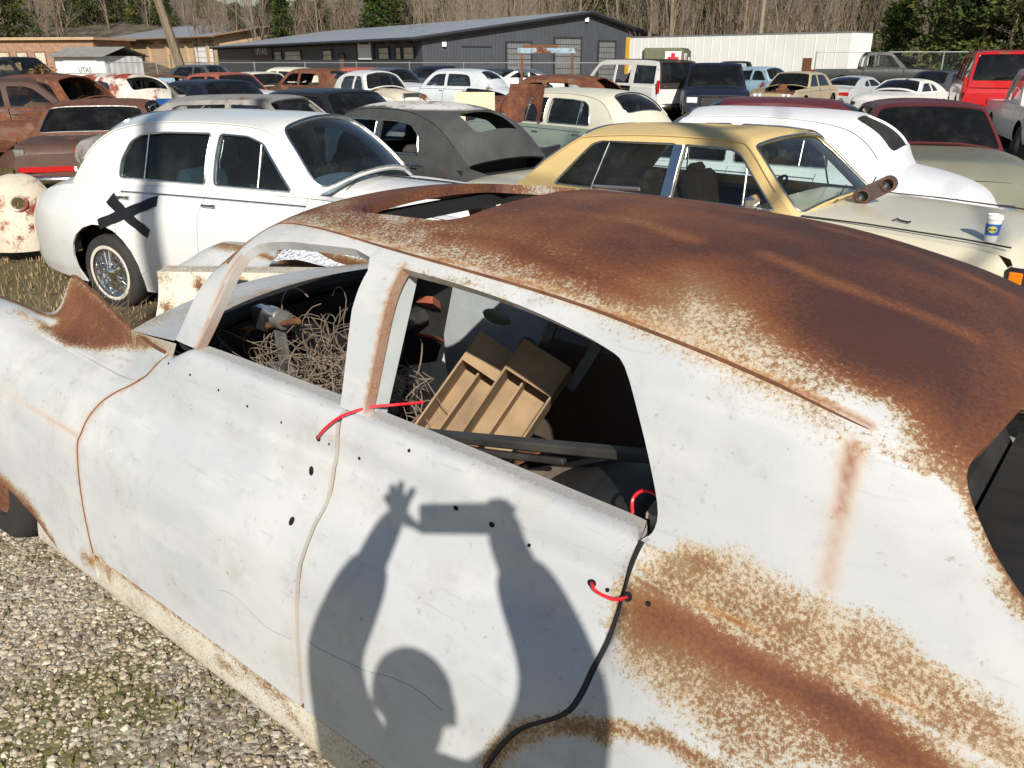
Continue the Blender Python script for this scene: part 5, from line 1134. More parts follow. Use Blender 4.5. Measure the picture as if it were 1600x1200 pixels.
PREWAR = dict(sh=[(-2.45, .62), (-2.3, .84), (-2.0, .98), (-1.5, 1.07), (-.9, 1.10), (0, 1.10), (1.0, 1.09), (1.7, 1.05), (2.2, .98), (2.4, .80)], ct=[(-2.45, .68), (-2.2, .92), (-1.8, 1.10), (-1.4, 1.17), (0, 1.18), (1.0, 1.17), (2.0, 1.14), (2.4, 1.0)],
              pw=[(-2.45, .42), (-2.2, .58), (-1.7, .70), (-1.0, .78), (0, .80), (.9, .72), (1.6, .55), (2.4, .42)], sec=[(0, .93), (.25, .99), (.55, 1.), (.85, .96), (1, .92)], wx=(-1.35, 1.6), wr=.36, ar=.42, az=.36, pe=2.2,
              gh=[(-1.62, 1.08), (-1.44, 1.24), (-1.18, 1.43), (-.85, 1.55), (-.45, 1.61), (.1, 1.61), (.48, 1.57), (.62, 1.50), (.74, 1.30), (.84, 1.09)], ghy=(.02, .16, 1.6), crown=(.20, .06, .12), qx=2.2,
              win=[[(-.88, 1.15), (-.84, 1.36), (-.70, 1.46), (-.44, 1.49), (-.16, 1.49), (-.16, 1.15)], [(-.08, 1.15), (-.08, 1.49), (.42, 1.48), (.56, 1.36), (.62, 1.15)]], ws=(.10, .84, .14, .16), rw=(.38, .74, .42, .46), rwr=.10,
              doors=[-.92, -.04, .80], handles=[(-.84, 1.02)], strip=(-1.0, .9, .06, .008), nose=.05, tail=.10)
SUV = dict(sh=[(-2.78, .92), (-2.74, 1.08), (0, 1.13), (1.3, 1.12), (2.5, 1.06), (2.68, .98), (2.74, .85)], ct=[(-2.78, .93), (-2.7, 1.08), (0, 1.15), (1.3, 1.18), (2.4, 1.12), (2.74, .92)], pw=[(-2.78, .90), (-2.5, .97), (0, 1.0), (2.2, .97), (2.74, .90)], zs=.36,
           sec=[(0, .95), (.2, .99), (.5, 1.), (.85, .985), (1, .96)], wx=(-1.65, 1.65), wr=.40, ar=.47, pe=4., deck_in=.1,
           gh=[(-2.78, 1.06), (-2.72, 1.45), (-2.60, 1.80), (-2.42, 1.885), (-1.5, 1.92), (0, 1.92), (.5, 1.89), (.78, 1.80), (1.2, 1.42), (1.5, 1.12)], ghy=(.03, .17, 1.4), crown=(.05, .03, .10), qx=3.5, headrest=True,
           win=[[(-2.55, 1.20), (-2.50, 1.74), (-1.42, 1.77), (-1.42, 1.20)], [(-1.2, 1.20), (-1.2, 1.77), (-.36, 1.77), (-.36, 1.20)], [(-.26, 1.20), (-.26, 1.77), (.55, 1.76), (.78, 1.66), (1.15, 1.24), (1.15, 1.20)]],
           ws=(.06, .90, .08, .09), rw=(.16, .88, .07, .08), doors=[-1.35, -.31, 1.28], bumper_f=(.55, .12, .06), bumper_r=(.50, .11, .08), tail_l=[(.90, 1.12, .10, .38, .0, 'tail_lamp_red')], sq_head=[(.74, .90, .32, .13, .02, 'head_lamp')], grille=(.88, .95, .16, .04, 0), handles=[(-1.1, 1.02), (-.15, 1.02)], nose=.05, tail=.03)
PICKUP = dict(sh=[(-2.7, 1.02), (-2.65, 1.08), (-.7, 1.10), (0, 1.12), (1.3, 1.11), (2.4, 1.05), (2.6, .96)], ct=[(-2.7, 1.02), (-.7, 1.10), (0, 1.14), (1.3, 1.17), (2.4, 1.10), (2.6, 1.0)], pw=[(-2.7, .94), (0, .98), (2.2, .95), (2.6, .90)], zs=.42,
              sec=[(0, .95), (.2, .99), (.5, 1.), (.85, .985), (1, .96)], wx=(-1.5, 1.7), wr=.39, ar=.46, pe=4.,
              gh=[(-.66, 1.10), (-.62, 1.45), (-.50, 1.74), (-.3, 1.80), (.2, 1.81), (.5, 1.76), (.85, 1.45), (1.2, 1.11)], ghy=(.03, .16, 1.3), crown=(.03, .03, .10), qx=3.5,
              win=[[(-.52, 1.17), (-.48, 1.55), (-.40, 1.67), (-.22, 1.68), (-.22, 1.17)], [(-.14, 1.17), (-.14, 1.69), (.4, 1.68), (.52, 1.62), (.90, 1.17)]], ws=(.06, .90, .08, .09), rw=(.14, .86, .10, .11), doors=[-.66, 1.05], panels=['bed_side', 'door', 'front_wing'],
              bumper_f=(.56, .11, .07), sq_head=[(.70, .86, .30, .15, .02, 'head_lamp')], grille=(.84, .9, .24, .04, 0), tail_l=[(.88, .92, .10, .34, .0, 'tail_lamp_red')], nose=.03, tail=.02)
COUPE = dict(sh=[(-2.3, .72), (-2.2, .84), (-1.2, .88), (0, .86), (1.0, .86), (1.9, .78), (2.3, .66)], ct=[(-2.3, .74), (-2.1, .88), (-1.2, .93), (0, .94), (1.0, .93), (2.0, .84), (2.3, .68)], pw=[(-2.3, .78), (-1.6, .90), (0, .90), (1.6, .90), (2.3, .76)], zs=.20,
             wx=(-1.3, 1.35), wr=.31, ar=.36, pe=3.5, gh=[(-1.75, .88), (-1.35, 1.06), (-.9, 1.20), (-.4, 1.255), (0, 1.25), (.2, 1.21), (.55, 1.02), (.86, .86)], ghy=(.05, .22, 1.3), crown=(.12, .05, .16), qx=2.6,
             win=[[(-.95, .92), (-.82, 1.06), (-.62, 1.14), (-.48, 1.15), (-.48, .92)], [(-.40, .92), (-.40, 1.17), (.08, 1.16), (.22, 1.10), (.55, .92)]], ws=(.06, .88, .08, .10), rw=(.14, .88, .12, .14), doors=[-.62, .75], panels=['rear_wing', 'door', 'front_wing'],
             bumper_f=(.42, .09, .04), bumper_r=(.44, .08, .04), sq_head=[(.66, .60, .16, .11, .02, 'black_trim'), (.46, .60, .16, .11, .03, 'black_trim')], tail_l=[(.55, .66, .42, .14, .0, 'tail_lamp_red')], nose=.12, tail=.04)
SEDAN = var(SHADOW, tail_l=[(.62, .70, .30, .14, -.01, 'tail_lamp_red')], grille=(.68, .9, .2, .04, 0))
LINC = var(SHADOW, sh=[(-2.85, .80), (-2.8, .94), (-1.6, .97), (0, .97), (1.2, .97), (2.6, .93), (2.8, .84)], ct=[(-2.85, .82), (-2.7, .97), (-1.6, 1.01), (0, 1.02), (1.0, 1.02), (2.7, .96), (2.8, .88)], pw=[(-2.85, .96), (-2.3, 1.0), (0, 1.01), (2.2, .99), (2.8, .95)], wx=(-1.6, 1.7), pe=8.,
           gh=[(-1.72, .97), (-1.50, 1.15), (-1.28, 1.33), (-1.12, 1.40), (-.6, 1.435), (0, 1.44), (.42, 1.42), (.60, 1.37), (.85, 1.16), (1.10, .97)], crown=(.07, .04, .12), qx=3.5, rw=(.12, .84, .09, .11), wr_=.02, headrest=False,
           win=[[(-1.0, 1.02), (-.92, 1.16), (-.80, 1.33), (-.6, 1.36), (-.06, 1.37), (-.06, 1.02)], [(.03, 1.02), (.03, 1.37), (.40, 1.36), (.53, 1.31), (.70, 1.17), (.86, 1.02)]], tail_l=[(.52, .60, .78, .085, -.03, 'tail_lamp_red'), (.10, .60, .12, .085, -.03, 'head_lamp'), (.86, .80, .16, .22, .03, 'dull_chrome')], bumper_r=(.46, .06, .12))


# ------------------------------------------------------------------ the cars of the yard
white_car, WI = car('white_saloon', 'white vintage saloon with a black tape cross on its rear flank', var(CLOUD, zs=.15, wx=(-1.20, 1.8), wr=.34, az=.30, ar=.42, wz=-.06), (-2.1, 7.35), R(-26.5), 'white_gloss', detail=2, glass_m='blue_glass', rim='chrome', white=True, spokes=30, z=-.10, seat='seat_green', skip=('bumper_r', 'tail_l'))
gold_car, GI = car('gold_roof_saloon', 'ivory saloon with mustard vinyl roof and a paper cup on its bonnet', var(SHADOW, mirrors=[(.80, -1)], strip=(-2.2, 2.3, .16, .004)), (1.82, 7.32), R(-42.7), 'ivory', 'gold_vinyl', detail=2, glass_m='clear_glass', seat='seat_tan', z=-.10)
car('bare_white_saloon', 'white saloon shell without rear glass behind the mustard roof', var(CLOUD, rw=(.30, .84, .26, .36), rwr=.14), (2.72, 9.75), R(146), 'primer_white', detail=2, glass_m='dark_glass', z=-.19, skip=('rw', 'wheels', 'bumper_r', 'bumper_f', 'boot_handle'))
car('dark_saloon_wreck', 'dark grey upright saloon wreck with white peeling roof and open boot', PREWAR, (-1.22, 10.54), R(137), 'dark_grey_primer', 'peeling_roof', detail=2, pillar_m='dark_grey_primer', z=-.2, skip=('rw', 'side_glass', 'wheels', 'bumper_f', 'bumper_r', 'boot_lid', 'tail_panel'), deck_m='dark_grey_primer')
car('green_saloon', 'cream over sage green saloon parked by the white truck', CLOUD, (1.06, 15.0), R(131), 'sage_green', 'cream_top', detail=2, z=-.15, deck_m='cream_top')
car('maroon_top_saloon', 'olive saloon with peeling maroon roof beside the gravel lane', var(SHADOW, head=[], grille=(.5, .01, .01, -.2, 0)), pos(1455, 11.4), R(-106), 'olive_grey', 'maroon', detail=1, glass_m='dark_glass', z=-.06, seat='seat_brown')
car('maroon_saloon', 'maroon saloon with bare chrome window frame behind white body', CLOUD, pos(1195, 14.2), R(160), 'maroon', 'maroon', detail=1, z=-.27, trim='chrome', skip=('wheels',))
car('white_truck', 'white sport utility vehicle with black scorched roof and missing doors', SUV, (4.15, 30.5), R(118), 'white_far', 'burnt_black', cat='truck', detail=1, glass_m='dark_glass', pillar_m='white_far', skip=('front_door', 'rear_door', 'glass1', 'glass2', 'ws'), z=.0)
car('navy_truck', 'dark navy pickup truck facing the yard beside the white truck', PICKUP, pos(1118, 27), R(-100), 'navy', detail=1, cat='truck', glass_m='dark_glass', trim='chrome')
car('faded_pickup', 'grey green pickup truck by the fence behind the navy truck', PICKUP, pos(1150, 50), R(-95), 'charcoal', detail=0, cat='truck')
car('black_pickup', 'black pickup truck with cab window open beyond the silver hatchback', var(PICKUP, zs=.5), pos(1370, 40), R(-14), 'dark_green', detail=1, cat='truck', z=.42, glass_m='window_glass', skip=('glass0',))
car('silver_hatchback', 'silver fastback with red tail lights and small black plate', COUPE, pos(1345, 36), R(44), 'silver', detail=1, glass_m='dark_glass')
car('white_coupe', 'white low sports coupe facing the yard with four square lamps', COUPE, pos(1420, 28.5), R(-134), 'white_far', detail=1, glass_m='dark_glass', z=.05)
car('charcoal_coupe', 'charcoal sedan tucked behind the white sports coupe', SEDAN, pos(1482, 33), R(40), 'charcoal', detail=1, glass_m='dark_glass', z=.05)
car('red_truck', 'bright red sport utility vehicle with dark rear window at right edge', SUV, pos(1562, 24), R(66), 'red_paint', cat='truck', detail=1, glass_m='dark_glass', z=.22)
car('striped_truck', 'pale truck nose with wide bumper cut by the right edge', PICKUP, pos(1668, 18.5), R(-110), 'white_far', cat='truck', detail=1, z=-.05)
car('tan_sedan', 'tan sedan with its engine bay open and bonnet removed', SEDAN, pos(1252, 33), R(-128), 'tan_paint', 'tan_paint', detail=1, skip=('bonnet', 'grille'), glass_m='dark_glass')
car('blue_saloon', 'small light blue saloon in the gap right of the navy truck', CLOUD, pos(1196, 38), R(-60), 'light_blue', 'light_blue', detail=0)
car('silver_saloon', 'pale silver rounded saloon missing its rear wing near the fence', CLOUD, pos(712, 30), R(148), 'pale_silver', detail=1, skip=('rear_wing',))
car('rust_roof_saloon', 'saloon with flat orange rusted roof in front of the white truck', CLOUD, pos(866, 21), R(150), 'rust_body', detail=1, z=-.05, skip=('rw', 'side_glass'))
car('navy_saloon', 'navy saloon with dark windscreen just behind the white saloon', SEDAN, pos(512, 15.6), R(-38), 'navy', 'black_paint', detail=1, glass_m='dark_glass', z=-.06, trim='chrome')
car('navy_front_car', 'navy car front with round lamp behind the dark wreck', var(CLOUD, rw=(.3, .8, .3, .34)), pos(590, 21.5), R(-25), 'navy', 'navy', detail=1, z=-.45, skip=('roof', 'pillars', 'side_glass', 'ws', 'rw', 'wheels', 'seats'))
car('brown_saloon', 'brown rusted saloon with rear window frame left of the silver saloon', CLOUD, pos(484, 31), R(146), 'brown_fade', 'rust_roof', detail=1, skip=('side_glass',))
car('cream_saloon', 'cream saloon half hidden behind the brown rusted saloon', CLOUD, pos(446, 36), R(150), 'cream_top', detail=0)
car('cream_wagon', 'pale cream sedan with missing grille left of the brown saloon', SEDAN, pos(402, 32), R(-50), 'rust_cream', 'cream_top', detail=1, skip=('grille', 'bonnet'))
car('white_green_saloon', 'white saloon with rusty bonnet facing the yard behind navy car', CLOUD, pos(582, 27), R(-58), 'white_far', 'white_far', detail=1, hood_m='rust_cream', z=-.02)
car('red_roof_saloon', 'grey saloon with faded red roof close to the mesh fence', CLOUD, pos(556, 36), R(150), 'grey_metal', 'faded_red', detail=0)
car('white_wing_car', 'white car front with empty lamp hole near the mesh fence', CLOUD, pos(612, 33), R(-52), 'white_far', 'charcoal', detail=0)
car('brown_limousine', 'brown boxy sedan seen from behind with rusty vinyl roof', LINC, (-7.25, 15.4), R(106), 'brown_fade', 'rust_roof', detail=2, glass_m='dark_glass', trim='dull_chrome', pillar_m='rust_roof', z=-.19)
car('white_red_saloon', 'white saloon with faded red roof behind the brown boxy sedan', CLOUD, pos(166, 20.5), R(145), 'white_red', 'white_red', detail=1, skip=('rw',))
car('blue_black_sedan', 'midnight blue sedan with clear windscreen right of a blue tarpaulin', SEDAN, pos(330, 20), R(-40), 'navy', 'navy', detail=1, z=.0, trim='chrome')
car('grey_roof_wreck', 'gutted wreck with grey metallic roof behind the white saloon', SHADOW, pos(388, 12.7), R(-14), 'grey_metal', 'grey_metal', detail=1, z=-.05, skip=('side_glass', 'ws', 'rw', 'seats'))
car('maroon_open_car', 'maroon car with bare rusted window frames under the tree trunk', SEDAN, pos(246, 26), R(-60), 'maroon', 'rust_body', detail=1, skip=('ws', 'side_glass', 'rw'))
car('red_top_sedan', 'white sedan with faded red roof facing the yard near the fence', SEDAN, pos(348, 27), R(-40), 'faded_red', 'faded_red', detail=1, front_m='white_far', hood_m='white_far', z=.05)
car('rusty_saloon', 'brown rusted saloon with empty windscreen behind the boxy sedan', CLOUD, pos(80, 18.8), R(-20), 'rust_body', 'rust_body', detail=1, skip=('ws', 'rw'))
car('rusty_far_saloon', 'rusted saloon cut by the left edge with dull windows', CLOUD, pos(-5, 18.0), R(35), 'rust_body', 'brown_fade', detail=1, z=-.05)
car('black_far_pickup', 'black pickup truck in front of the orange brick building', PICKUP, pos(24, 40), R(-20), 'black_paint', detail=0, cat='truck', z=.2)
car('slate_far_sedan', 'slate sedan below the leaning tree trunk near the fence', SEDAN, pos(316, 40), R(-20), 'light_blue', 'charcoal', detail=0, z=.2)
car('white_far_coupe', 'white coupe by the fence left of the blue gantry', COUPE, pos(808, 42), R(-170), 'white_far', detail=0, z=.2)
car('navy_far_sedan', 'dark blue sedan by the fence right of the silver saloon', SEDAN, pos(766, 42), R(-160), 'navy', detail=0)
car('dark_far_saloon', 'dark teal saloon behind the silver saloon at the fence', CLOUD, pos(692, 44), R(-30), 'charcoal', 'navy', detail=0)
# ------------------------------------------------------------------ tape cross, cup and odds on the near cars
def child_at(root):                      # an upright frame of the given car, for things that rest on it
    M_ = Matrix.Translation(root.location) @ Matrix.Rotation(root.rotation_euler[2], 4, 'Z'); return M_
plain('tape_black', (.012, .012, .014), .45)
def tape(a, b, w=.043):
    f = WI['lift_low']; a, b = np.array(a), np.array(b); d = (b - a) / np.linalg.norm(b - a); nn = np.array([-d[1], d[0]])
    V = []; k = 14
    for i in range(k + 1):
        c = a + (b - a) * i / k
        for s_ in (-1, 1): q = f(np.array([c + nn * s_ * w * (1 + .06 * math.sin(i * 1.7))]))[0]; V.append((q[0], -(q[1] + .006 + .001 * math.sin(i * 1.1)), q[2]))
    return mk('tape_strip', V, [[2 * i, 2 * i + 1, 2 * i + 3, 2 * i + 2] for i in range(k)], 'tape_black', white_car)
tape((-1.10, .945), (-.60, .685)); t2 = tape((-1.17, .725), (-.54, .955)); t2.location = (0, -.004, 0)
MG = child_at(gold_car)
def on_gold(name, label, cat, x, y, z, rz=0.):
    o = empty(name, MG @ Vector((x, y, z)), gold_car.rotation_euler[2] + rz, label, cat); return o
cup = on_gold('paper_cup', 'white paper cup with blue sleeve standing on the ivory bonnet', 'cup', 2.352, -.66, .950)
cup.scale = (1.12, 1.12, 1.12)
plain('paper_white', (.80, .80, .79), .55, var=.03); plain('sleeve_blue', (.035, .13, .52), .5, var=.05); plain('badge_yellow', (.78, .70, .06), .5, var=.03); plain('badge_ink', (.05, .12, .10), .6)
MB().lathe([(.001, 0), (.030, 0), (.0305, .004), (.042, .128), (.043, .134), (.041, .135)], (0, 0, 0), 'z', 28).build('cup_wall', 'paper_white', cup)
MB().lathe([(.0455, .130), (.0465, .136), (.0455, .142), (.043, .146), (.042, .156), (.036, .157), (.034, .152), (.001, .152)], (0, 0, 0), 'z', 28).build('lid', 'paper_white', cup)
MB().lathe([(.0350, .040), (.0360, .041), (.0412, .104), (.0404, .105)], (0, 0, 0), 'z', 28).build('sleeve', 'sleeve_blue', cup)
aC = math.atan2(-MG.inverted().to_3x3().__matmul__(Vector((cup.location.x, cup.location.y, 0))).y, -MG.inverted().to_3x3().__matmul__(Vector((cup.location.x, cup.location.y, 0))).x)
V = []; F = []
for i in range(20):
    a = 2 * math.pi * i / 20; th = aC + .62 * math.cos(a); z = .074 + .019 * math.sin(a); r_ = .0395 + (z - .074) * .08; V.append((r_ * math.cos(th), r_ * math.sin(th), z))
V.append((.0403 * math.cos(aC), .0403 * math.sin(aC), .074)); F = [[i, (i + 1) % 20, 20] for i in range(20)]
bd = mk('badge', V, F, 'badge_yellow', cup)
tx = text_obj('lettering', 'SIMPLY', .014, 'badge_ink', None, 0, 0, 0, cup, .0003)
for v in tx.data.vertices:
    th = aC + v.co.x / .0405; v.co = Vector(((.0412 + v.co.z) * math.cos(th), (.0412 + v.co.z) * math.sin(th), .072 + v.co.y))
# rusty lamp bezel standing behind the wipers
lb = on_gold('rusty_lamp_bezel', 'rusty twin lamp bezel propped against the windscreen of the ivory saloon', 'car part', 1.40, -.15, 1.02, 0.); lb.scale = (.82, .82, .82)
plain('dark_iron', (.075, .05, .042), .7, .2, var=.5, scale=25, bump=.4); a_ = np.array([.78, .30, .50]); a_ /= np.linalg.norm(a_); n_ = np.array([.55, -.80, .15]); n_ -= a_ * (n_ @ a_); n_ /= np.linalg.norm(n_); b_ = np.cross(n_, a_); RB = np.stack([a_, b_, n_], 1)
stad = np.array([(.13 * (1 if math.cos(t) > 0 else -1) + .075 * math.cos(t), .075 * math.sin(t)) for t in np.linspace(0, 2 * math.pi, 33)[:-1]]); cir = lambda cx, r_: np.array([(cx + r_ * math.cos(t), r_ * math.sin(t)) for t in np.linspace(0, 2 * math.pi, 19)[:-1]])
sheet('bezel_plate', lambda uv: np.stack([uv[:, 0], uv[:, 1], .02 - .3 * (np.abs(uv[:, 1]) ** 2) * 10 * .1], 1) @ RB.T + [0, 0, .13], stad, 'dark_iron', lb, holes=[cir(-.115, .052), cir(.115, .052)], step=.03, thick=.014, analytic=False)
for cx in (-.115, .115):
    MB().lathe([(.058, .012), (.060, .030), (.052, .034), (.050, .015)], (0, 0, 0), 'z', 20).build('bezel_ring', 'rusty_steel', lb).data.transform(Matrix(np.vstack([np.hstack([RB, (RB @ np.array([cx, 0, 0]) + [0, 0, .13])[:, None]]), [0, 0, 0, 1]]).tolist()))
    MB().lathe([(.052, .006), (.03, -.012), (.001, -.018)], (0, 0, 0), 'z', 16).build('reflector', 'dull_black_trim0' if 'dull_black_trim0' in MATS else 'black_trim', lb).data.transform(Matrix(np.vstack([np.hstack([RB, (RB @ np.array([cx, 0, 0]) + [0, 0, .13])[:, None]]), [0, 0, 0, 1]]).tolist()))
hk = on_gold('metal_hook', 'small dark bent hook lying on the ivory bonnet', 'hook', 1.76, -.60, .995); MB().tube([(-.05, 0, .004), (-.03, .02, .014), (0, 0, .008), (.06, -.015, .006), (.075, -.01, .012)], .007, 6).build('rod', 'black_trim', hk)
# parts fixed to the gold-roofed car
for s_ in (1, -1):
    MB().box((2.575, s_ * .835, .755), (.10, .05, .145), bev=.018).build('indicator_lamp', 'amber_lens', gold_car); MB().box((2.575, s_ * .828, .755), (.125, .05, .17), bev=.02).build('lamp_surround', 'black_trim', gold_car)
    y = s_ * (.79); MB().tube([(1.13, y, .985), (1.6, y * 1.0, .985), (2.2, y * .985, .966), (2.5, y * .96, .945)], .006, 5).build('bonnet_gap', 'black_trim', gold_car)
MB().box((-.015, -.745, 1.20), (.085, .03, .43), rotx(-.36)).build('centre_pillar', 'chrome', gold_car, False)
for y0 in (-.35, .3): MB().tube([(1.20, y0, 1.045), (1.12, y0 + .28, 1.075), (1.06, y0 + .52, 1.10)], .006, 5).build('wiper', 'black_trim', gold_car)
for y0 in (-.45, .25): MB().tube([(1.12, y0, 1.13), (1.08, y0 + .25, 1.16), (1.05, y0 + .45, 1.17)], .006, 5).build('wiper', 'black_trim', white_car)
MB().tube([(1.15, 0, 1.165), (1.8, 0, 1.145), (2.3, 0, 1.105)], .007, 5).build('bonnet_trim', 'black_trim', white_car)
MB().box((.55, 0, 1.335), (.03, .24, .07), rotz(.2), bev=.02).tube([(.6, 0, 1.34), (.66, 0, 1.40)], .006, 5).build('rear_view_mirror', 'black_trim', gold_car)
# box on the gold car's back seat
bx = on_gold('seat_carton', 'pale carton on the back seat of the ivory saloon', 'box', -.62, -.30, .88, .3); MB().box((0, 0, .10), (.5, .42, .22), rotx(.1)).build('carton', 'paper_white' if False else 'cardboard', bx, False)
# boards, panels and loose body parts standing in the yard
plain('pale_board', (.66, .57, .38), .7, var=.08); plain('blue_tarp', (.02, .11, .34), .4, var=.2, bump=.5, bscale=9); paint('rust_sheet', (.30, .12, .05), .75, .8, .3, 41, .3, 0.); paint('cream_red', (.66, .58, .46), .34, .6, .2, 42, .2, 0., rustcol=(1.5, .8, .8))
def warped(name, label, cat, loc, rz, w, h, mat, tilt=.2, bend=.05, t=.012, part='sheet'):
    r = empty(name, loc, rz, label, cat)
    f = lambda q: np.stack([(q[:, 0] - .5) * w, bend * np.sin(q[:, 0] * 3.1) + q[:, 1] * h * math.sin(tilt), q[:, 1] * h * math.cos(tilt)], 1)
    V, F = grid(9, 9, f); V2 = V + [0, t, 0]; n0 = len(V); b = list(range(9)) ; ring_ = [i * 9 for i in range(9)] + [72 + j for j in range(1, 9)] + [i * 9 + 8 for i in range(7, -1, -1)] + [j for j in range(7, 0, -1)]
    FF = F.tolist() + [[q + n0 for q in f_[::-1]] for f_ in F.tolist()] + [[ring_[i], ring_[(i + 1) % 32], ring_[(i + 1) % 32] + n0, ring_[i] + n0] for i in range(32)]
    mk(part, np.vstack([V, V2]), FF, mat, r, sharp=40); return r
warped('pale_board', 'cream plywood board leaning against the silver saloon', 'board', (*pos(741, 19.5), -.1), R(4), .92, 1.36, 'pale_board', .15, .03)
warped('small_board', 'small weathered board propped on the navy car front', 'board', (*pos(607, 19.2), .55), R(-10), .42, .36, 'old_wood', .1, .01)
warped('leaning_sheet', 'tall rusted sheet standing right of the cream board', 'panel', (*pos(800, 14.6), -.12), R(-38), .75, 1.72, 'rust_sheet', .25, .12)
warped('blue_tarpaulin', 'crumpled blue tarpaulin hanging beside the midnight blue sedan', 'tarpaulin', (*pos(255, 18.6), -.1), R(20), .55, 1.25, 'blue_tarp', .05, .16, .02)
warped('grey_tarpaulin', 'pale grey plastic sheet hanging beside the blue tarpaulin', 'tarpaulin', (*pos(268, 18.3), -.1), R(40), .28, 1.35, 'grey_metal', -.1, .08, .02)
# detached front end with an empty lamp hole at the left edge
fe = empty('detached_wing', (-5.45, 9.1, -.12), R(-78), 'detached cream and red front wing with empty lamp hole', 'car part')
def wingf(uv):
    uv = np.asarray(uv, float); a = (uv[:, 0] - .5) * 2.5; e = uv[:, 1] * 1.5; r_ = np.cos(e) ** .8      # a blunt dome lying on its side
    return np.stack([.50 * r_ * np.cos(a) - .1, .46 * r_ * np.sin(a), .12 + .78 * np.sin(e) ** .85], 1)
uvw, fw2 = cdt(np.array([(0, 0), (1, 0), (1, 1), (0, 1)], float), [np.array([(.60 + .085 * math.cos(t), .44 + .085 * math.sin(t)) for t in np.linspace(0, 6.2, 22)])], .04)
mk('wing_skin', wingf(np.clip(uvw, 0, 1)), fw2, 'cream_red', fe)
MB().box((-.12, 0, .3), (.3, .5, .3)).build('inner_frame', 'rusty_steel', fe, False)
rp_ = wingf(np.array([(.60 + .085 * math.cos(t), .44 + .085 * math.sin(t)) for t in np.linspace(0, 2 * math.pi, 22)])); MB().tube(rp_ + [.012, 0, 0], .016, 6, False).build('lamp_ring', 'cream_red', fe)
jk = empty('rusty_bonnet_heap', (*pos(8, 15.4), -.12), R(30), 'heap of a rusted bonnet and wing at the left edge', 'car part')
V, F = grid(14, 14, lambda q: np.stack([(q[:, 0] - .5) * 1.6, (q[:, 1] - .5) * 1.2, .75 + .35 * np.sin(q[:, 0] * 2.8) * np.sin(q[:, 1] * 3.1) + .05 * np.sin(q[:, 0] * 9)], 1)); mk('bonnet', V, F, 'rust_body', jk)
V, F = grid(14, 14, lambda q: np.stack([(q[:, 0] - .5) * 1.3 + .1, (q[:, 1] - .5) * .9 - .2, .3 + .40 * np.sin(q[:, 0] * 3.1) * np.sin(q[:, 1] * 3.0)], 1)); mk('wing', V, F, 'brown_fade', jk)
# bare twigs growing round the rear wheel of the white saloon
rgt = random.Random(9); tw = MB()
for k in range(46):
    x, y = -3.55 + rgt.gauss(0, .22), 6.35 + rgt.gauss(0, .18); z = float(gz(x, y)); p = Vector((x, y, z)); d = Vector((rgt.gauss(0, .5), rgt.gauss(0, .4), 1)).normalized(); pts = [tuple(p)]
    for i in range(4): p = p + d * rgt.uniform(.08, .16); d = (d + Vector((rgt.gauss(0, .35), rgt.gauss(0, .35), rgt.gauss(0, .2)))).normalized(); pts.append(tuple(p))
    tw.tube(pts, np.linspace(.004, .0012, 5), 3, False)
tag(tw.build('dry_twigs', 'bark_brown', None), 'bare thorny twigs around the white saloon rear wheel', 'twigs', kind='stuff')
CRACK_A = [(1.374, .324), (1.326, .324), (1.234, .333), (1.158, .343), (1.086, .362), (1.008, .372), (.933, .362)]; CRACK_B = [(1.755, .304), (1.709, .314), (1.651, .314), (1.597, .304), (1.529, .295), (1.438, .304)]
# ------------------------------------------------------------------ inside and around the stripped shell
def inh(name, label, cat): return empty(name, HERO_LOC, HERO_ROT, label, cat)
def hx_(V, f): return f(V)
# scuttle panel, dash roll, inner door skins: parts of the shell
V, F = grid(10, 30, lambda q: np.stack([2.20 + .30 * q[:, 0] + .16 * (1 - (q[:, 1] * 2 - 1) ** 2), (q[:, 1] * 2 - 1) * (.63 - .02 * q[:, 0]), 1.178 - .035 * q[:, 0] + .025 * (1 - (q[:, 1] * 2 - 1) ** 2)], 1))
mk('scuttle_panel', V, F, 'primer_with_rust', hero, attrs={'rust': np.clip(.30 + .30 * np.sin(V[:, 0] * 9) * np.sin(V[:, 1] * 5 + 1), 0, .8), 'wear': np.full(len(V), .42), 'stain': np.zeros(len(V))})
mk('scuttle_corner', [(2.17, .640, 1.178), (2.50, .612, 1.144), (2.53, .588, 1.118), (2.19, .652, 1.122)], [[0, 1, 2, 3]], 'primer_with_rust', hero, attrs={'rust': [.3, .5, .6, .4], 'wear': [0] * 4, 'stain': [.1] * 4})
V, F = grid(8, 24, lambda q: np.stack([2.50 + .16 * (1 - (q[:, 1] * 2 - 1) ** 2) + .01 * q[:, 0], (q[:, 1] * 2 - 1) * .61, 1.143 + .025 * (1 - (q[:, 1] * 2 - 1) ** 2) - .5 * q[:, 0]], 1)); mk('bulkhead', V, F, 'primer_with_rust', hero, attrs={'rust': np.full(len(V), .4), 'wear': np.full(len(V), .2), 'stain': np.zeros(len(V))})
t = np.linspace(-1, 1, 25); MB().tube(np.stack([2.185 + .16 * (1 - t ** 2), t * .60, 1.165 + .025 * (1 - t ** 2)], 1), .026, 8).build('dash_roll', 'interior_black', hero)
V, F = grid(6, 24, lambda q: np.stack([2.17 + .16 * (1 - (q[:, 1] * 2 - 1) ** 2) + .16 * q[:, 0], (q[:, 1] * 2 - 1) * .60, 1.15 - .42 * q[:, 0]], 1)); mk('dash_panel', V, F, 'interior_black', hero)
plain('inner_skin', (.42, .455, .475), .55, var=.15)
el = lambda cx, cz, a, b, k=18: np.array([(cx + a * math.cos(t_), cz + b * math.sin(t_)) for t_ in np.linspace(0, 2 * math.pi, k, endpoint=False)])
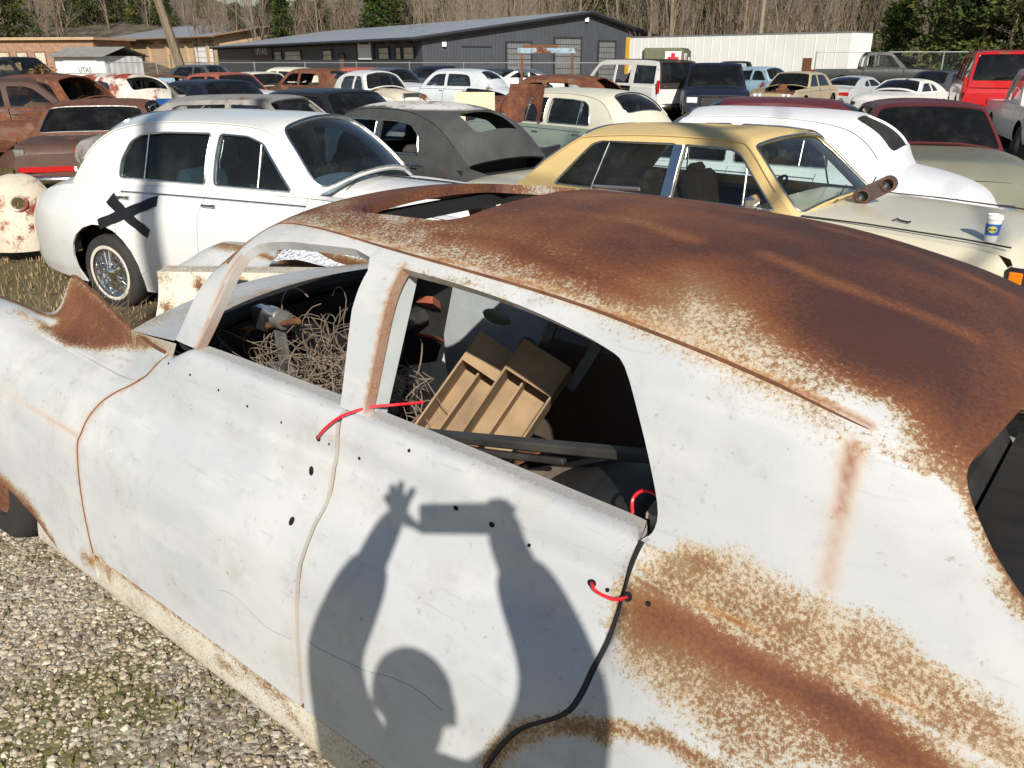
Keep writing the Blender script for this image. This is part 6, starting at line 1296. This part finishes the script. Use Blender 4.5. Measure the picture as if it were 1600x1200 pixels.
for (x0, x1, hs) in ((1.46, 2.28, [el(1.98, 1.0, .075, .035), el(1.82, .90, .05, .05), el(2.12, .80, .03, .03), el(1.66, .72, .09, .06), el(2.06, .58, .06, .05), el(1.62, 1.03, .05, .03)]), (.70, 1.36, [el(1.15, .95, .08, .04), el(.95, .75, .06, .06)])):
    sheet('inner_door_skin', lambda uv: np.stack([uv[:, 0], -(.635 - .08 * (uv[:, 1] - .5)) + 0 * uv[:, 0], uv[:, 1]], 1), [(x0, .42), (x1, .42), (x1, 1.13), (x0, 1.13)], 'inner_skin', hero, holes=hs, step=.12, thick=.006, flip=False)
MB().box((1.40, -.60, .78), (.06, .10, .8)).build('inner_post', 'inner_skin', hero, False)
# dark lining of the cabin
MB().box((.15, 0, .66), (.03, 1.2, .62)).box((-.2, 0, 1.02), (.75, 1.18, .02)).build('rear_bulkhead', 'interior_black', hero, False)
# sunroof tray
m = MB()
for (c, d) in (((1.53, .345, 1.525), (.42, .03, .05)), ((1.53, -.345, 1.525), (.42, .03, .05)), ((1.30, 0, 1.54), (.05, .72, .03)), ((1.75, 0, 1.525), (.04, .66, .04))): m.box(c, d)
m.build('sunroof_tray', 'black_rubber', hero, False)
MB().tube([(1.2, -.30, 1.603), (1.36, -.30, 1.597)], .006, 5).build('sunroof_rail', 'bright_steel', hero)
# drilled holes in the doors: black caps on the skin stand in for the shade inside
def hole(x, v, r_, el_=1.0):  # black cap standing in for the shade inside a hole
    p = body(np.array([[x, v]]))[0]; n_ = -fnormals(body, np.array([[x, v]]))[0]; u = np.array([1., 0, 0]); w = np.cross(n_, u); w /= np.linalg.norm(w)
    a = np.linspace(0, 2 * np.pi, 14, endpoint=False); ring0 = p + n_ * .0015 + r_ * (np.cos(a)[:, None] * u + el_ * np.sin(a)[:, None] * w); ring1 = ring0 * 1 - n_ * .004
    c = p + n_ * .0012
    mk('trim_hole_shade_cap', np.vstack([ring0, ring1, [c]]), [[i, (i + 1) % 14, 28] for i in range(14)] + [[i + 14, (i + 1) % 14 + 14, (i + 1) % 14, i] for i in range(14)], 'hole_black', hero, False)
for (x, v, r_, e) in ((2.175, 1.00, .0035, 1), (2.043, .923, .0035, 1), (1.903, .904, .0035, 1), (1.771, .884, .0035, 1), (1.626, .875, .003, 1), (1.480, .875, .008, 1), (1.49, .778, .008, 1.5), (1.488, .614, .008, 1.4), (1.027, .846, .007, .7), (.928, .846, .007, .8), (.83, .836, .004, 1), (.676, .817, .009, .8), (.642, .817, .004, 1), (1.332, .865, .004, 1), (.595, .815, .009, 1), (.553, .822, .005, 1), (1.178, 1.0, .004, 1), (1.44, .87, .003, 1)): hole(x, v, r_, e)
plain('paint_crack', (.24, .25, .26), .8)
for L in (CRACK_A, CRACK_B): MB().tube(body(smooth_poly(L, 5)) - fnormals(body, smooth_poly(L, 5)) * .0002, .0007, 4).build('paint_crack', 'paint_crack', hero)
# red cable ties
def tie(label, pts, r_=.0035):
    o = inh('cable_tie', label, 'cable tie'); MB().tube(smooth_poly(pts, 6), r_, 6).build('strap', 'red_plastic', o); return o
def bpt(x, v, o=.006): p = body(np.array([[x, v]]))[0]; return p - fnormals(body, np.array([[x, v]]))[0] * o
tie('red cable tie looped over the belt at the centre pillar', [bpt(1.48, .875, 0), bpt(1.46, .91, .012), bpt(1.43, .965, .016), bpt(1.39, 1.03, .016), bpt(1.345, 1.10, .02), bpt(1.31, 1.14, .02) + [0, -.02, 0], bpt(1.27, 1.15, .02) + [0, -.03, .01], bpt(1.23, 1.15, .02) + [0, -.03, .025]])
tie('red cable tie joining rear door and rear wing', [bpt(.676, .817, 0), bpt(.662, .812, .012), bpt(.64, .808, .012), bpt(.615, .810, .010), bpt(.595, .815, 0)])
tie('red cable tie end curling at the rear window corner', [(.655, .60, 1.155), (.665, .585, 1.175), (.655, .575, 1.192), (.635, .57, 1.195), (.615, .565, 1.185)])
brk = MB().box((.605, .575, 1.165), (.05, .05, .012), rotz(.2)).box((.59, .60, 1.145), (.05, .008, .05)).build('latch_bracket', 'old_wood', hero, False)
# wiring, bracket and rod under the dash
rgw = random.Random(4); m = MB()
for k in range(420):
    x, y, z = 1.97 + rgw.gauss(0, .17), .26 + rgw.gauss(0, .09), .97 + rgw.gauss(0, .07); p = Vector((x, y, z)); d = Vector((rgw.gauss(0, 1), rgw.gauss(0, .6), rgw.gauss(.3, .6))).normalized(); pts = [tuple(p)]; cv = Vector((rgw.gauss(0, 1), rgw.gauss(0, 1), rgw.gauss(0, 1))).normalized()
    for i in range(9): d = (d + cv.cross(d) * rgw.uniform(.2, .55) + Vector((0, 0, -.10))).normalized(); p = p + d * .028; p.z = max(p.z, .5); p.y = min(max(p.y, .05), .50); pts.append(tuple(p))
    m.tube(pts, rgw.choice((.0012, .0016, .0022)), 5, False)
plain('wire_beige', (.21, .165, .125), .7, var=.35, scale=3); tag(m.build('wiring_tangle', 'wire_beige', None), 'tangle of beige electric wires spilling below the dash', 'wiring', kind='stuff'); wt = bpy.data.objects['wiring_tangle']; wt.location = HERO_LOC; wt.rotation_euler = (0, 0, HERO_ROT)
m = MB()
for k in range(40):
    x, y, z = 1.86 + rgw.gauss(0, .10), .36 + rgw.gauss(0, .05), .90 + rgw.gauss(0, .05); p = Vector((x, y, z)); d = Vector((rgw.gauss(0, 1), rgw.gauss(0, .6), rgw.gauss(0, .6))).normalized(); pts = [tuple(p)]
    for i in range(6): d = (d + Vector((rgw.gauss(0, .5), rgw.gauss(0, .4), -.15))).normalized(); p = p + d * .03; pts.append(tuple(p))
    m.tube(pts, .003, 4, False)
b2 = tag(m.build('black_wiring', 'black_rubber', None), 'black cables lying under the beige wires', 'wiring', kind='stuff'); b2.location = HERO_LOC; b2.rotation_euler = (0, 0, HERO_ROT)
br = inh('column_bracket', 'grey steel bracket with bright boss hanging under the dash', 'bracket')
MB().box((2.10, .33, 1.12), (.055, .014, .20), roty(.12), bev=.004).box((2.12, .33, 1.02), (.14, .014, .05), roty(.25), bev=.004).build('plate', 'grey_steel', br); MB().box((2.16, .345, 1.19), (.06, .05, .075), bev=.006).build('clamp', 'black_trim', br)
MB().lathe([(.001, -.05), (.022, -.05), (.024, -.01), (.018, 0), (.018, .05), (.001, .055)], (2.12, .35, 1.215), 'x', 14, None).build('boss', 'bright_steel', br); MB().lathe([(.001, -.03), (.03, -.02), (.03, .02), (.001, .03)], (2.07, .345, 1.20), 'x', 12).build('joint', 'grey_steel', br)
rd_ = inh('rusty_rod', 'thin rusty rod lying slantwise below the dash', 'rod'); MB().tube([(2.50, .37, 1.05), (2.2, .35, 1.15), (1.96, .36, 1.22)], .010, 7).build('rod', 'rusty_steel', rd_)
plain('dull_black_trim', (.05, .048, .045), .4, var=.5, scale=9)
# scrap heap on the floor behind the centre pillar
rgs = random.Random(31)
for k in range(26):
    r = inh('scrap_piece', '%s %s %s' % (('grey', 'black', 'rusty', 'brown')[k % 4], ('offcut', 'bracket', 'flap', 'strip', 'plate', 'shard', 'clip')[k % 7], ('under the centre pillar', 'left of the cardboard trays', 'below the orange rusted box', 'behind the long trim strip')[(k // 7) % 4]), 'scrap')
    MB().box((rgs.uniform(1.30, 2.05), rgs.uniform(-.30, .30), rgs.uniform(.55, .78)), (rgs.uniform(.08, .32), rgs.uniform(.03, .10), rgs.uniform(.008, .03)), rotz(rgs.uniform(0, 3)) @ roty(rgs.gauss(0, .5)) @ rotx(rgs.gauss(0, .4)), bev=.003).build('piece', ('grey_steel', 'dull_black_trim', 'rusty_steel', 'old_wood')[k % 4], r)
# cartons, boards and trim lying in the back
def chan(name, label, a, b, w, h, up_=(0, 0, 1), mat='cardboard', t=.006):
    r = inh(name, label, 'box'); a, b = np.array(a, float), np.array(b, float); d = (b - a); L = np.linalg.norm(d); d /= L; s_ = np.cross(d, up_); s_ /= np.linalg.norm(s_); u = np.cross(s_, d); Rm = np.stack([d, s_, u], 1); c = (a + b) / 2
    for nm, cc, dd in (('base', (0, 0, -h / 2), (L, w, t)), ('side_wall', (0, w / 2, 0), (L, t, h)), ('side_wall', (0, -w / 2, 0), (L, t, h)), ('end_wall', (-L / 2 + .04, 0, 0), (t, w, h)), ('inner_wall', (0, w * .12, -h * .15), (L * .94, t, h * .6)), ('flap', (-L / 2 + .05, 0, h / 2), (.10, w * 1.0, t))): MB().box(c + Rm @ np.array(cc), dd, Rm).build(nm, mat, r, False)
    return r
chan('cardboard_tray', 'open cardboard tray leaning in the cabin, left of two', (1.46, .0, 1.14), (1.56, .36, .76), .15, .11, (-.45, .55, .6))
chan('cardboard_tray', 'open cardboard tray leaning in the cabin, right of two', (1.28, .02, 1.16), (1.37, .38, .78), .15, .12, (-.45, .55, .6))
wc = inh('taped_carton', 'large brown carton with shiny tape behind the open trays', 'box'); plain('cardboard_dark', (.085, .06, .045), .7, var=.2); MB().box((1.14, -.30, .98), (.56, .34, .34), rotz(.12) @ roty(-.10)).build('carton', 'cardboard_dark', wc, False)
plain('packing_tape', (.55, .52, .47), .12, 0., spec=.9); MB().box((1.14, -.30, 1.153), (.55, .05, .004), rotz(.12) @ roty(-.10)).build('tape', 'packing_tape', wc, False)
for (lb_, a, b) in (('dark flat strap leaning over the cartons, front one', (1.33, .05, 1.08), (1.25, -.05, 1.38)), ('dark flat strap leaning over the cartons, rear one', (1.18, .05, 1.10), (1.06, -.05, 1.38))):
    r = inh('metal_strap', lb_, 'strap'); a, b = np.array(a), np.array(b); d = b - a; L = np.linalg.norm(d); d /= L; s_ = np.cross(d, (0, 1, 0)); s_ /= np.linalg.norm(s_); u = np.cross(d, s_); MB().box((a + b) / 2, (L, .030, .010), np.stack([d, s_, u], 1)).build('strap', 'dull_black_trim', r, False)
def bar(name, label, a, b, w, h, mat, cat='trim'):
    r = inh(name, label, cat); a, b = np.array(a), np.array(b); d = b - a; L = np.linalg.norm(d); d /= L; s_ = np.cross((0, 0, 1), d); s_ /= np.linalg.norm(s_); u = np.cross(d, s_); MB().box((a + b) / 2, (L, w, h), np.stack([d, s_, u], 1), bev=.004).build('strip', mat, r); return r
bar('trim_strip', 'long dull black trim strip lying across the rear window opening', (1.48, .46, 1.035), (.60, .43, 1.215), .035, .022, 'dull_black_trim'); bar('trim_strip', 'second black trim strip lying just under the long one', (1.38, .42, 1.005), (.95, .40, 1.09), .02, .016, 'dull_black_trim')
bar('pale_plank', 'pale splintered plank in the back of the cabin', (1.30, .30, .86), (.85, .22, 1.05), .13, .014, 'old_wood', 'plank'); bar('rusty_edge_strip', 'rusty strip along the splintered plank', (1.28, .37, .86), (.84, .29, 1.03), .02, .01, 'rusty_steel')
r = inh('black_plastic_panel', 'curved black plastic panel inside the rear window', 'panel')
V, F = grid(14, 10, lambda q: np.stack([1.02 - .40 * q[:, 0], .52 - .30 * q[:, 1], .93 + .20 * q[:, 0] + .04 * np.sin(q[:, 1] * 3) + .05 * q[:, 1] - .10 * (q[:, 0] - .9).clip(0) * 8], 1)); plain('scuffed_plastic', (.028, .028, .027), .42, var=.6, scale=11); mk('sheet', V, F, 'scuffed_plastic', r)
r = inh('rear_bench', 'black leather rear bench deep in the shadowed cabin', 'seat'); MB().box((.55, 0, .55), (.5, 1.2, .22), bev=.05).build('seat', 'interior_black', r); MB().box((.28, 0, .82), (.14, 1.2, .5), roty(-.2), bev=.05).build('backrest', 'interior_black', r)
r = inh('orange_heater_box', 'orange rusted metal box by the far front door', 'car part'); [MB().box((2.26, -.5, .88), (.10, .08, .012), rotz(.2) @ rotx(.5), taper=.8).build('bracket', plain('orange_rust', (.24, .062, .03), .8, var=.35, scale=12), r, False)]; MB().box((2.24, -.48, 1.04), (.07, .10, .03), rotz(.4) @ rotx(.5), taper=.85).build('box', 'orange_rust' if 'orange_rust' in MATS else plain('orange_rust', (.36, .085, .035), .8, var=.35, scale=12), r, False)
r = inh('black_duct', 'black plastic duct below the far dash', 'duct'); MB().box((2.30, -.30, .98), (.16, .36, .06), rotz(.1), bev=.02).box((2.22, -.12, 1.02), (.10, .10, .10), bev=.02).build('duct', 'dull_black_trim', r)
m = MB(); rgd = random.Random(12)
for k in range(60): m.box((rgd.uniform(.7, 2.3), rgd.uniform(-.5, .5), .36 + rgd.random() * .12), (rgd.uniform(.05, .3), rgd.uniform(.03, .12), rgd.uniform(.01, .05)), rotz(rgd.uniform(0, 3)) @ roty(rgd.gauss(0, .4)))
plain('grey_debris', (.11, .10, .09), .8, var=.6, scale=6); dbr = tag(m.build('floor_debris', 'grey_debris', None, False), 'grey scraps covering the floor of the shell', 'debris', kind='stuff'); dbr.location = HERO_LOC; dbr.rotation_euler = (0, 0, HERO_ROT)
r = inh('brown_lath', 'loose pale lath across the shell floor near the pillar', 'lath'); MB().box((1.62, .15, .72), (.5, .03, .012), rotz(.7) @ roty(.5)).build('lath', 'old_wood', r, False)
# loose cream panel and a wrapped wing across the open engine bay
r = inh('loose_inner_wing', 'cream inner wing panel with rust spots lying in the engine bay', 'car part'); a, b = np.array([3.34, .06]), np.array([2.42, -.60])
def lw(q): p = a[None] + (b - a)[None] * q[:, :1]; return np.stack([p[:, 0], p[:, 1] + .05 * q[:, 1] ** 2, 1.10 - .22 * q[:, 1] + .0 * q[:, 0]], 1)
V, F = grid(26, 8, lw); sp = np.zeros(len(V)); qq = np.stack(np.meshgrid(np.linspace(0, 1, 26), np.linspace(0, 1, 8), indexing='ij'), -1).reshape(-1, 2)
for c in ((.02, .1), (.16, .25), (.24, .35), (.32, .2), (.42, .3), (.05, .7), (.12, .8)): sp = np.maximum(sp, np.exp(-((qq[:, 0] - c[0]) / .022) ** 2 - ((qq[:, 1] - c[1]) / .13) ** 2))
mk('panel', V, F, 'cream_sill_paint', r, attrs={'rust': .18 + .8 * sp, 'wear': np.zeros(len(V)), 'stain': np.zeros(len(V))})
V2 = V.copy(); top_ = V[qq[:, 1] == 0]; fl = np.vstack([top_, top_ + [.05, -.08, .004]]); k = len(top_); mk('flange', fl, [[i, i + 1, i + 1 + k, i + k] for i in range(k - 1)], 'cream_sill_paint', r, attrs={'rust': np.full(2 * k, .38), 'stain': np.zeros(2 * k)})
r = inh('black_block', 'small black block beside the cream inner wing', 'car part'); MB().box((2.98, -.08, 1.05), (.10, .07, .07), rotz(.5), bev=.006).build('block', 'black_trim', r)
n = N('bubble_wrap'); n.set(**{'Base Color': (.70, .74, .80), 'Roughness': .12, 'Specular IOR Level': .9, 'Coat Weight': .6}); vv = n.n('TexVoronoi'); vv.inputs['Scale'].default_value = 60; n.lk(n.co(), vv.inputs['Vector']); n.bump(vv.outputs[0], 1., .02); MATS['bubble_wrap'] = n.m
r = inh('wrapped_panel', 'grey panel under glinting plastic wrap beyond the windscreen', 'car part'); V, F = grid(16, 8, lambda q: np.stack([3.10 - .75 * q[:, 0], -.36 - .42 * q[:, 0] - .22 * q[:, 1], 1.10 + .06 * np.sin(q[:, 1] * 3) + .015 * np.sin(q[:, 0] * 14)], 1)); mk('panel', V, F, 'bubble_wrap', r)
# ------------------------------------------------------------------ the photographer, behind the camera: only the shadow is seen
_ex = Vector((0, 0, 1)).cross(-SUN_DIR).normalized(); _ey = (-SUN_DIR).cross(_ex).normalized()
def pp(a, b, yw):        # point that shades offset (a, b) from the lens, at depth y = yw
    P = _ex * a + _ey * b; t = (yw - P.y) / (-SUN_DIR.y); P = P - SUN_DIR * t; return Vector((P.x, P.y, P.z + CAM_H))
person = empty('person', (-.05, -.42, 0), 0, 'person in dark jacket holding up a phone, seen as a shadow', 'person')
plain('skin', (.46, .28, .20), .55, var=.08); plain('jacket_cloth', (.03, .04, .06), .85); plain('trouser_cloth', (.05, .06, .09), .9); plain('hair_dark', (.03, .02, .015), .7); plain('shoe_leather', (.03, .025, .02), .6); plain('phone_black', (.01, .01, .012), .2)
def skin(name, verts, edges, radii, mat, root=0):
    me = bpy.data.meshes.new(name); L0 = Vector(person.location); me.from_pydata([tuple(Vector(v) - L0) for v in verts], edges, []); me.materials.append(MATS[mat])
    o = bpy.data.objects.new(name, me); COL.objects.link(o); o.parent = person
    md = o.modifiers.new('skin', 'SKIN'); md.use_smooth_shade = True
    if not me.skin_vertices: me.skin_vertices.new() if hasattr(me.skin_vertices, 'new') else None
    for i, sv in enumerate(me.skin_vertices[0].data): r_ = radii[i]; sv.radius = (r_, r_) if not isinstance(r_, tuple) else r_; sv.use_root = (i == root)
    o.modifiers.new('sub', 'SUBSURF').levels = 2; o.modifiers['sub'].render_levels = 2
    return o
def chain(pts, rad, V, E, Rd, start=None):
    prev = start
    for p, r_ in zip(pts, rad):
        V.append(p); Rd.append(r_); k = len(V) - 1
        if prev is not None: E.append((prev, k))
        prev = k
    return prev
hip = Vector((-.05, -.44, .96)); chest = Vector((-.05, -.43, 1.30)); nb = pp(-.09, -.60, -.40); nk = pp(-.09, -.52, -.38); hd = pp(-.09, -.40, -.36); ht = pp(-.09, -.345, -.36)
LS, LE, LW = pp(-.255, -.53, -.38), pp(-.282, -.30, -.20), pp(-.140, -.025, -.045); RS, RE, RW = pp(.155, -.52, -.38), pp(.208, -.30, -.20), pp(.112, -.045, -.05)
V, E, Rd = [], [], []
c_ = chain([hip, chest, nb, nk, hd, ht], [.11, .12, .075, .055, .082, .066], V, E, Rd)
for S_, El, W_, palm, fing in ((LS, LE, LW, (-.108, .008), [(-.140, .060), (-.124, .082), (-.100, .088), (-.070, .070), (-.058, -.022)]), (RS, RE, RW, (.118, -.006), [(.116, .032), (.100, .036), (.084, .032), (.132, .018), (.068, -.026)])):
    w = chain([S_, (S_ + El) / 2, El, (El + W_) / 2, W_, pp(*palm, -.035)], [.06, .052, .048, .044, .036, (.034, .022)], V, E, Rd, 2)
    for f in fing:
        q = pp(*f, -.022); p0 = V[w]; mid = p0.lerp(q, .55) + Vector((0, -.006, .006)); chain([p0.lerp(q, .25), mid, q], [.0125, .0105, .009], V, E, Rd, w)
for s_ in (-1, 1): chain([hip + Vector((s_ * .10, 0, -.06)), Vector((-.05 + s_ * .11, -.43, .50)), Vector((-.05 + s_ * .12, -.44, .10)), Vector((-.05 + s_ * .13, -.34, .04))], [.085, .055, .04, .035], V, E, Rd, 0)
skin('body', V, E, Rd, 'skin')
V, E, Rd = [], [], []
chain([hip + Vector((0, 0, -.05)), chest, nb], [(.20, .15), (.24, .16), (.13, .10)], V, E, Rd)
for S_, El, W_ in ((LS, LE, LW), (RS, RE, RW)): chain([S_, (S_ + El) / 2, El, (El + W_) / 2, El.lerp(W_, .86)], [.115, .088, .080, .070, .050], V, E, Rd, 1)
skin('jacket', V, E, Rd, 'jacket_cloth')
V, E, Rd = [], [], []; chain([hip], [.15], V, E, Rd)
for s_ in (-1, 1): chain([hip + Vector((s_ * .10, 0, -.08)), Vector((-.05 + s_ * .11, -.43, .50)), Vector((-.05 + s_ * .12, -.44, .08))], [.10, .075, .06], V, E, Rd, 0)
skin('trousers', V, E, Rd, 'trouser_cloth')
L0 = np.array(person.location)
for s_ in (-1, 1): MB().box(np.array((-.05 + s_ * .13, -.38, .045)) - L0, (.10, .28, .09), bev=.035).build('shoe', 'shoe_leather', person)
m = MB(); hc = np.array(hd) + (np.array(ht) - np.array(hd)) * .45 - L0
a = np.linspace(0, np.pi * .62, 9); m.lathe([(.092 * math.sin(t), .112 * math.cos(t)) for t in a], tuple(hc + [0, -.008, .01]), 'z', 20); m.build('hair', 'hair_dark', person)
for s_ in (-1, 1):
    MB().box(hc + [s_ * .086, 0, -.02], (.016, .035, .055), bev=.007).build('ear', 'skin', person); MB().lathe([(.001, .0), (.011, .004), (.001, .012)], tuple(hc + [s_ * .033, .080, -.005]), 'y', 10).build('eye', 'paper_white', person)
MB().box(hc + [0, .098, -.035], (.022, .03, .045), bev=.009).build('nose', 'skin', person); MB().box(hc + [0, .082, -.072], (.05, .016, .014), bev=.005).build('mouth', 'sign_red', person)
ph = empty('phone', (0, 0, CAM_H), 0, 'black phone held up in both hands by the photographer', 'phone'); ph.rotation_euler = (R(-21.8), 0, 0)
MB().box((.0185, -.013, 0.), (.160, .009, .066), bev=.004).build('case', 'phone_black', ph); MB().box((.0185, -.0185, 0.), (.140, .002, .060)).build('screen', 'sleeve_blue', ph, False); MB().lathe([(.009, -.0085), (.009, -.006), (.006, -.0055)], (0, 0, 0), 'y', 14).build('lens_ring', 'chrome', ph)
# trees that share a description are told apart by their order across the view
_by = {}
for o in COL.objects:
    if o.get('category') == 'tree' and o.get('group'): _by.setdefault(o['label'], []).append(o)
for lb_, os_ in _by.items():
    if len(os_) > 1:
        os_.sort(key=lambda q: q.location.x / q.location.y); nm_ = ('leftmost', 'second from left', 'third from left', 'fourth from left', 'fifth from left', 'sixth from left', 'seventh from left', 'eighth from left')
        for k, o in enumerate(os_): o['label'] = lb_ + ', ' + ('rightmost' if k == len(os_) - 1 else nm_[min(k, 7)])
